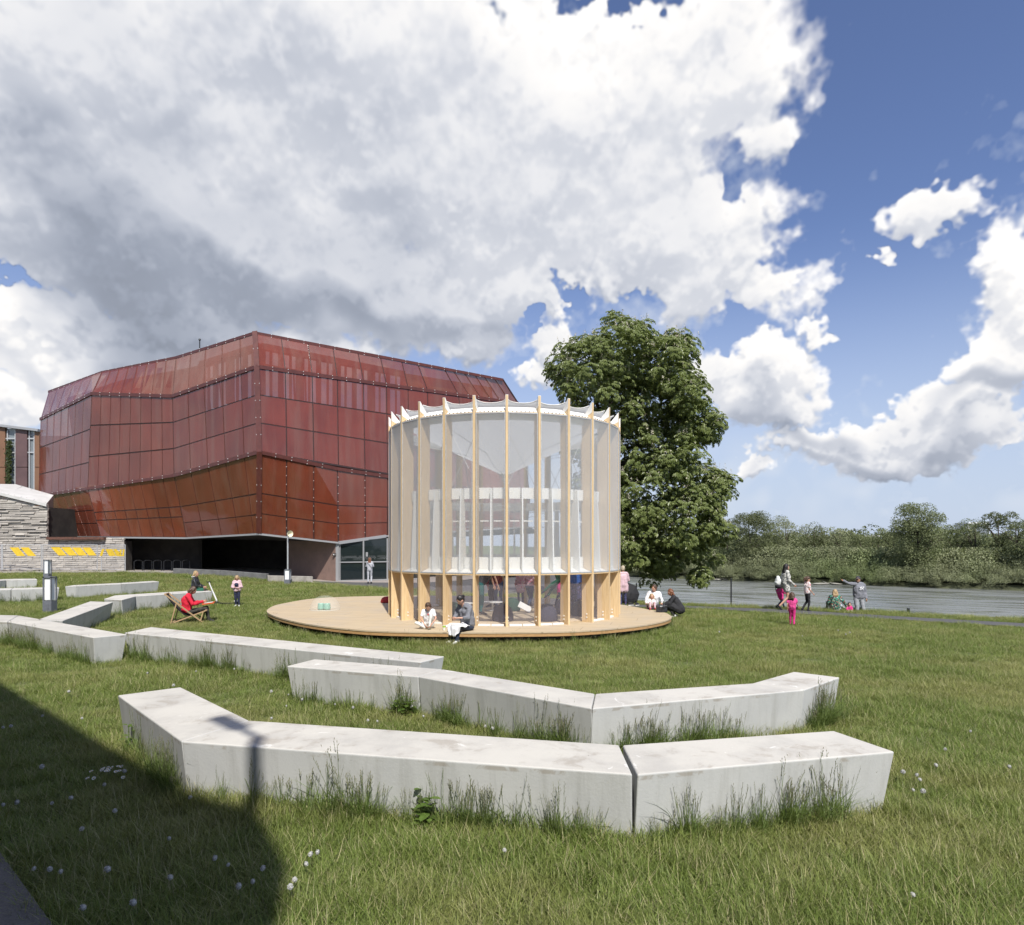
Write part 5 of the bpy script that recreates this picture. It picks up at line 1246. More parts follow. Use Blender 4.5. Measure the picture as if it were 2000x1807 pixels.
    if top:
        g = MB(); k = 1.18*topfat
        g.capsule(L('pelvis')+(L('chest')-L('pelvis'))*.12+Vector((-.04*f, 0, 0)), L('chest')+Vector((-.05*f, 0, 0)), .112*f*k, .118*f*k*.95); g.capsule(L('pelvis')+(L('chest')-L('pelvis'))*.12+Vector((.04*f, 0, 0)), L('chest')+Vector((.05*f, 0, 0)), .112*f*k, .118*f*k*.95)
        g.capsule(L('sh_l').lerp(L('neck'), .2), L('sh_r').lerp(L('neck'), .2), .066*f*k, .066*f*k)
        for x in ('l', 'r'):
            e1 = 1.0 if sleeves == 'long' else .55
            g.capsule(L('sh_'+x), L('sh_'+x).lerp(L('el_'+x), e1), .052*f*k, .044*f*k*(1.12 if sleeves != 'long' else 1))
            if sleeves == 'long': g.capsule(L('el_'+x), L('el_'+x).lerp(L('wr_'+x), .93), .043*f*k, .032*f*k)
            if sleeves == 'mid': g.capsule(L('sh_'+x), L('el_'+x), .052*f*k, .044*f*k); g.capsule(L('el_'+x), L('el_'+x).lerp(L('wr_'+x), .35), .042*f*k, .038*f*k)
        remesh('top', g, top, t)
    if coat:
        m_, ln = coat; g = MB(); k = 1.22
        g.capsule(L('chest')+Vector((-.05*f, 0, 0)), L('pelvis')+Vector((-.06*f, 0, 0)), .118*f*k, .135*f*k); g.capsule(L('chest')+Vector((.05*f, 0, 0)), L('pelvis')+Vector((.06*f, 0, 0)), .118*f*k, .135*f*k)
        g.capsule(L('sh_l').lerp(L('neck'), .2), L('sh_r').lerp(L('neck'), .2), .068*f*k, .068*f*k)
        for x in ('l', 'r'):
            g.capsule(L('sh_'+x), L('el_'+x), .056*f*k, .048*f*k); g.capsule(L('el_'+x), L('el_'+x).lerp(L('wr_'+x), .92), .048*f*k, .038*f*k)
            kn = L('hip_'+x)+(L('knee_'+x)-L('hip_'+x))*ln; g.capsule(L('hip_'+x), kn, .12*f*k, .125*f*k)
        remesh('coat', g, m_, t)
    return t, J, R, H, hd
def world_of(t, v): return Matrix.Rotation(t.rotation_euler.z, 3, 'Z')@Vector(v)+Vector(t.location)
def gpx(px, Y, z=0.0): return Vector(((px-1000)/FPX*Y, Y, z))
SIT = dict(pelvis=(0, 0, .12), waist=(0, 0, .27), chest=(0, .03, .46), neck=(0, .04, .62), head=(0, .06, .78), hip_l=(-.09, .02, .10), hip_r=(.09, .02, .10),
    sh_l=(-.165, .04, .58), sh_r=(.165, .04, .58))
def sit(h=.5, **k):
    d = {a: (v[0], v[1], v[2]+h-.03) for a, v in SIT.items()}
    d.update(knee_l=(-.11, .44, h+.06), knee_r=(.11, .44, h+.06), ank_l=(-.11, .46, .09), ank_r=(.11, .50, .09), toe_l=(-.12, .60, .03), toe_r=(.12, .64, .03),
             el_l=(-.22, .12, h+.30), el_r=(.22, .12, h+.30), wr_l=(-.10, .36, h+.22), wr_r=(.10, .36, h+.22)); d.update(k); return d
WALK = dict(hip_l=(-.09, .0, .90), hip_r=(.09, .0, .90), knee_l=(-.09, .16, .52), ank_l=(-.09, .30, .12), toe_l=(-.10, .44, .09), knee_r=(.09, .03, .49), ank_r=(.09, -.30, .17), toe_r=(.10, -.20, .04), el_l=(-.22, -.12, 1.13), wr_l=(-.22, -.05, .90), el_r=(.22, .06, 1.12), wr_r=(.21, .24, .98))

# 1 artist in the deck chair
CH = gpx(369, 20.6); FA = radians(-72)
def dchair():
    t = thing('deck_chair', CH, 'wooden folding deck chair with black sling on the grass at the left', 'deck chair', rz=FA)
    a, b = .29, .26
    for s_ in (-1, 1):
        m = MB(); m.bar((s_*a, -.62, .92), (s_*a, .42, .04), .055, .035); m.build('back_rail', M_CHAIRWOOD, t, world=False)
        m = MB(); m.bar((s_*b, -.42, .04), (s_*b, .52, .40), .055, .035); m.build('seat_rail', M_CHAIRWOOD, t, world=False)
        m = MB(); m.bar((s_*(a+.04), -.30, .64), (s_*(a+.04), -.46, .0), .05, .03); m.build('rear_leg', M_CHAIRWOOD, t, world=False)
        m = MB(); m.bar((s_*(b+.02), .44, .38), (s_*(b+.02), .34, .0), .05, .03); m.build('front_leg', M_CHAIRWOOD, t, world=False)
    for (y, z) in ((-.62, .92), (.42, .05), (-.42, .05), (.52, .40)):
        m = MB(); m.bar((-a, y, z), (a, y, z), .045, .035); m.build('cross_bar', M_CHAIRWOOD, t, world=False)
    m = MB(); n = 12; pr = []
    for i in range(n+1):
        u = i/n; y = -.62+1.14*u; z = .92*(1-u)+.40*u-.62*sin(pi*min(1, u*1.02))*.62; pr.append((y, z))
    vs = [];
    for (y, z) in pr: vs += [(-.25, y, z), (.25, y, z)]
    m.add(vs, [(2*i, 2*i+1, 2*i+3, 2*i+2) for i in range(n)]); o = m.build('sling', M_BLACK, t, world=False, smooth=True); sd__ = o.modifiers.new('th', 'SOLIDIFY'); sd__.thickness = .006
dchair()
t, J, R, H, hd = person(CH, FA, 'person in a red jacket drawing in the deck chair', .98,
  dict(pelvis=(0, -.06, .36), waist=(0, -.10, .50), chest=(0, -.06, .74), neck=(0, .02, .90), head=(0, .12, 1.03), hip_l=(-.09, 0, .34), hip_r=(.09, 0, .34), knee_l=(-.12, .50, .46), knee_r=(.12, .50, .46), ank_l=(-.12, .56, .09), ank_r=(.12, .60, .09), toe_l=(-.13, .70, .03), toe_r=(.13, .74, .03),
   sh_l=(-.17, -.01, .85), sh_r=(.17, -.01, .85), el_l=(-.24, .12, .62), el_r=(.25, .14, .60), wr_l=(-.10, .40, .66), wr_r=(.12, .42, .68), look=(0, .8, -.6)), top=CRED, legs=CCAMO, hair=HBROWN, hairstyle='bob', topfat=1.15)
m = MB(); m.box((-.02, -.235, .78), (.16, .01, .03)); m.box((-.10, -.235, .77), (.04, .01, .06)); m.build('back_print', M_WHITE, t, world=False)
o = bpy.data.objects.new('drawing_board', MB().mesh('x', M_WHITE)); bpy.data.objects.remove(o)
w_ = world_of(t, (0.0, .56, .60)); m = MB(); m.box((0, 0, 0), (.42, .34, .03), M=Matrix.Rotation(FA, 3, 'Z')@Matrix.Rotation(.12, 3, 'X')); o = m.build('drawing_board', mat('orange plastic', (.62, .10, .02), None), None, loc=None); o.location = w_; tag(o, 'orange drawing board on the knees of the person in red', 'board')
m = MB(); m.box((0, 0, .022), (.30, .24, .004), M=Matrix.Rotation(FA, 3, 'Z')@Matrix.Rotation(.12, 3, 'X')); o = m.build('paper_sheet', M_WHITE, None, loc=None); o.location = w_+Vector((0, 0, .001)); tag(o, 'white sheet of paper on the orange drawing board', 'paper')
# 2 blonde woman on the bench
t, J, R, H, hd = person(gpx(380, 27.0), radians(-84), 'blonde woman in a black leather jacket and green skirt sitting on the bench', 1.0,
  sit(.50, knee_r=(.10, .42, .60), ank_r=(.02, .56, .16), toe_r=(.0, .70, .10), look=(0, 1, -.05)), top=CLEATHER, legs=CTIGHT, legcover='tights', skirt=(CGREEN, .75, 1.0), hair=HBLOND, hairstyle='bob')
m = MB(); m.ell((0, -.03, 1.13), (.11, .09, .05), 12, 8); m.build('hood', CGREY2, t, world=False, smooth=True)
# scooter
q = gpx(413, 26.6); t = thing('kick_scooter', q, 'white kick scooter with black grips leaning in front of the blonde woman', 'scooter', rz=radians(4))
m = MB(); m.tube([(-.10, 0, .93), (.22, 0, .14)], .022, 8); m.tube([(.06, 0, .54), (.20, 0, .20)], .03, 8); m.build('steering_tube', CWHITE, t, world=False)
m = MB(); m.tube([(-.10, -.19, .95), (-.10, .19, .93)], .02, 8); m.build('handlebar', M_BLACK, t, world=False)
m = MB(); m.box((.62, 0, .09), (.62, .12, .03)); m.bar((.22, 0, .16), (.36, 0, .09), .09, .03); m.build('foot_board', M_DARKSTEEL, t, world=False)
for x in (.19, .98):
    m = MB(); m.tube([(x, -.02, .09), (x, .02, .09)], .09, 16); m.build('wheel', M_BLACK, t, world=False)
m = MB(); m.ell((.98, 0, .17), (.11, .05, .04), 10, 6); m.build('mudguard', CWHITE, t, world=False)
# 3 child in pink
t, J, R, H, hd = person(gpx(463, 26.0), radians(195), 'small child in a pale pink sweatshirt and navy leggings standing with folded arms', .70,
  dict(el_l=(-.25, .06, 1.12), wr_l=(.04, .19, 1.10), el_r=(.25, .06, 1.12), wr_r=(-.04, .21, 1.06), ank_r=(.06, -.10, .10), knee_r=(.08, .0, .5), look=(0, .75, -.65)), top=CPINK, legs=CNAVY, shoes=CCREAM, hair=HBLOND, hairstyle='tails', topfat=1.2, fat=1.08)
m = MB(); m.ell((0, .17, .88), (.08, .05, .07), 12, 8); m.build('navy_bag', CNAVY, t, world=False, smooth=True)
# 4 at the door
t, J, R, H, hd = person(Vector((gpx(722, 44).x, 44, gz(gpx(722, 44).x, 44)+.05)), radians(5), 'woman in a light grey tracksuit seen from behind before the glass door', 1.0,
  dict(el_l=(-.24, .06, 1.14), wr_l=(-.14, .26, 1.16), el_r=(.24, .06, 1.14), wr_r=(.14, .26, 1.20), knee_r=(.10, .08, .50)), top=CGREY2, legs=CGREY2, hair=HAUB, hairstyle='long')
m = MB(); m.tube([(-.17, -.13, 1.44), (0, -.165, 1.25), (.17, -.13, 1.0)], .012, 6); m.ell((-.26, 0, .92), (.06, .10, .13), 10, 8); m.build('shoulder_bag', CBLACK, t, world=False)
# 5 boy on the deck
t, J, R, H, hd = person(Vector((gpx(838, 16.95).x, 16.95, DZ)), radians(180), 'boy in a white printed t-shirt and white leggings sitting on the deck edge', .74,
  dict(pelvis=(0, -.02, .13), waist=(0, 0, .27), chest=(0, .08, .47), neck=(0, .15, .63), head=(0, .25, .75), hip_l=(-.09, .02, .11), hip_r=(.09, .02, .11), knee_r=(.40, .24, .20), ank_r=(.04, .42, .06), toe_r=(-.08, .48, .05),
   knee_l=(-.10, .30, .50), ank_l=(-.06, .36, .07), toe_l=(-.05, .50, .04), sh_l=(-.17, .12, .57), sh_r=(.17, .12, .57), el_l=(-.27, .26, .36), el_r=(.25, .26, .34), wr_l=(-.12, .44, .15), wr_r=(.06, .46, .14), look=(0, .62, -.78)),
  top=CWHITE, legs=CCREAM, shoes=cloth('grey brown trainers', (.16, .14, .10)), hair=HBROWN, sleeves='short', topfat=1.12)
m = MB()
for (x, z, w_, h_) in ((.055, .37, .012, .05), (.06, .30, .03, .014), (.045, .275, .012, .03), (.02, .285, .03, .012), (.07, .27, .012, .03), (.0, .27, .012, .04), (-.02, .29, .02, .012), (.03, .25, .02, .01)): m.box((x*.9, .175-(.37-z)*.42, z), (w_, .012, h_), M=Matrix.Rotation(.3, 3, 'X'))
m.build('shirt_print', M_BLACK, t, world=False)
m = MB(); m.ell((.005, .165, .36), (.026, .012, .026), 10, 6); m.build('shirt_heart', M_REDC, t, world=False)
# 6 woman in grey at the deck edge
t, J, R, H, hd = person(Vector((gpx(915, 16.5).x, 16.5, 0)), radians(138), 'woman in a grey jumper and dark jeans sitting on the deck edge, dark ponytail', .97,
  sit(.34, chest=(0, .10, .80), neck=(0, .18, .95), head=(0, .29, 1.09), sh_l=(-.17, .13, .91), sh_r=(.17, .13, .91), el_l=(-.24, .24, .66), el_r=(.24, .24, .66), wr_l=(-.07, .47, .66), wr_r=(.06, .48, .64), knee_l=(-.12, .46, .44), knee_r=(.12, .46, .42), ank_l=(-.10, .50, .08), ank_r=(.14, .44, .08), toe_l=(-.12, .65, .03), toe_r=(.16, .58, .03), look=(0, .80, -.6)),
  top=CGREY, legs=CJEAN, shoes=CCREAM, hair=HBLACK, hairstyle='pony', sleeves='mid', topfat=1.18, fat=1.03)
g = MB(); nu, nv = 22, 26; gr = []
for jv in range(nv+1):
    for iu in range(nu+1):
        u, v = iu/nu, jv/nv; wd = .19+.05*sin(v*5); x = -.03+(u-.5)*2*wd+.03*sin(v*7+u*3); arc = v*.62; y = .16+min(arc, .36)+max(0, arc-.36)*.25; z = .475-max(0, arc-.36)*.95-.05*abs(u-.5)*2
        k = mnoise.noise((u*4.2+1, v*4.5, 2.2)); k2 = mnoise.noise((u*10, v*9, 5)); gr.append((x, y+.03*k, z+.05*k+.02*k2+.02))
g.add(gr, [(jv*(nu+1)+iu, jv*(nu+1)+iu+1, (jv+1)*(nu+1)+iu+1, (jv+1)*(nu+1)+iu) for jv in range(nv) for iu in range(nu)])
Rm = Matrix.Rotation(t.rotation_euler.z, 3, 'Z'); gg = MB(); gg.add([Rm@Vector(v) for v in g.v], g.f)
o = gg.build('white_garment', CWHITE, None, world=False, smooth=True); o.location = Vector(t.location); q_ = o.modifiers.new('th', 'SOLIDIFY'); q_.thickness = .012; tag(o, 'crumpled white garment on the lap of the woman in grey', 'garment')
# 7 pink coat
person(gpx(1217, 25.7), radians(8), 'woman with fair hair in a long pale pink coat standing right of the pavilion', .94, dict(look=(.5, 1, -.25), el_r=(.25, .05, 1.12), wr_r=(.18, .24, 1.06)), top=None, coat=(CPINK, .45), legs=CDRESS, hair=HGREY, hairstyle='short', fat=.90)
# 8 man kneeling, 9 girl, 10 woman in black
person(gpx(1277, 22.5), radians(172), 'man in a white shirt and dark apron kneeling behind the little girl on the deck', .98,
  dict(pelvis=(0, -.06, .36), waist=(0, -.02, .50), chest=(0, .05, .68), neck=(0, .08, .84), head=(0, .12, .98), hip_l=(-.10, -.04, .34), hip_r=(.10, -.04, .34), knee_l=(-.2, .30, .36), knee_r=(.2, .30, .36), ank_l=(-.16, .06, .10), ank_r=(.16, .06, .10), toe_l=(-.16, .18, .03), toe_r=(.16, .18, .03), sh_l=(-.18, .06, .80), sh_r=(.18, .06, .80), el_l=(-.27, .16, .56), el_r=(.27, .18, .56), wr_l=(-.20, .36, .40), wr_r=(.26, .42, .36), look=(.75, .8, -.2)), top=CWHITE, legs=CDGREY, hair=HBROWN, sleeves='mid', topfat=1.0)
t, J, R, H, hd = person(Vector((gpx(1272, 22.0).x, 21.95, DZ)), radians(175), 'little fair girl in red boots sitting on the deck before the kneeling man', .52,
  dict(pelvis=(0, 0, .12), waist=(0, 0, .26), chest=(0, .05, .48), neck=(0, .05, .62), head=(0, .08, .80), hip_l=(-.10, .02, .12), hip_r=(.10, .02, .12), knee_l=(-.14, .40, .46), knee_r=(.14, .40, .46), ank_l=(-.15, .52, .12), ank_r=(.15, .52, .12), toe_l=(-.17, .66, .05), toe_r=(.17, .66, .05), sh_l=(-.16, .06, .58), sh_r=(.16, .06, .58), el_l=(-.22, .2, .40), el_r=(.22, .2, .40), wr_l=(-.12, .36, .34), wr_r=(.12, .36, .34)), top=CCREAM, legs=CPINK, shoes=M_REDC, hair=HBLOND, hairstyle='tails', fat=1.15)
person(gpx(1322, 21.9), radians(80), 'auburn haired woman in a black coat crouching at the right end of the deck', .95,
  dict(pelvis=(0, -.12, .32), waist=(0, -.06, .44), chest=(0, .06, .62), neck=(0, .14, .77), head=(0, .22, .90), hip_l=(-.09, -.08, .30), hip_r=(.09, -.08, .30), knee_l=(-.12, .34, .50), knee_r=(.12, .30, .40), ank_l=(-.12, .10, .09), ank_r=(.12, .02, .09), toe_l=(-.13, .25, .03), toe_r=(.13, .17, .03), sh_l=(-.17, .11, .73), sh_r=(.17, .11, .73), el_l=(-.22, .26, .52), el_r=(.22, .26, .52), wr_l=(-.08, .46, .48), wr_r=(.08, .46, .48), look=(0, .93, -.35)), top=CBLACK, coat=(CBLACK, .85), legs=CBLACK, shoes=CCREAM, hair=HAUB, hairstyle='long')
q = at(1292, 1196, DZ); m = MB(); g = MB(); g.box((0, 0, .11), (.34, .14, .20)); g.ell((0, 0, .16), (.17, .09, .09), 12, 8); g.tube([(-.10, 0, .22), (-.07, 0, .33), (.06, 0, .34), (.10, 0, .22)], .016, 6)
o = remesh('handbag', g, CLEATHER, None, .014); o.location = q; tag(o, 'soft black leather bag on the deck beside the crouching woman', 'bag')
# 11 walking woman, 12 toddler, 13 girl, 14 seated woman, 15 man, 16 small child
t, J, R, H, hd = person(gpx(1535, 24.5), radians(-88), 'walking woman in a grey leaf print outfit on the riverside path', 1.0, dict(WALK, el_r=(.22, .02, 1.12), wr_r=(.19, .22, .96), look=(0, 1, -.1)), top=CPRINT, legs=None, skirt=(CPRINT, .32, 1.0), shoes=CBLACK, hair=HBLACK, hairstyle='long', topfat=1.1)
bp_ = thing('backpack', world_of(t, (0.02, -.30, 1.0)), 'white rucksack with black base carried by the walking woman', 'backpack', rz=radians(-88))
g = MB(); g.ell((0, 0, .08), (.14, .10, .17), 12, 8); g.ell((0, -.05, .02), (.12, .08, .10), 10, 8); g.ell((0, 0, .22), (.07, .07, .07), 8, 6); remesh('bag', g, CCREAM, bp_, .015)
g = MB(); g.ell((0, 0, -.10), (.145, .11, .09), 12, 8); remesh('bag_base', g, CBLACK, bp_, .015)
g = MB(); g.tube([(.02, .15, -.1), (.0, .05, -.28), (0, -.08, -.30), (0, -.1, -.15)], .012, 6); g.build('strap', CBLACK, bp_, world=False)
person(gpx(1524, 25.1), radians(-85), 'child in magenta half hidden by the walking woman', .60, dict(WALK), top=CMAG, legs=CNAVY, hair=HBROWN, hairstyle='short', coat=(CMAG, .5))
person(gpx(1547, 19.9), radians(-28), 'toddler in a magenta top and trousers on the lawn, seen from behind', .56, dict(WALK, knee_l=(-.09, .1, .5), ank_l=(-.09, .12, .09), toe_l=(-.1, .25, .03), ank_r=(.10, -.12, .10), toe_r=(.1, 0, .03), el_r=(.24, .10, 1.14), wr_r=(.26, .34, 1.02), look=(.3, 1, -.1)), top=cloth('pink top', (.62, .06, .24)), legs=CMAG, shoes=CMAG, skin=SKIN1, hair=HBROWN, hairstyle='bob', sleeves='short', fat=1.15, topfat=1.05)
person(gpx(1577, 24.1), radians(-85), 'girl in a white dotted t-shirt and black leggings standing by the river path', .73, dict(el_r=(.2, .0, 1.12), wr_r=(.2, .18, .92), look=(0, 1, -.3), ank_l=(-.1, -.22, .12), toe_l=(-.1, -.1, .03)), top=CDOTS, legs=CBLACK, hair=HBROWN, hairstyle='pony', sleeves='short', topfat=1.1)
person(Vector((gpx(1631, 24.3).x, 24.3, -.02)), radians(-10), 'blonde woman in a dark floral top sitting on the grass with her back turned', .95,
  dict(pelvis=(0, 0, .13), waist=(0, 0, .28), chest=(0, 0, .46), neck=(0, .0, .60), head=(0, .02, .74), hip_l=(-.1, 0, .12), hip_r=(.1, 0, .12), knee_l=(-.16, .42, .36), knee_r=(.30, .40, .22), ank_l=(-.1, .70, .08), ank_r=(.50, .62, .08), toe_l=(-.1, .84, .05), toe_r=(.54, .74, .05), sh_l=(-.17, 0, .56), sh_r=(.17, 0, .56), el_l=(-.23, .06, .32), el_r=(.33, .0, .36), wr_l=(-.15, .26, .24), wr_r=(.50, .02, .10)), top=CFLORAL, legs=CGREY2, hair=HBLOND, hairstyle='bob', topfat=1.1)
t, J, R, H, hd = person(gpx(1677, 24.4), radians(186), 'bearded man in a dark cap and grey sweatshirt kneeling with one arm stretched out', 1.0,
  dict(pelvis=(0, 0, .50), waist=(0, 0, .64), chest=(0, .0, .84), neck=(.01, .0, 1.0), head=(.04, .02, 1.15), hip_l=(-.1, 0, .48), hip_r=(.1, 0, .48), knee_l=(-.12, .10, .07), knee_r=(.12, .10, .07), ank_l=(-.12, -.32, .07), ank_r=(.12, -.32, .07), toe_l=(-.12, -.42, .05), toe_r=(.12, -.42, .05), sh_l=(-.18, 0, .96), sh_r=(.18, 0, .98), el_l=(-.26, .0, .70), wr_l=(-.22, .12, .46), el_r=(.44, .06, 1.02), wr_r=(.68, .12, 1.12), look=(.75, .7, -.15)), top=CGREY, legs=cloth('grey joggers', (.30, .31, .33), (.24, .25, .27)), skin=SKIN2, hair=CDGREY, hairstyle='cap', topfat=1.12, fat=1.04)
m = MB()
for (x, z, w_, h_) in ((.05, .86, .035, .07), (.07, .80, .03, .03), (.0, .88, .04, .05), (-.02, .83, .06, .035), (.02, .79, .05, .02), (-.07, .88, .03, .06), (-.05, .81, .03, .03)): m.box((x, .186-(.88-z)*.05, z), (w_, .006, h_), M=Matrix.Rotation(.35*(1 if x > 0 else -1), 3, 'Y'))
m.build('chest_print', CWHITE, t, world=False)
m = MB(); m.ell(H+R@Vector((0, .055, -.075))*hd, (.05*hd, .045*hd, .04*hd), 10, 8, R); m.build('beard', HBROWN, t, world=False, smooth=True)
person(Vector((gpx(1659, 24.2).x, 24.2, -.03)), radians(160), 'dark haired small child in pink beside the kneeling man', .40, dict(pelvis=(0, 0, .12), waist=(0, 0, .26), chest=(0, .02, .44), neck=(0, .02, .56), head=(0, .04, .72), hip_l=(-.1, 0, .12), hip_r=(.1, 0, .12), knee_l=(-.14, .35, .14), knee_r=(.14, .35, .14), ank_l=(-.14, .6, .08), ank_r=(.14, .6, .08), toe_l=(-.14, .7, .14), toe_r=(.14, .7, .14), sh_l=(-.16, 0, .54), sh_r=(.16, 0, .54), el_l=(-.25, .1, .34), el_r=(.25, .1, .34), wr_l=(-.2, .25, .2), wr_r=(.2, .25, .2)), top=CMAG, legs=CGREY2, hair=HBLACK, fat=1.2)
# inside the pavilion
F0 = DZ+.02
person(Vector((gpx(938, 20.0).x, 20.0, F0)), radians(-70), 'person in teal trousers bending forward inside the pavilion, left of the middle post', 1.0, dict(chest=(0, .24, 1.24), neck=(0, .38, 1.36), head=(0, .48, 1.46), sh_l=(-.16, .32, 1.34), sh_r=(.16, .32, 1.34), el_l=(-.2, .42, 1.08), wr_l=(-.2, .5, .85), el_r=(.2, .42, 1.08), wr_r=(.2, .5, .85)), top=CDGREY, legs=CTEAL, sleeves='short')
person(Vector((gpx(961, 22.4).x, 22.4, F0)), radians(60), 'person in a dark red top and black trousers standing inside the pavilion', 1.0, dict(), top=CDKRED, legs=CBLACK, hair=HBROWN)
person(Vector((gpx(974, 22.0).x, 21.9, F0)), radians(150), 'person in blue jeans stooping beside the one in dark red inside the pavilion', .95, dict(chest=(0, .2, 1.22), neck=(0, .34, 1.34), head=(0, .44, 1.42), sh_l=(-.16, .28, 1.32), sh_r=(.16, .28, 1.32), el_l=(-.2, .4, 1.06), wr_l=(-.16, .45, .80), el_r=(.2, .4, 1.06), wr_r=(.16, .45, .80)), top=CDKRED, legs=CJEAN2, hair=HBROWN)
person(Vector((gpx(1017, 23.2).x, 23.2, F0)), radians(20), 'girl in a pink flowered dress inside the pavilion, right of the middle post', .78, dict(), top=CPFLOR, legs=CNAVY, skirt=(CPFLOR, .6, 1.1), hair=HBLOND, hairstyle='long')
person(Vector((gpx(1034, 21.9).x, 21.9, F0)), radians(-30), 'child in blue jeans and pink top inside the pavilion beside the flowered dress', .80, dict(WALK, chest=(0, .1, 1.27), neck=(0, .15, 1.42), head=(0, .2, 1.57)), top=CPFLOR, legs=CJEAN2, hair=HBROWN, hairstyle='pony')
person(Vector((gpx(1086, 20.6).x, 20.6, F0+.15)), radians(85), 'child in a green outfit climbing inside the pavilion behind the second right post', .85, dict(pelvis=(0, -.15, 1.05), waist=(0, -.1, 1.2), chest=(0, .0, 1.4), neck=(0, .1, 1.55), head=(0, .15, 1.7), hip_l=(-.09, -.12, 1.02), hip_r=(.09, -.12, 1.02), knee_l=(-.1, .2, .82), ank_l=(-.1, .42, .62), toe_l=(-.1, .5, .55), knee_r=(.1, .12, .74), ank_r=(.1, .3, .45), toe_r=(.1, .4, .38), sh_l=(-.16, .05, 1.5), sh_r=(.16, .05, 1.5), el_l=(-.2, .3, 1.4), wr_l=(-.2, .5, 1.35), el_r=(.2, .3, 1.4), wr_r=(.2, .5, 1.35)), top=CGREEN, legs=CGREEN, shoes=CNAVY)
person(Vector((gpx(1094, 21.4).x, 21.4, F0)), radians(40), 'child in magenta and navy crouching inside the pavilion', .62, dict(WALK), top=CMAG, legs=CNAVY, hair=HBLACK)
person(Vector((gpx(1124, 20.4).x, 20.4, F0)), radians(170), 'woman in a navy patterned dress inside the pavilion at the right', .97, dict(el_l=(-.24, .02, 1.12), el_r=(.24, .02, 1.12)), top=cloth('blue scarf cloth', (.03, .12, .45)), skirt=(CDRESS, 1.0, 1.15), legs=CDRESS, coat=None, hair=HBLOND, hairstyle='bob')
# ------------------------------------------------------------------ grass
rg = random.Random(21)
lawn = []
for v_ in range(7):
    m = MB(); hh = (.06, .08, .10, .075, .115, .07, .09)[v_]
    for i in range(74):
        r_ = .16*sqrt(rg.random()); a = rg.uniform(0, 6.28); h = hh*rg.uniform(.5, 1.25)
        blade(m, r_*cos(a), r_*sin(a), h, rg.uniform(.0035, .0065), rg.uniform(.0, 1.15), rg.uniform(0, 6.28), rg.uniform(0, .85), 3, -.01)
    for i in range(7):
        r_ = .15*rg.random(); a = rg.uniform(0, 6.28); m.mi = 1; blade(m, r_*cos(a), r_*sin(a), hh*rg.uniform(.6, 1.3), .004, rg.uniform(.2, 1.2), rg.uniform(0, 6.28), rg.uniform(0, .6), 3); m.mi = 0
    lawn.append(source('grass_clump', m, [M_GRASS, M_GRASSDRY]))
exclude = bench_polys+[GRANPOLY]
def lawn_points(Y0, Y1, dens, scale):
    A = (Y1**2-Y0**2)*.80*1.12; n = int(A*dens); Y = np.sqrt(RNG.uniform(Y0**2, Y1**2, n)); X = RNG.uniform(-.90, .90, n)*Y
    ok = np.ones(n, bool)
    for P_ in exclude: ok &= ~inpoly(X, Y, P_)
    ok &= ~inpoly(X, Y, PATHPOLY) & ~inpoly(X, Y, PAVEPOLY)
    sdk = inpoly(X, Y, DECKPOLY)*pdist(X, Y, DECKPOLY); ok &= ~(sdk > .45)
    ok &= inpoly(X, Y, LAND) | (pdist(X, Y, LAND) < 1.2)
    X, Y = X[ok], Y[ok]; Z = gza(X, Y); n = len(X)
    patch = np.array([mnoise.noise((x*.55, y*.55, 0)) for x, y in zip(X, Y)]); p2 = np.array([mnoise.noise((x*2.1, y*2.1, 4)) for x, y in zip(X, Y)])
    s = scale*(1+.38*patch+.25*p2)*RNG.uniform(.75, 1.25, n)
    dk2 = pdist(X, Y, DECKPOLY); s *= np.where(dk2 < .35, 1.5, 1)*np.where(inpoly(X, Y, DECKPOLY), .8, 1)
    bd = np.full(n, 9.)
    for P_ in bench_polys: bd = np.minimum(bd, pdist(X, Y, P_))
    s *= 1+.6*np.clip(1-bd/.32, 0, 1)
    rot = np.stack([RNG.uniform(-.12, .12, n), RNG.uniform(-.12, .12, n), RNG.uniform(0, 6.28, n)], -1)
    return np.stack([X, Y, Z], -1), rot, np.stack([s**.5*scale**.5, s**.5*scale**.5, s], -1)
parts = [lawn_points(3.6, 7.5, 135, 1.15), lawn_points(7.5, 13, 90, 1.1), lawn_points(13, 21, 52, 1.08), lawn_points(21, 32, 26, 1.35), lawn_points(32, 58, 9, 2.0)]
cat = [np.concatenate(x) for x in zip(*parts)]
scatter('lawn_grass', cat[0], cat[1], cat[2], lawn)
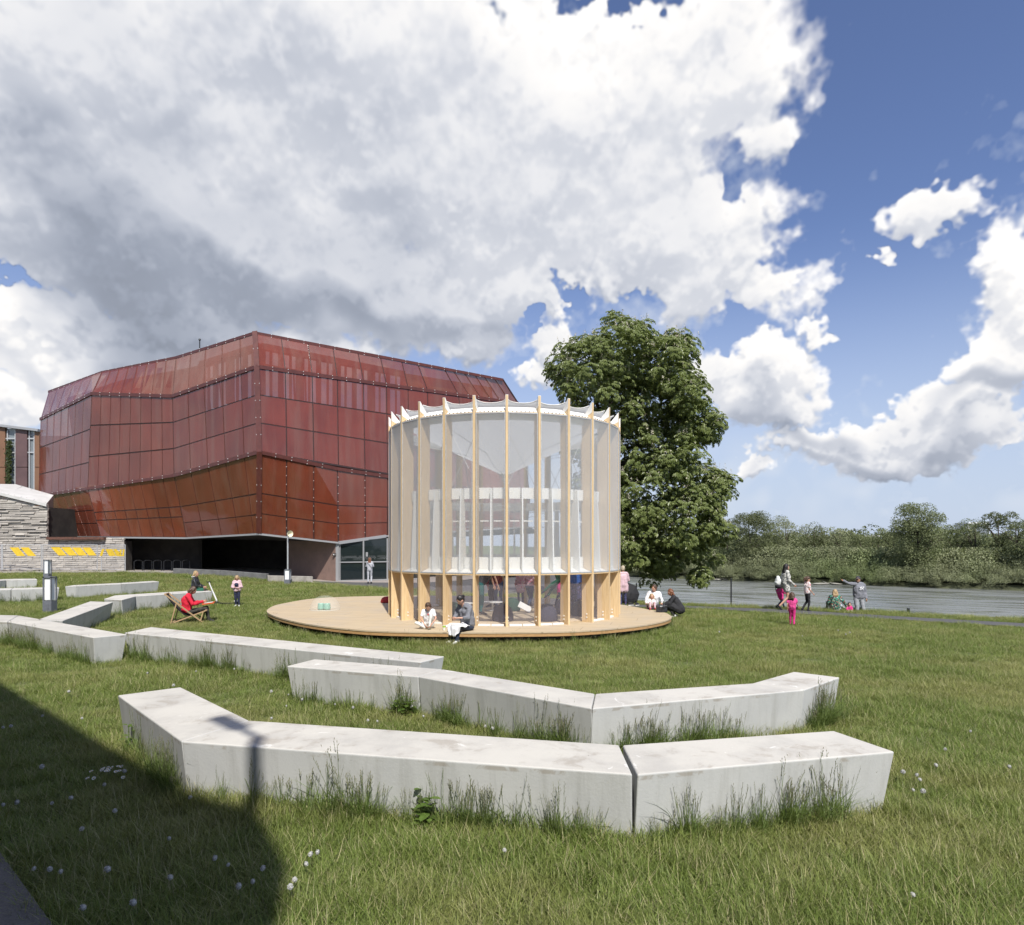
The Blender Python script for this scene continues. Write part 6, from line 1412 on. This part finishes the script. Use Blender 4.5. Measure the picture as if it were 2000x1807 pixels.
# tall flowering grass where the mower does not reach: along the benches and the deck
tall = []
for v_ in range(6):
    m = MB(); H0 = (.34, .44, .52, .38, .30, .48)[v_]
    for i in range(30):
        r_ = .08*sqrt(rg.random()); a = rg.uniform(0, 6.28); blade(m, r_*cos(a), r_*sin(a), H0*rg.uniform(.35, .95), rg.uniform(.007, .012), rg.uniform(.05, .5), rg.uniform(0, 6.28), rg.uniform(.1, .9), 4)
    for i in range(7):
        r_ = .06*rg.random(); a = rg.uniform(0, 6.28); az = rg.uniform(0, 6.28); h = H0*rg.uniform(.75, 1.15); ln = rg.uniform(.05, .30); x, y = r_*cos(a), r_*sin(a)
        tip = Vector((x+cos(az)*ln*h, y+sin(az)*ln*h, h)); q = Vector((x, y, 0)); mid = q.lerp(tip, .5)+Vector((0, 0, h*.06))
        m.mi = 0; m.tube([q, mid, tip], [.0022, .0018, .0012], 3, False)
        m.mi = 1
        for k in range(7):
            u = .72+.28*k/6; c = mid.lerp(tip, (u-.5)*2); d = Vector((rg.gauss(0, .005), rg.gauss(0, .005), .02)); m.add([c, c+d+Vector((.0035, 0, 0)), c+d*1.5], [(0, 1, 2)]); m.add([c, c+d+Vector((-.002, .003, 0)), c+d*1.5], [(0, 1, 2)])
    tall.append(source('tall_clump', m, [M_TALL, mat('grass seed heads', (.22, .21, .13), (.15, .15, .09), 30, .8)]))
tp = []; 
def tall_row(a, b, d0, d1, dens, hs, keyo=0):
    a = Vector((a.x, a.y, 0)); b = Vector((b.x, b.y, 0)); L = (b-a).length; t_ = (b-a).normalized(); nn = Vector((t_.y, -t_.x, 0)); 
    if nn.y > 0: nn = -nn
    n = int(L*dens)
    for i in range(n):
        u = rg.random(); p = a.lerp(b, u); k = mnoise.noise((p.x*1.6+keyo, p.y*1.6, 7)); 
        if rg.random() > .60+1.2*k: continue
        q = p+nn*rg.uniform(d0, d1); tp.append((q.x, q.y, gz(q.x, q.y), hs*rg.uniform(.55, 1.15)*(1+.35*k)))
for (b0, b1, b2, b3, last_, first_) in tall_lines:
    near = b0.y+b1.y < 2*30
    tall_row(b0, b1, .0, .16, 28 if near else 9, .90 if near else .5); 
    if last_: tall_row(b1, b2, .0, .12, 8, .7)
    if first_: tall_row(b3, b0, .0, .12, 8, .7)
for (x0, y0, x1, y1) in ((1125, 1592, 1190, 1615), (535, 1550, 590, 1558)):
    tall_row(at(x0, y0), at(x1, y1), -.05, .1, 34, .72, 3)
for i in range(0, len(dk_)):
    a, b = dk_[i], dk_[(i+1) % len(dk_)]
    if a.y < dcen.y: tall_row(a, b, -.2, .10, 9, .55)
tp = np.array(tp); n = len(tp)
scatter('tall_grass', tp[:, :3], np.stack([RNG.uniform(-.1, .1, n), RNG.uniform(-.1, .1, n), RNG.uniform(0, 6.28, n)], -1), np.stack([tp[:, 3]]*3, -1), tall)
# dandelion clocks, daisies and weeds
dm = MB(); dm.tube([(0, 0, 0), (.01, 0, .08), (0, .01, .155)], .0025, 5, False); dstalk = dm.mesh('stalk', M_STALK)
dm = MB(); dm.ell((0, .01, .175), .021, 10, 8)
for i in range(90):
    d = Vector((rg.gauss(0, 1), rg.gauss(0, 1), rg.gauss(0, 1))).normalized(); c = Vector((0, .01, .175))+d*.027; e = d.cross(Vector((.3, .5, .8))).normalized()*.005; dm.add([c-e, c+e, Vector((0, .01, .175))+d*.018], [(0, 1, 2)])
dhead = dm.mesh('seed_head', M_DAND)
DPX = [(1762, 1510), (1790, 1516), (1797, 1524), (1973, 1500), (1830, 1497), (1785, 1545), (1801, 1548), (1600, 1362), (590, 1368), (563, 1358), (560, 1380), (655, 1377), (690, 1384), (722, 1370), (718, 1408), (529, 1352), (738, 1410), (803, 1382), (828, 1400), (947, 1420), (962, 1424), (530, 1405), (458, 1308), (383, 1312), (288, 1316), (338, 1340), (134, 1352), (160, 1404), (82, 1400), (6, 1422), (20, 1420), (80, 1500), (212, 1700), (65, 1700), (96, 1700), (118, 1706), (165, 1775), (262, 1765), (605, 1672), (620, 1668), (575, 1720), (565, 1735), (495, 1725), (468, 1735), (205, 1535), (245, 1508), (223, 1586), (158, 1622), (332, 1640), (420, 1680), (445, 1692), (512, 1700), (985, 1662), (1785, 1750), (335, 1716), (100, 1571), (34, 1570), (8, 1574), (1405, 1235), (1567, 1243), (1652, 1240), (1637, 1232), (740, 1272), (1660, 1236), (905, 1330), (1895, 1430), (1845, 1465), (600, 1690), (140, 1560), (370, 1560)]
for i, (px_, py_) in enumerate(DPX):
    p = at(px_, py_, .0); s_ = rg.uniform(.55, .9); 
    hcorr = .16*s_; Yh = FPX*(CAMZ-hcorr)/(py_-HOR); p = Vector(((px_-1000)/FPX*Yh, Yh, 0))
    t = thing('dandelion', p, 'white dandelion seed head '+('in the building shade at the lower left' if (px_ < 520 and py_ > 1480) else 'between the nearest and second bench' if (500 < px_ < 1000 and py_ < 1450) else 'in the sunny grass right of the nearest bench' if px_ > 1700 else 'on the mown lawn right of the deck' if px_ > 1380 and py_ < 1300 else 'standing in the sunny grass at the left' if px_ < 500 else 'by the edge of the building shade at the bottom' if py_ > 1600 else 'in the grass behind the second bench'), 'flower', 'dandelion clocks in the lawn', rg.uniform(0, 6.28)); t.scale = (s_, s_, s_)
    for nm, me_ in (('stalk', dstalk), ('seed_head', dhead)):
        o = bpy.data.objects.new(nm, me_); COL.objects.link(o); o.parent = t
dz = MB(); 
for k in range(14): a = 2*pi*k/14; c = Vector((cos(a), sin(a), 0)); e = Vector((-sin(a), cos(a), 0))*.0035; dz.add([c*.005+Vector((0, 0, .12)), c*.016-e+Vector((0, 0, .124)), c*.02+Vector((0, 0, .122)), c*.016+e+Vector((0, 0, .124))], [(0, 1, 2, 3)])
dpet = dz.mesh('petals', M_PETAL); dz = MB(); dz.ell((0, 0, .123), (.006, .006, .004), 8, 5); dyo = dz.mesh('centre', M_YOLK); dz = MB(); dz.tube([(0, 0, 0), (0, 0, .12)], .0015, 4, False); dst = dz.mesh('stalk', M_STALK)
for i, (px_, py_) in enumerate([(180, 1512), (188, 1505), (205, 1500), (214, 1490), (219, 1495), (222, 1487), (228, 1492), (232, 1500), (212, 1497), (250, 1486), (240, 1508), (225, 1500), (207, 1490), (186, 1500), (232, 1488)]):
    Yh = FPX*(CAMZ-.14)/(py_-HOR); t = thing('daisy', ((px_-1000)/FPX*Yh, Yh, 0), 'white daisy in the cluster in the shade left of the nearest bench', 'flower', 'daisies in the shade', rg.uniform(0, 6.28)); t.scale = (1.0,)*3; t.rotation_euler = (rg.uniform(.1, .7), rg.uniform(-.4, .4), 0)
    for nm, me_ in (('petals', dpet), ('centre', dyo), ('stalk', dst)):
        o = bpy.data.objects.new(nm, me_); COL.objects.link(o); o.parent = t
def weed(px, py, h, nleaf, label, r=.12):
    p = at(px, py, 0); t = thing('weed_plant', p, label, 'plant'); m = MB(); m.tube([(0, 0, 0), (.01, .0, h*.6), (0, .01, h)], [.006, .005, .003], 6); m.build('stem', M_WEED, t, world=False)
    m = MB()
    for i in range(nleaf):
        z = h*rg.uniform(.05, 1.0); a = rg.uniform(0, 6.28); L = r*rg.uniform(.6, 1.2)*(1.25-z/h*.6); d = Vector((cos(a), sin(a), rg.uniform(-.1, .6))).normalized(); w = d.cross(Vector((0, 0, 1))).normalized()*L*.28; b = Vector((0, 0, z)); dn = Vector((0, 0, -L*.2))
        m.add([b, b+d*L*.35+w, b+d*L*.75+w*.8+dn*.4, b+d*L+dn, b+d*L*.75-w*.8+dn*.4, b+d*L*.35-w, b+d*L*.5-Vector((0, 0, L*.05))], [(0, 1, 6), (1, 2, 6), (2, 3, 6), (3, 4, 6), (4, 5, 6), (5, 0, 6)])
    m.build('leaves', M_WEED, t, world=False)
weed(825, 1604, .32, 18, 'tall leafy weed before the middle of the nearest bench', .13); weed(838, 1618, .30, 26, 'low leafy weed at the foot of the tall weed', .14); weed(1475, 1560, .36, 14, 'yellow green weed before the right part of the nearest bench', .09)
weed(795, 1402, .30, 22, 'leafy weed before the left part of the second bench', .15); weed(775, 1398, .22, 18, 'broad leaved weed left of the leafy weed at the second bench', .15); weed(1300, 1455, .2, 14, 'low weed before the second bench, right of its bend', .12); weed(250, 1470, .32, 14, 'dark leafy weed at the left end of the nearest bench', .12)
weed(1495, 1408, .2, 12, 'dock leaves before the right end of the second bench', .14)

# ------------------------------------------------------------------ chestnut tree
TY = 29.3; tx = (1180-1000)/FPX*TY
tree = thing('chestnut_tree', (tx, TY, 0), 'large horse chestnut in flower behind the right side of the pavilion', 'tree')
LUMP = [(1150, 715, 74), (1215, 688, 72), (1290, 712, 70), (1335, 765, 52), (1115, 765, 50), (1180, 790, 85), (1270, 800, 85), (1355, 830, 55), (1240, 880, 85), (1320, 895, 60), (1375, 962, 55), (1250, 970, 85), (1330, 1015, 80), (1395, 1035, 38), (1240, 1055, 62), (1300, 1080, 55), (1362, 1088, 46), (1222, 652, 34), (1160, 860, 70), (1330, 690, 36), (1385, 835, 30), (1412, 955, 24), (1170, 960, 60), (1165, 690, 40), (1095, 735, 28), (1365, 1125, 20), (1270, 1115, 26)]
rt = random.Random(4); crown = []
for (x, y, r) in LUMP:
    R_ = r/FPX*TY*.9; Y_ = TY+rt.uniform(-1.3, 1.3)*(1 if r > 45 else .6); crown.append((pt(x, y, Y_), R_)); 
    if r > 50: crown.append((pt(x, y, Y_+2.0), R_*.9)); crown.append((pt(x, y, Y_-1.2), R_*.82))
# trunk and limbs
m = MB(); m.tube([(tx, TY, -.1), (tx, TY+.05, 1.2), (tx-.1, TY+.1, 3.0), (tx, TY+.1, 5.5), (tx-.2, TY, 8.5)], [.30, .26, .22, .16, .08], 12); 
for (c, R_) in crown[::2]:
    z0 = max(2.2, min(7.5, c.z-1.8)); s0 = Vector((tx, TY+.1, z0)); mid = s0.lerp(c, .5)+Vector((0, 0, -.15)); m.tube([s0, mid, c], [.11, .07, .02], 7)
m.build('trunk', M_BARK, tree, smooth=True)
leaf = []
for v_ in range(3):
    mm_ = []; 
    for k in range(7):
        a = (k-3)*.62; L = (.15, .125, .095, .07)[abs(k-3)]*1.15; d = Vector((sin(a), cos(a), -.25-.25*abs(k-3)/3)); w = Vector((cos(a), -sin(a), 0))*L*.19
        b = Vector((0, 0, 0)); mm_.append([b, b+d*L*.6+w+Vector((0, 0, .008)), b+d*L+Vector((0, 0, -L*.25)), b+d*L*.6-w+Vector((0, 0, .008))])
    leaf.append(mm_)
LV = []; LF = []; FV = MB(); nl = 0
def add_leaf(p, nrm, sz_):
    global nl
    up = nrm.normalized(); a = rt.uniform(0, 6.28); t1 = up.cross(Vector((cos(a), sin(a), .1))).normalized(); t2 = up.cross(t1)
    for q in leaf[nl % 3]:
        n0 = len(LV)
        for v in q: LV.append(tuple(p+(t1*v.x+t2*v.y+up*v.z)*sz_))
        LF.append((n0, n0+1, n0+2, n0+3))
    nl += 1
sub = []
for (c, R_) in crown:
    for k in range(int(9+R_*R_*9)):
        d = Vector((rt.gauss(0, 1), rt.gauss(0, 1), rt.gauss(0, 1))).normalized(); p = c+d*R_*rt.uniform(.72, 1.04)
        if any((p-c2).length < R2*.62 for c2, R2 in crown if c2 is not c): continue
        if p.z < .55: continue
        sub.append((p, rt.uniform(.26, .50), d))
for (p, r_, d) in sub:
    for k in range(int(26+60*r_*r_*2)):
        e = Vector((rt.gauss(0, 1), rt.gauss(0, 1), rt.gauss(0, 1))).normalized(); 
        if e.z < -.55: continue
        q = p+Vector((e.x*r_, e.y*r_, e.z*r_*.75)); nrm = (e*.6+d*.35+Vector((0, 0, .75))); add_leaf(q, nrm, rt.uniform(.75, 1.15))
    if p.z > 1.5 and d.z > -.35 and rt.random() < .9:
        for k in range(rt.choice((1, 2, 3, 3))):
            b = p+Vector((rt.uniform(-.25, .25), rt.uniform(-.25, .25), r_*.65)); h = rt.uniform(.20, .30)
            for j in range(9):
                u = j/9; ww = .045*(1-u)+.008; a = rt.uniform(0, 6.28); c = b+Vector((cos(a)*ww, sin(a)*ww, u*h)); e1 = Vector((rt.gauss(0, .02), rt.gauss(0, .02), .016)); e2 = Vector((rt.gauss(0, .014), .006, rt.gauss(0, .014))); FV.add([c-e1, c+e2, c+e1, c-e2], [(0, 1, 2, 3)])
for (c, R_) in crown:                       # inner foliage closing the crown
    for k in range(int(40*R_)):
        d = Vector((rt.gauss(0, 1), rt.gauss(0, 1), rt.gauss(0, 1))).normalized(); add_leaf(c+d*R_*rt.uniform(.25, .75), d+Vector((0, 0, .8)), 1.25)
me = bpy.data.meshes.new('leaves'); LVa = np.array(LV, np.float32)-np.array((tx, TY, 0), np.float32); me.from_pydata(LVa.tolist(), [], LF); me.materials.append(M_CHESTNUT)
o = bpy.data.objects.new('leaves', me); COL.objects.link(o); o.parent = tree; tag(o, kind='stuff')
tag(FV.build('blossom', M_BLOSSOM, tree), kind='stuff')
print('chestnut leaves', nl, 'subs', len(sub))

# ------------------------------------------------------------------ far bank
WILLOW = leaf_mat('willow scrub leaves', (.195, .215, .115, 1), (.27, .285, .17, 1), .25, .30, patch=(.06, (.17, .22, .085, 1), .75), rough=.6)  # scrub colours lightened in place of distance haze
WOOD = leaf_mat('far tree leaves', (.115, .135, .062, 1), (.165, .185, .09, 1), .25, .25, rough=.6)
def leafblob(m, c, r, n, sz_, squash=.8):
    for i in range(n):
        d = Vector((rt.gauss(0, 1), rt.gauss(0, 1), rt.gauss(0, 1))).normalized(); 
        if d.z < -.5: continue
        p = c+Vector((d.x*r, d.y*r, d.z*r*squash))*rt.uniform(.72, 1.05); a = d*.5+Vector((rt.gauss(0, .5), rt.gauss(0, .5), .3+rt.gauss(0, .4))); a.normalize(); t1 = a.cross(Vector((.3, .9, .2))).normalized(); t2 = a.cross(t1); s1 = sz_*rt.uniform(.6, 1.2); s2 = s1*.55
        m.add([p-t1*s1, p-t2*s2, p+t1*s1, p+t2*s2], [(0, 1, 2, 3)])
bush = []
for v_ in range(6):
    m = MB()
    for k in range(9): leafblob(m, Vector((rt.uniform(-2, 2), rt.uniform(-2, 2), rt.uniform(1.0, 2.9))), rt.uniform(.8, 1.5), 230, .115)
    for k in range(26):
        a = rt.uniform(0, 6.28); q = Vector((rt.uniform(-2, 2), rt.uniform(-2, 2), 2.6)); 
        for j in range(16): c = q+Vector((cos(a)*.2*j*.1, sin(a)*.2*j*.1, j*.075)); leafblob(m, c, .12, 1, .12)
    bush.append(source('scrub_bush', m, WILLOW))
def bank_points(d0, d1, n):
    out = []
    while len(out) < n:
        x = rt.uniform(20, 140); y = rt.uniform(60, 230); 
        if x/y < .14 or x/y > 1.0: continue
        out.append((x, y))
    A_ = np.array(out); sd2 = np.where(inpoly(A_[:, 0], A_[:, 1], FAR), 1, -1)*pdist(A_[:, 0], A_[:, 1], FAR)
    k = (sd2 > d0) & (sd2 < d1); return A_[k], sd2[k]
A_, sdv = bank_points(-1.2, 26, 10000)
A_ = A_[:1900]; sdv = sdv[:1900]; n = len(A_); sc_ = np.where(sdv < 2.5, .60, np.where(sdv < 8, .85, 1.25))*RNG.uniform(.55, 1.35, n)
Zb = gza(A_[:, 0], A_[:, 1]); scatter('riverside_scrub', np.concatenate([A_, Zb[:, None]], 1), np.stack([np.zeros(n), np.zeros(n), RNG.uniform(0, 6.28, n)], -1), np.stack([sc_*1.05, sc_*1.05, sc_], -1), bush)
# bank edge: reeds and grass in the shallow
def far_tree(px, ytop, Y, wpx, label, kind='round', matl=WOOD, dens=1.0):
    X = (px-1000)/FPX*Y; zt = CAMZ-(ytop-HOR)/FPX*Y; z0 = -4.3; w = wpx/FPX*Y/2*1.55; t = thing('riverside_tree', (X, Y, z0), label, 'tree', 'trees on the far bank')
    zt += .8; H_t = zt-z0; m = MB(); m.tube([(0, 0, -.3), (.1, 0, H_t*.4), (0, .1, H_t*.85)], [.28, .2, .05], 8)
    for k in range(6): a = rt.uniform(0, 6.28); z = H_t*rt.uniform(.3, .6); m.tube([(0, 0, z), (cos(a)*w*.35, sin(a)*w*.35, z+H_t*.15), (cos(a)*w*.7, sin(a)*w*.7, z+H_t*.25)], [.12, .08, .03], 6)
    m.build('trunk', M_BARK, t, world=False)
    m = MB(); nb = int(40*dens)
    for k in range(nb):
        u = rt.uniform(.08, .95); prof = (.35+.65*max(0, sin(pi*max(0, min(1, (u-.08)/.95))))**.7) if kind == 'round' else (.45+.55*u if u < .85 else .75)
        a = rt.uniform(0, 6.28); rr_ = w*prof*rt.uniform(.2, .85); c = Vector((cos(a)*rr_, sin(a)*rr_, H_t*u)); r_ = rt.uniform(.16, .30)*w+.35
        if c.z+r_*.8 > H_t: c.z = H_t-r_*.8
        leafblob(m, c, r_, int(210*dens), .15)
    m.build('crown', matl, t, world=False)
far_tree(1792, 991, 121, 80, 'tallest poplar with a spreading crown on the far bank', 'fan', WOOD, 1.9)
far_tree(1463, 1004, 147, 66, 'dark round tree on the far bank just right of the chestnut', 'round', WOOD, 1.7)
for (px_, yt_, Y_, w_, lb_, k_) in ((1535, 1014, 150, 70, 'broad greyish tree right of the dark round one', 'round'), (1590, 1022, 152, 50, 'loose tree with visible limbs in the middle of the far wood', 'fan'), (1640, 1034, 150, 60, 'low tree sloping down towards the gap with the white block', 'round'),
    (1420, 1022, 155, 50, 'tree on the far bank half hidden by the chestnut', 'round'), (1715, 1040, 140, 60, 'low broad tree left of the tallest poplar', 'round'), (1745, 1046, 135, 40, 'small tree at the foot of the tallest poplar', 'round'), (1870, 1030, 130, 60, 'tree between the tallest poplar and the white tower block', 'round'),
    (1905, 1020, 126, 56, 'silvery tree in front of the white tower block', 'round'), (1950, 1007, 122, 44, 'dark narrow tree near the right edge', 'fan'), (1985, 1020, 118, 60, 'tree at the right edge of the picture on the far bank', 'round'), (1840, 1033, 132, 50, 'low tree right beside the tallest poplar', 'round'), (1680, 1050, 145, 50, 'low bushy tree before the first white block', 'round'), (2030, 1015, 112, 70, 'tree just outside the right edge on the far bank', 'round'), (1500, 1030, 149, 40, 'small tree between the dark round tree and the broad greyish one', 'round'),
    (1340, 1020, 160, 70, 'tree on the far bank behind the chestnut', 'round'), (1260, 1030, 165, 70, 'tree on the far bank behind the chestnut, next to the pavilion', 'round')):
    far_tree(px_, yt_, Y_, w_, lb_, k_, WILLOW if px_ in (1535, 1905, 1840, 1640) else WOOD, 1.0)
# a second row of woods far behind
m = []
for v_ in range(2):
    b = MB()
    for k in range(10): leafblob(b, Vector((rt.uniform(-3, 3), rt.uniform(-3, 3), rt.uniform(3, 8.5))), rt.uniform(1.2, 2.2), 130, .3)
    m.append(source('wood_tree', b, WOOD))
pts_ = []
for i in range(420):
    Y_ = rt.uniform(150, 300); X_ = Y_*rt.uniform(.12, .95); pts_.append((X_, Y_, -4.0))
pts_ = np.array(pts_); pts_ = pts_[inpoly(pts_[:, 0], pts_[:, 1], FAR) & (pdist(pts_[:, 0], pts_[:, 1], FAR) > 11)]; n = len(pts_); s_ = RNG.uniform(.72, 1.15, n)
scatter('far_wood', pts_, np.stack([np.zeros(n), np.zeros(n), RNG.uniform(0, 6.28, n)], -1), np.stack([s_, s_, s_], -1), m)
# sand and drift wood on the far bank
for (px_, py_, w_, lb_) in ((1612, 1140, 2.2, 'pale sandy spit on the far bank'), (1405, 1131.5, 1.6, 'pale driftwood on the far bank right of the chestnut')):
    p = at(px_, py_, -4.8); m_ = MB()
    for k in range(7): m_.ell((rt.uniform(-w_, w_), rt.uniform(-.8, .8), -.02), (rt.uniform(.4, 1.3), rt.uniform(.3, .8), rt.uniform(.05, .16)), 10, 6); m_.tube([(rt.uniform(-w_, w_), rt.uniform(-.6, .6), .0), (rt.uniform(-w_, w_), rt.uniform(-.6, .6), rt.uniform(.15, .5))], [.06, .02], 5)
    o = m_.build('pale_bank_debris', mat('pale debris', (.30, .29, .25), None), None, loc=None, smooth=True); o.location = p; tag(o, lb_, 'debris')
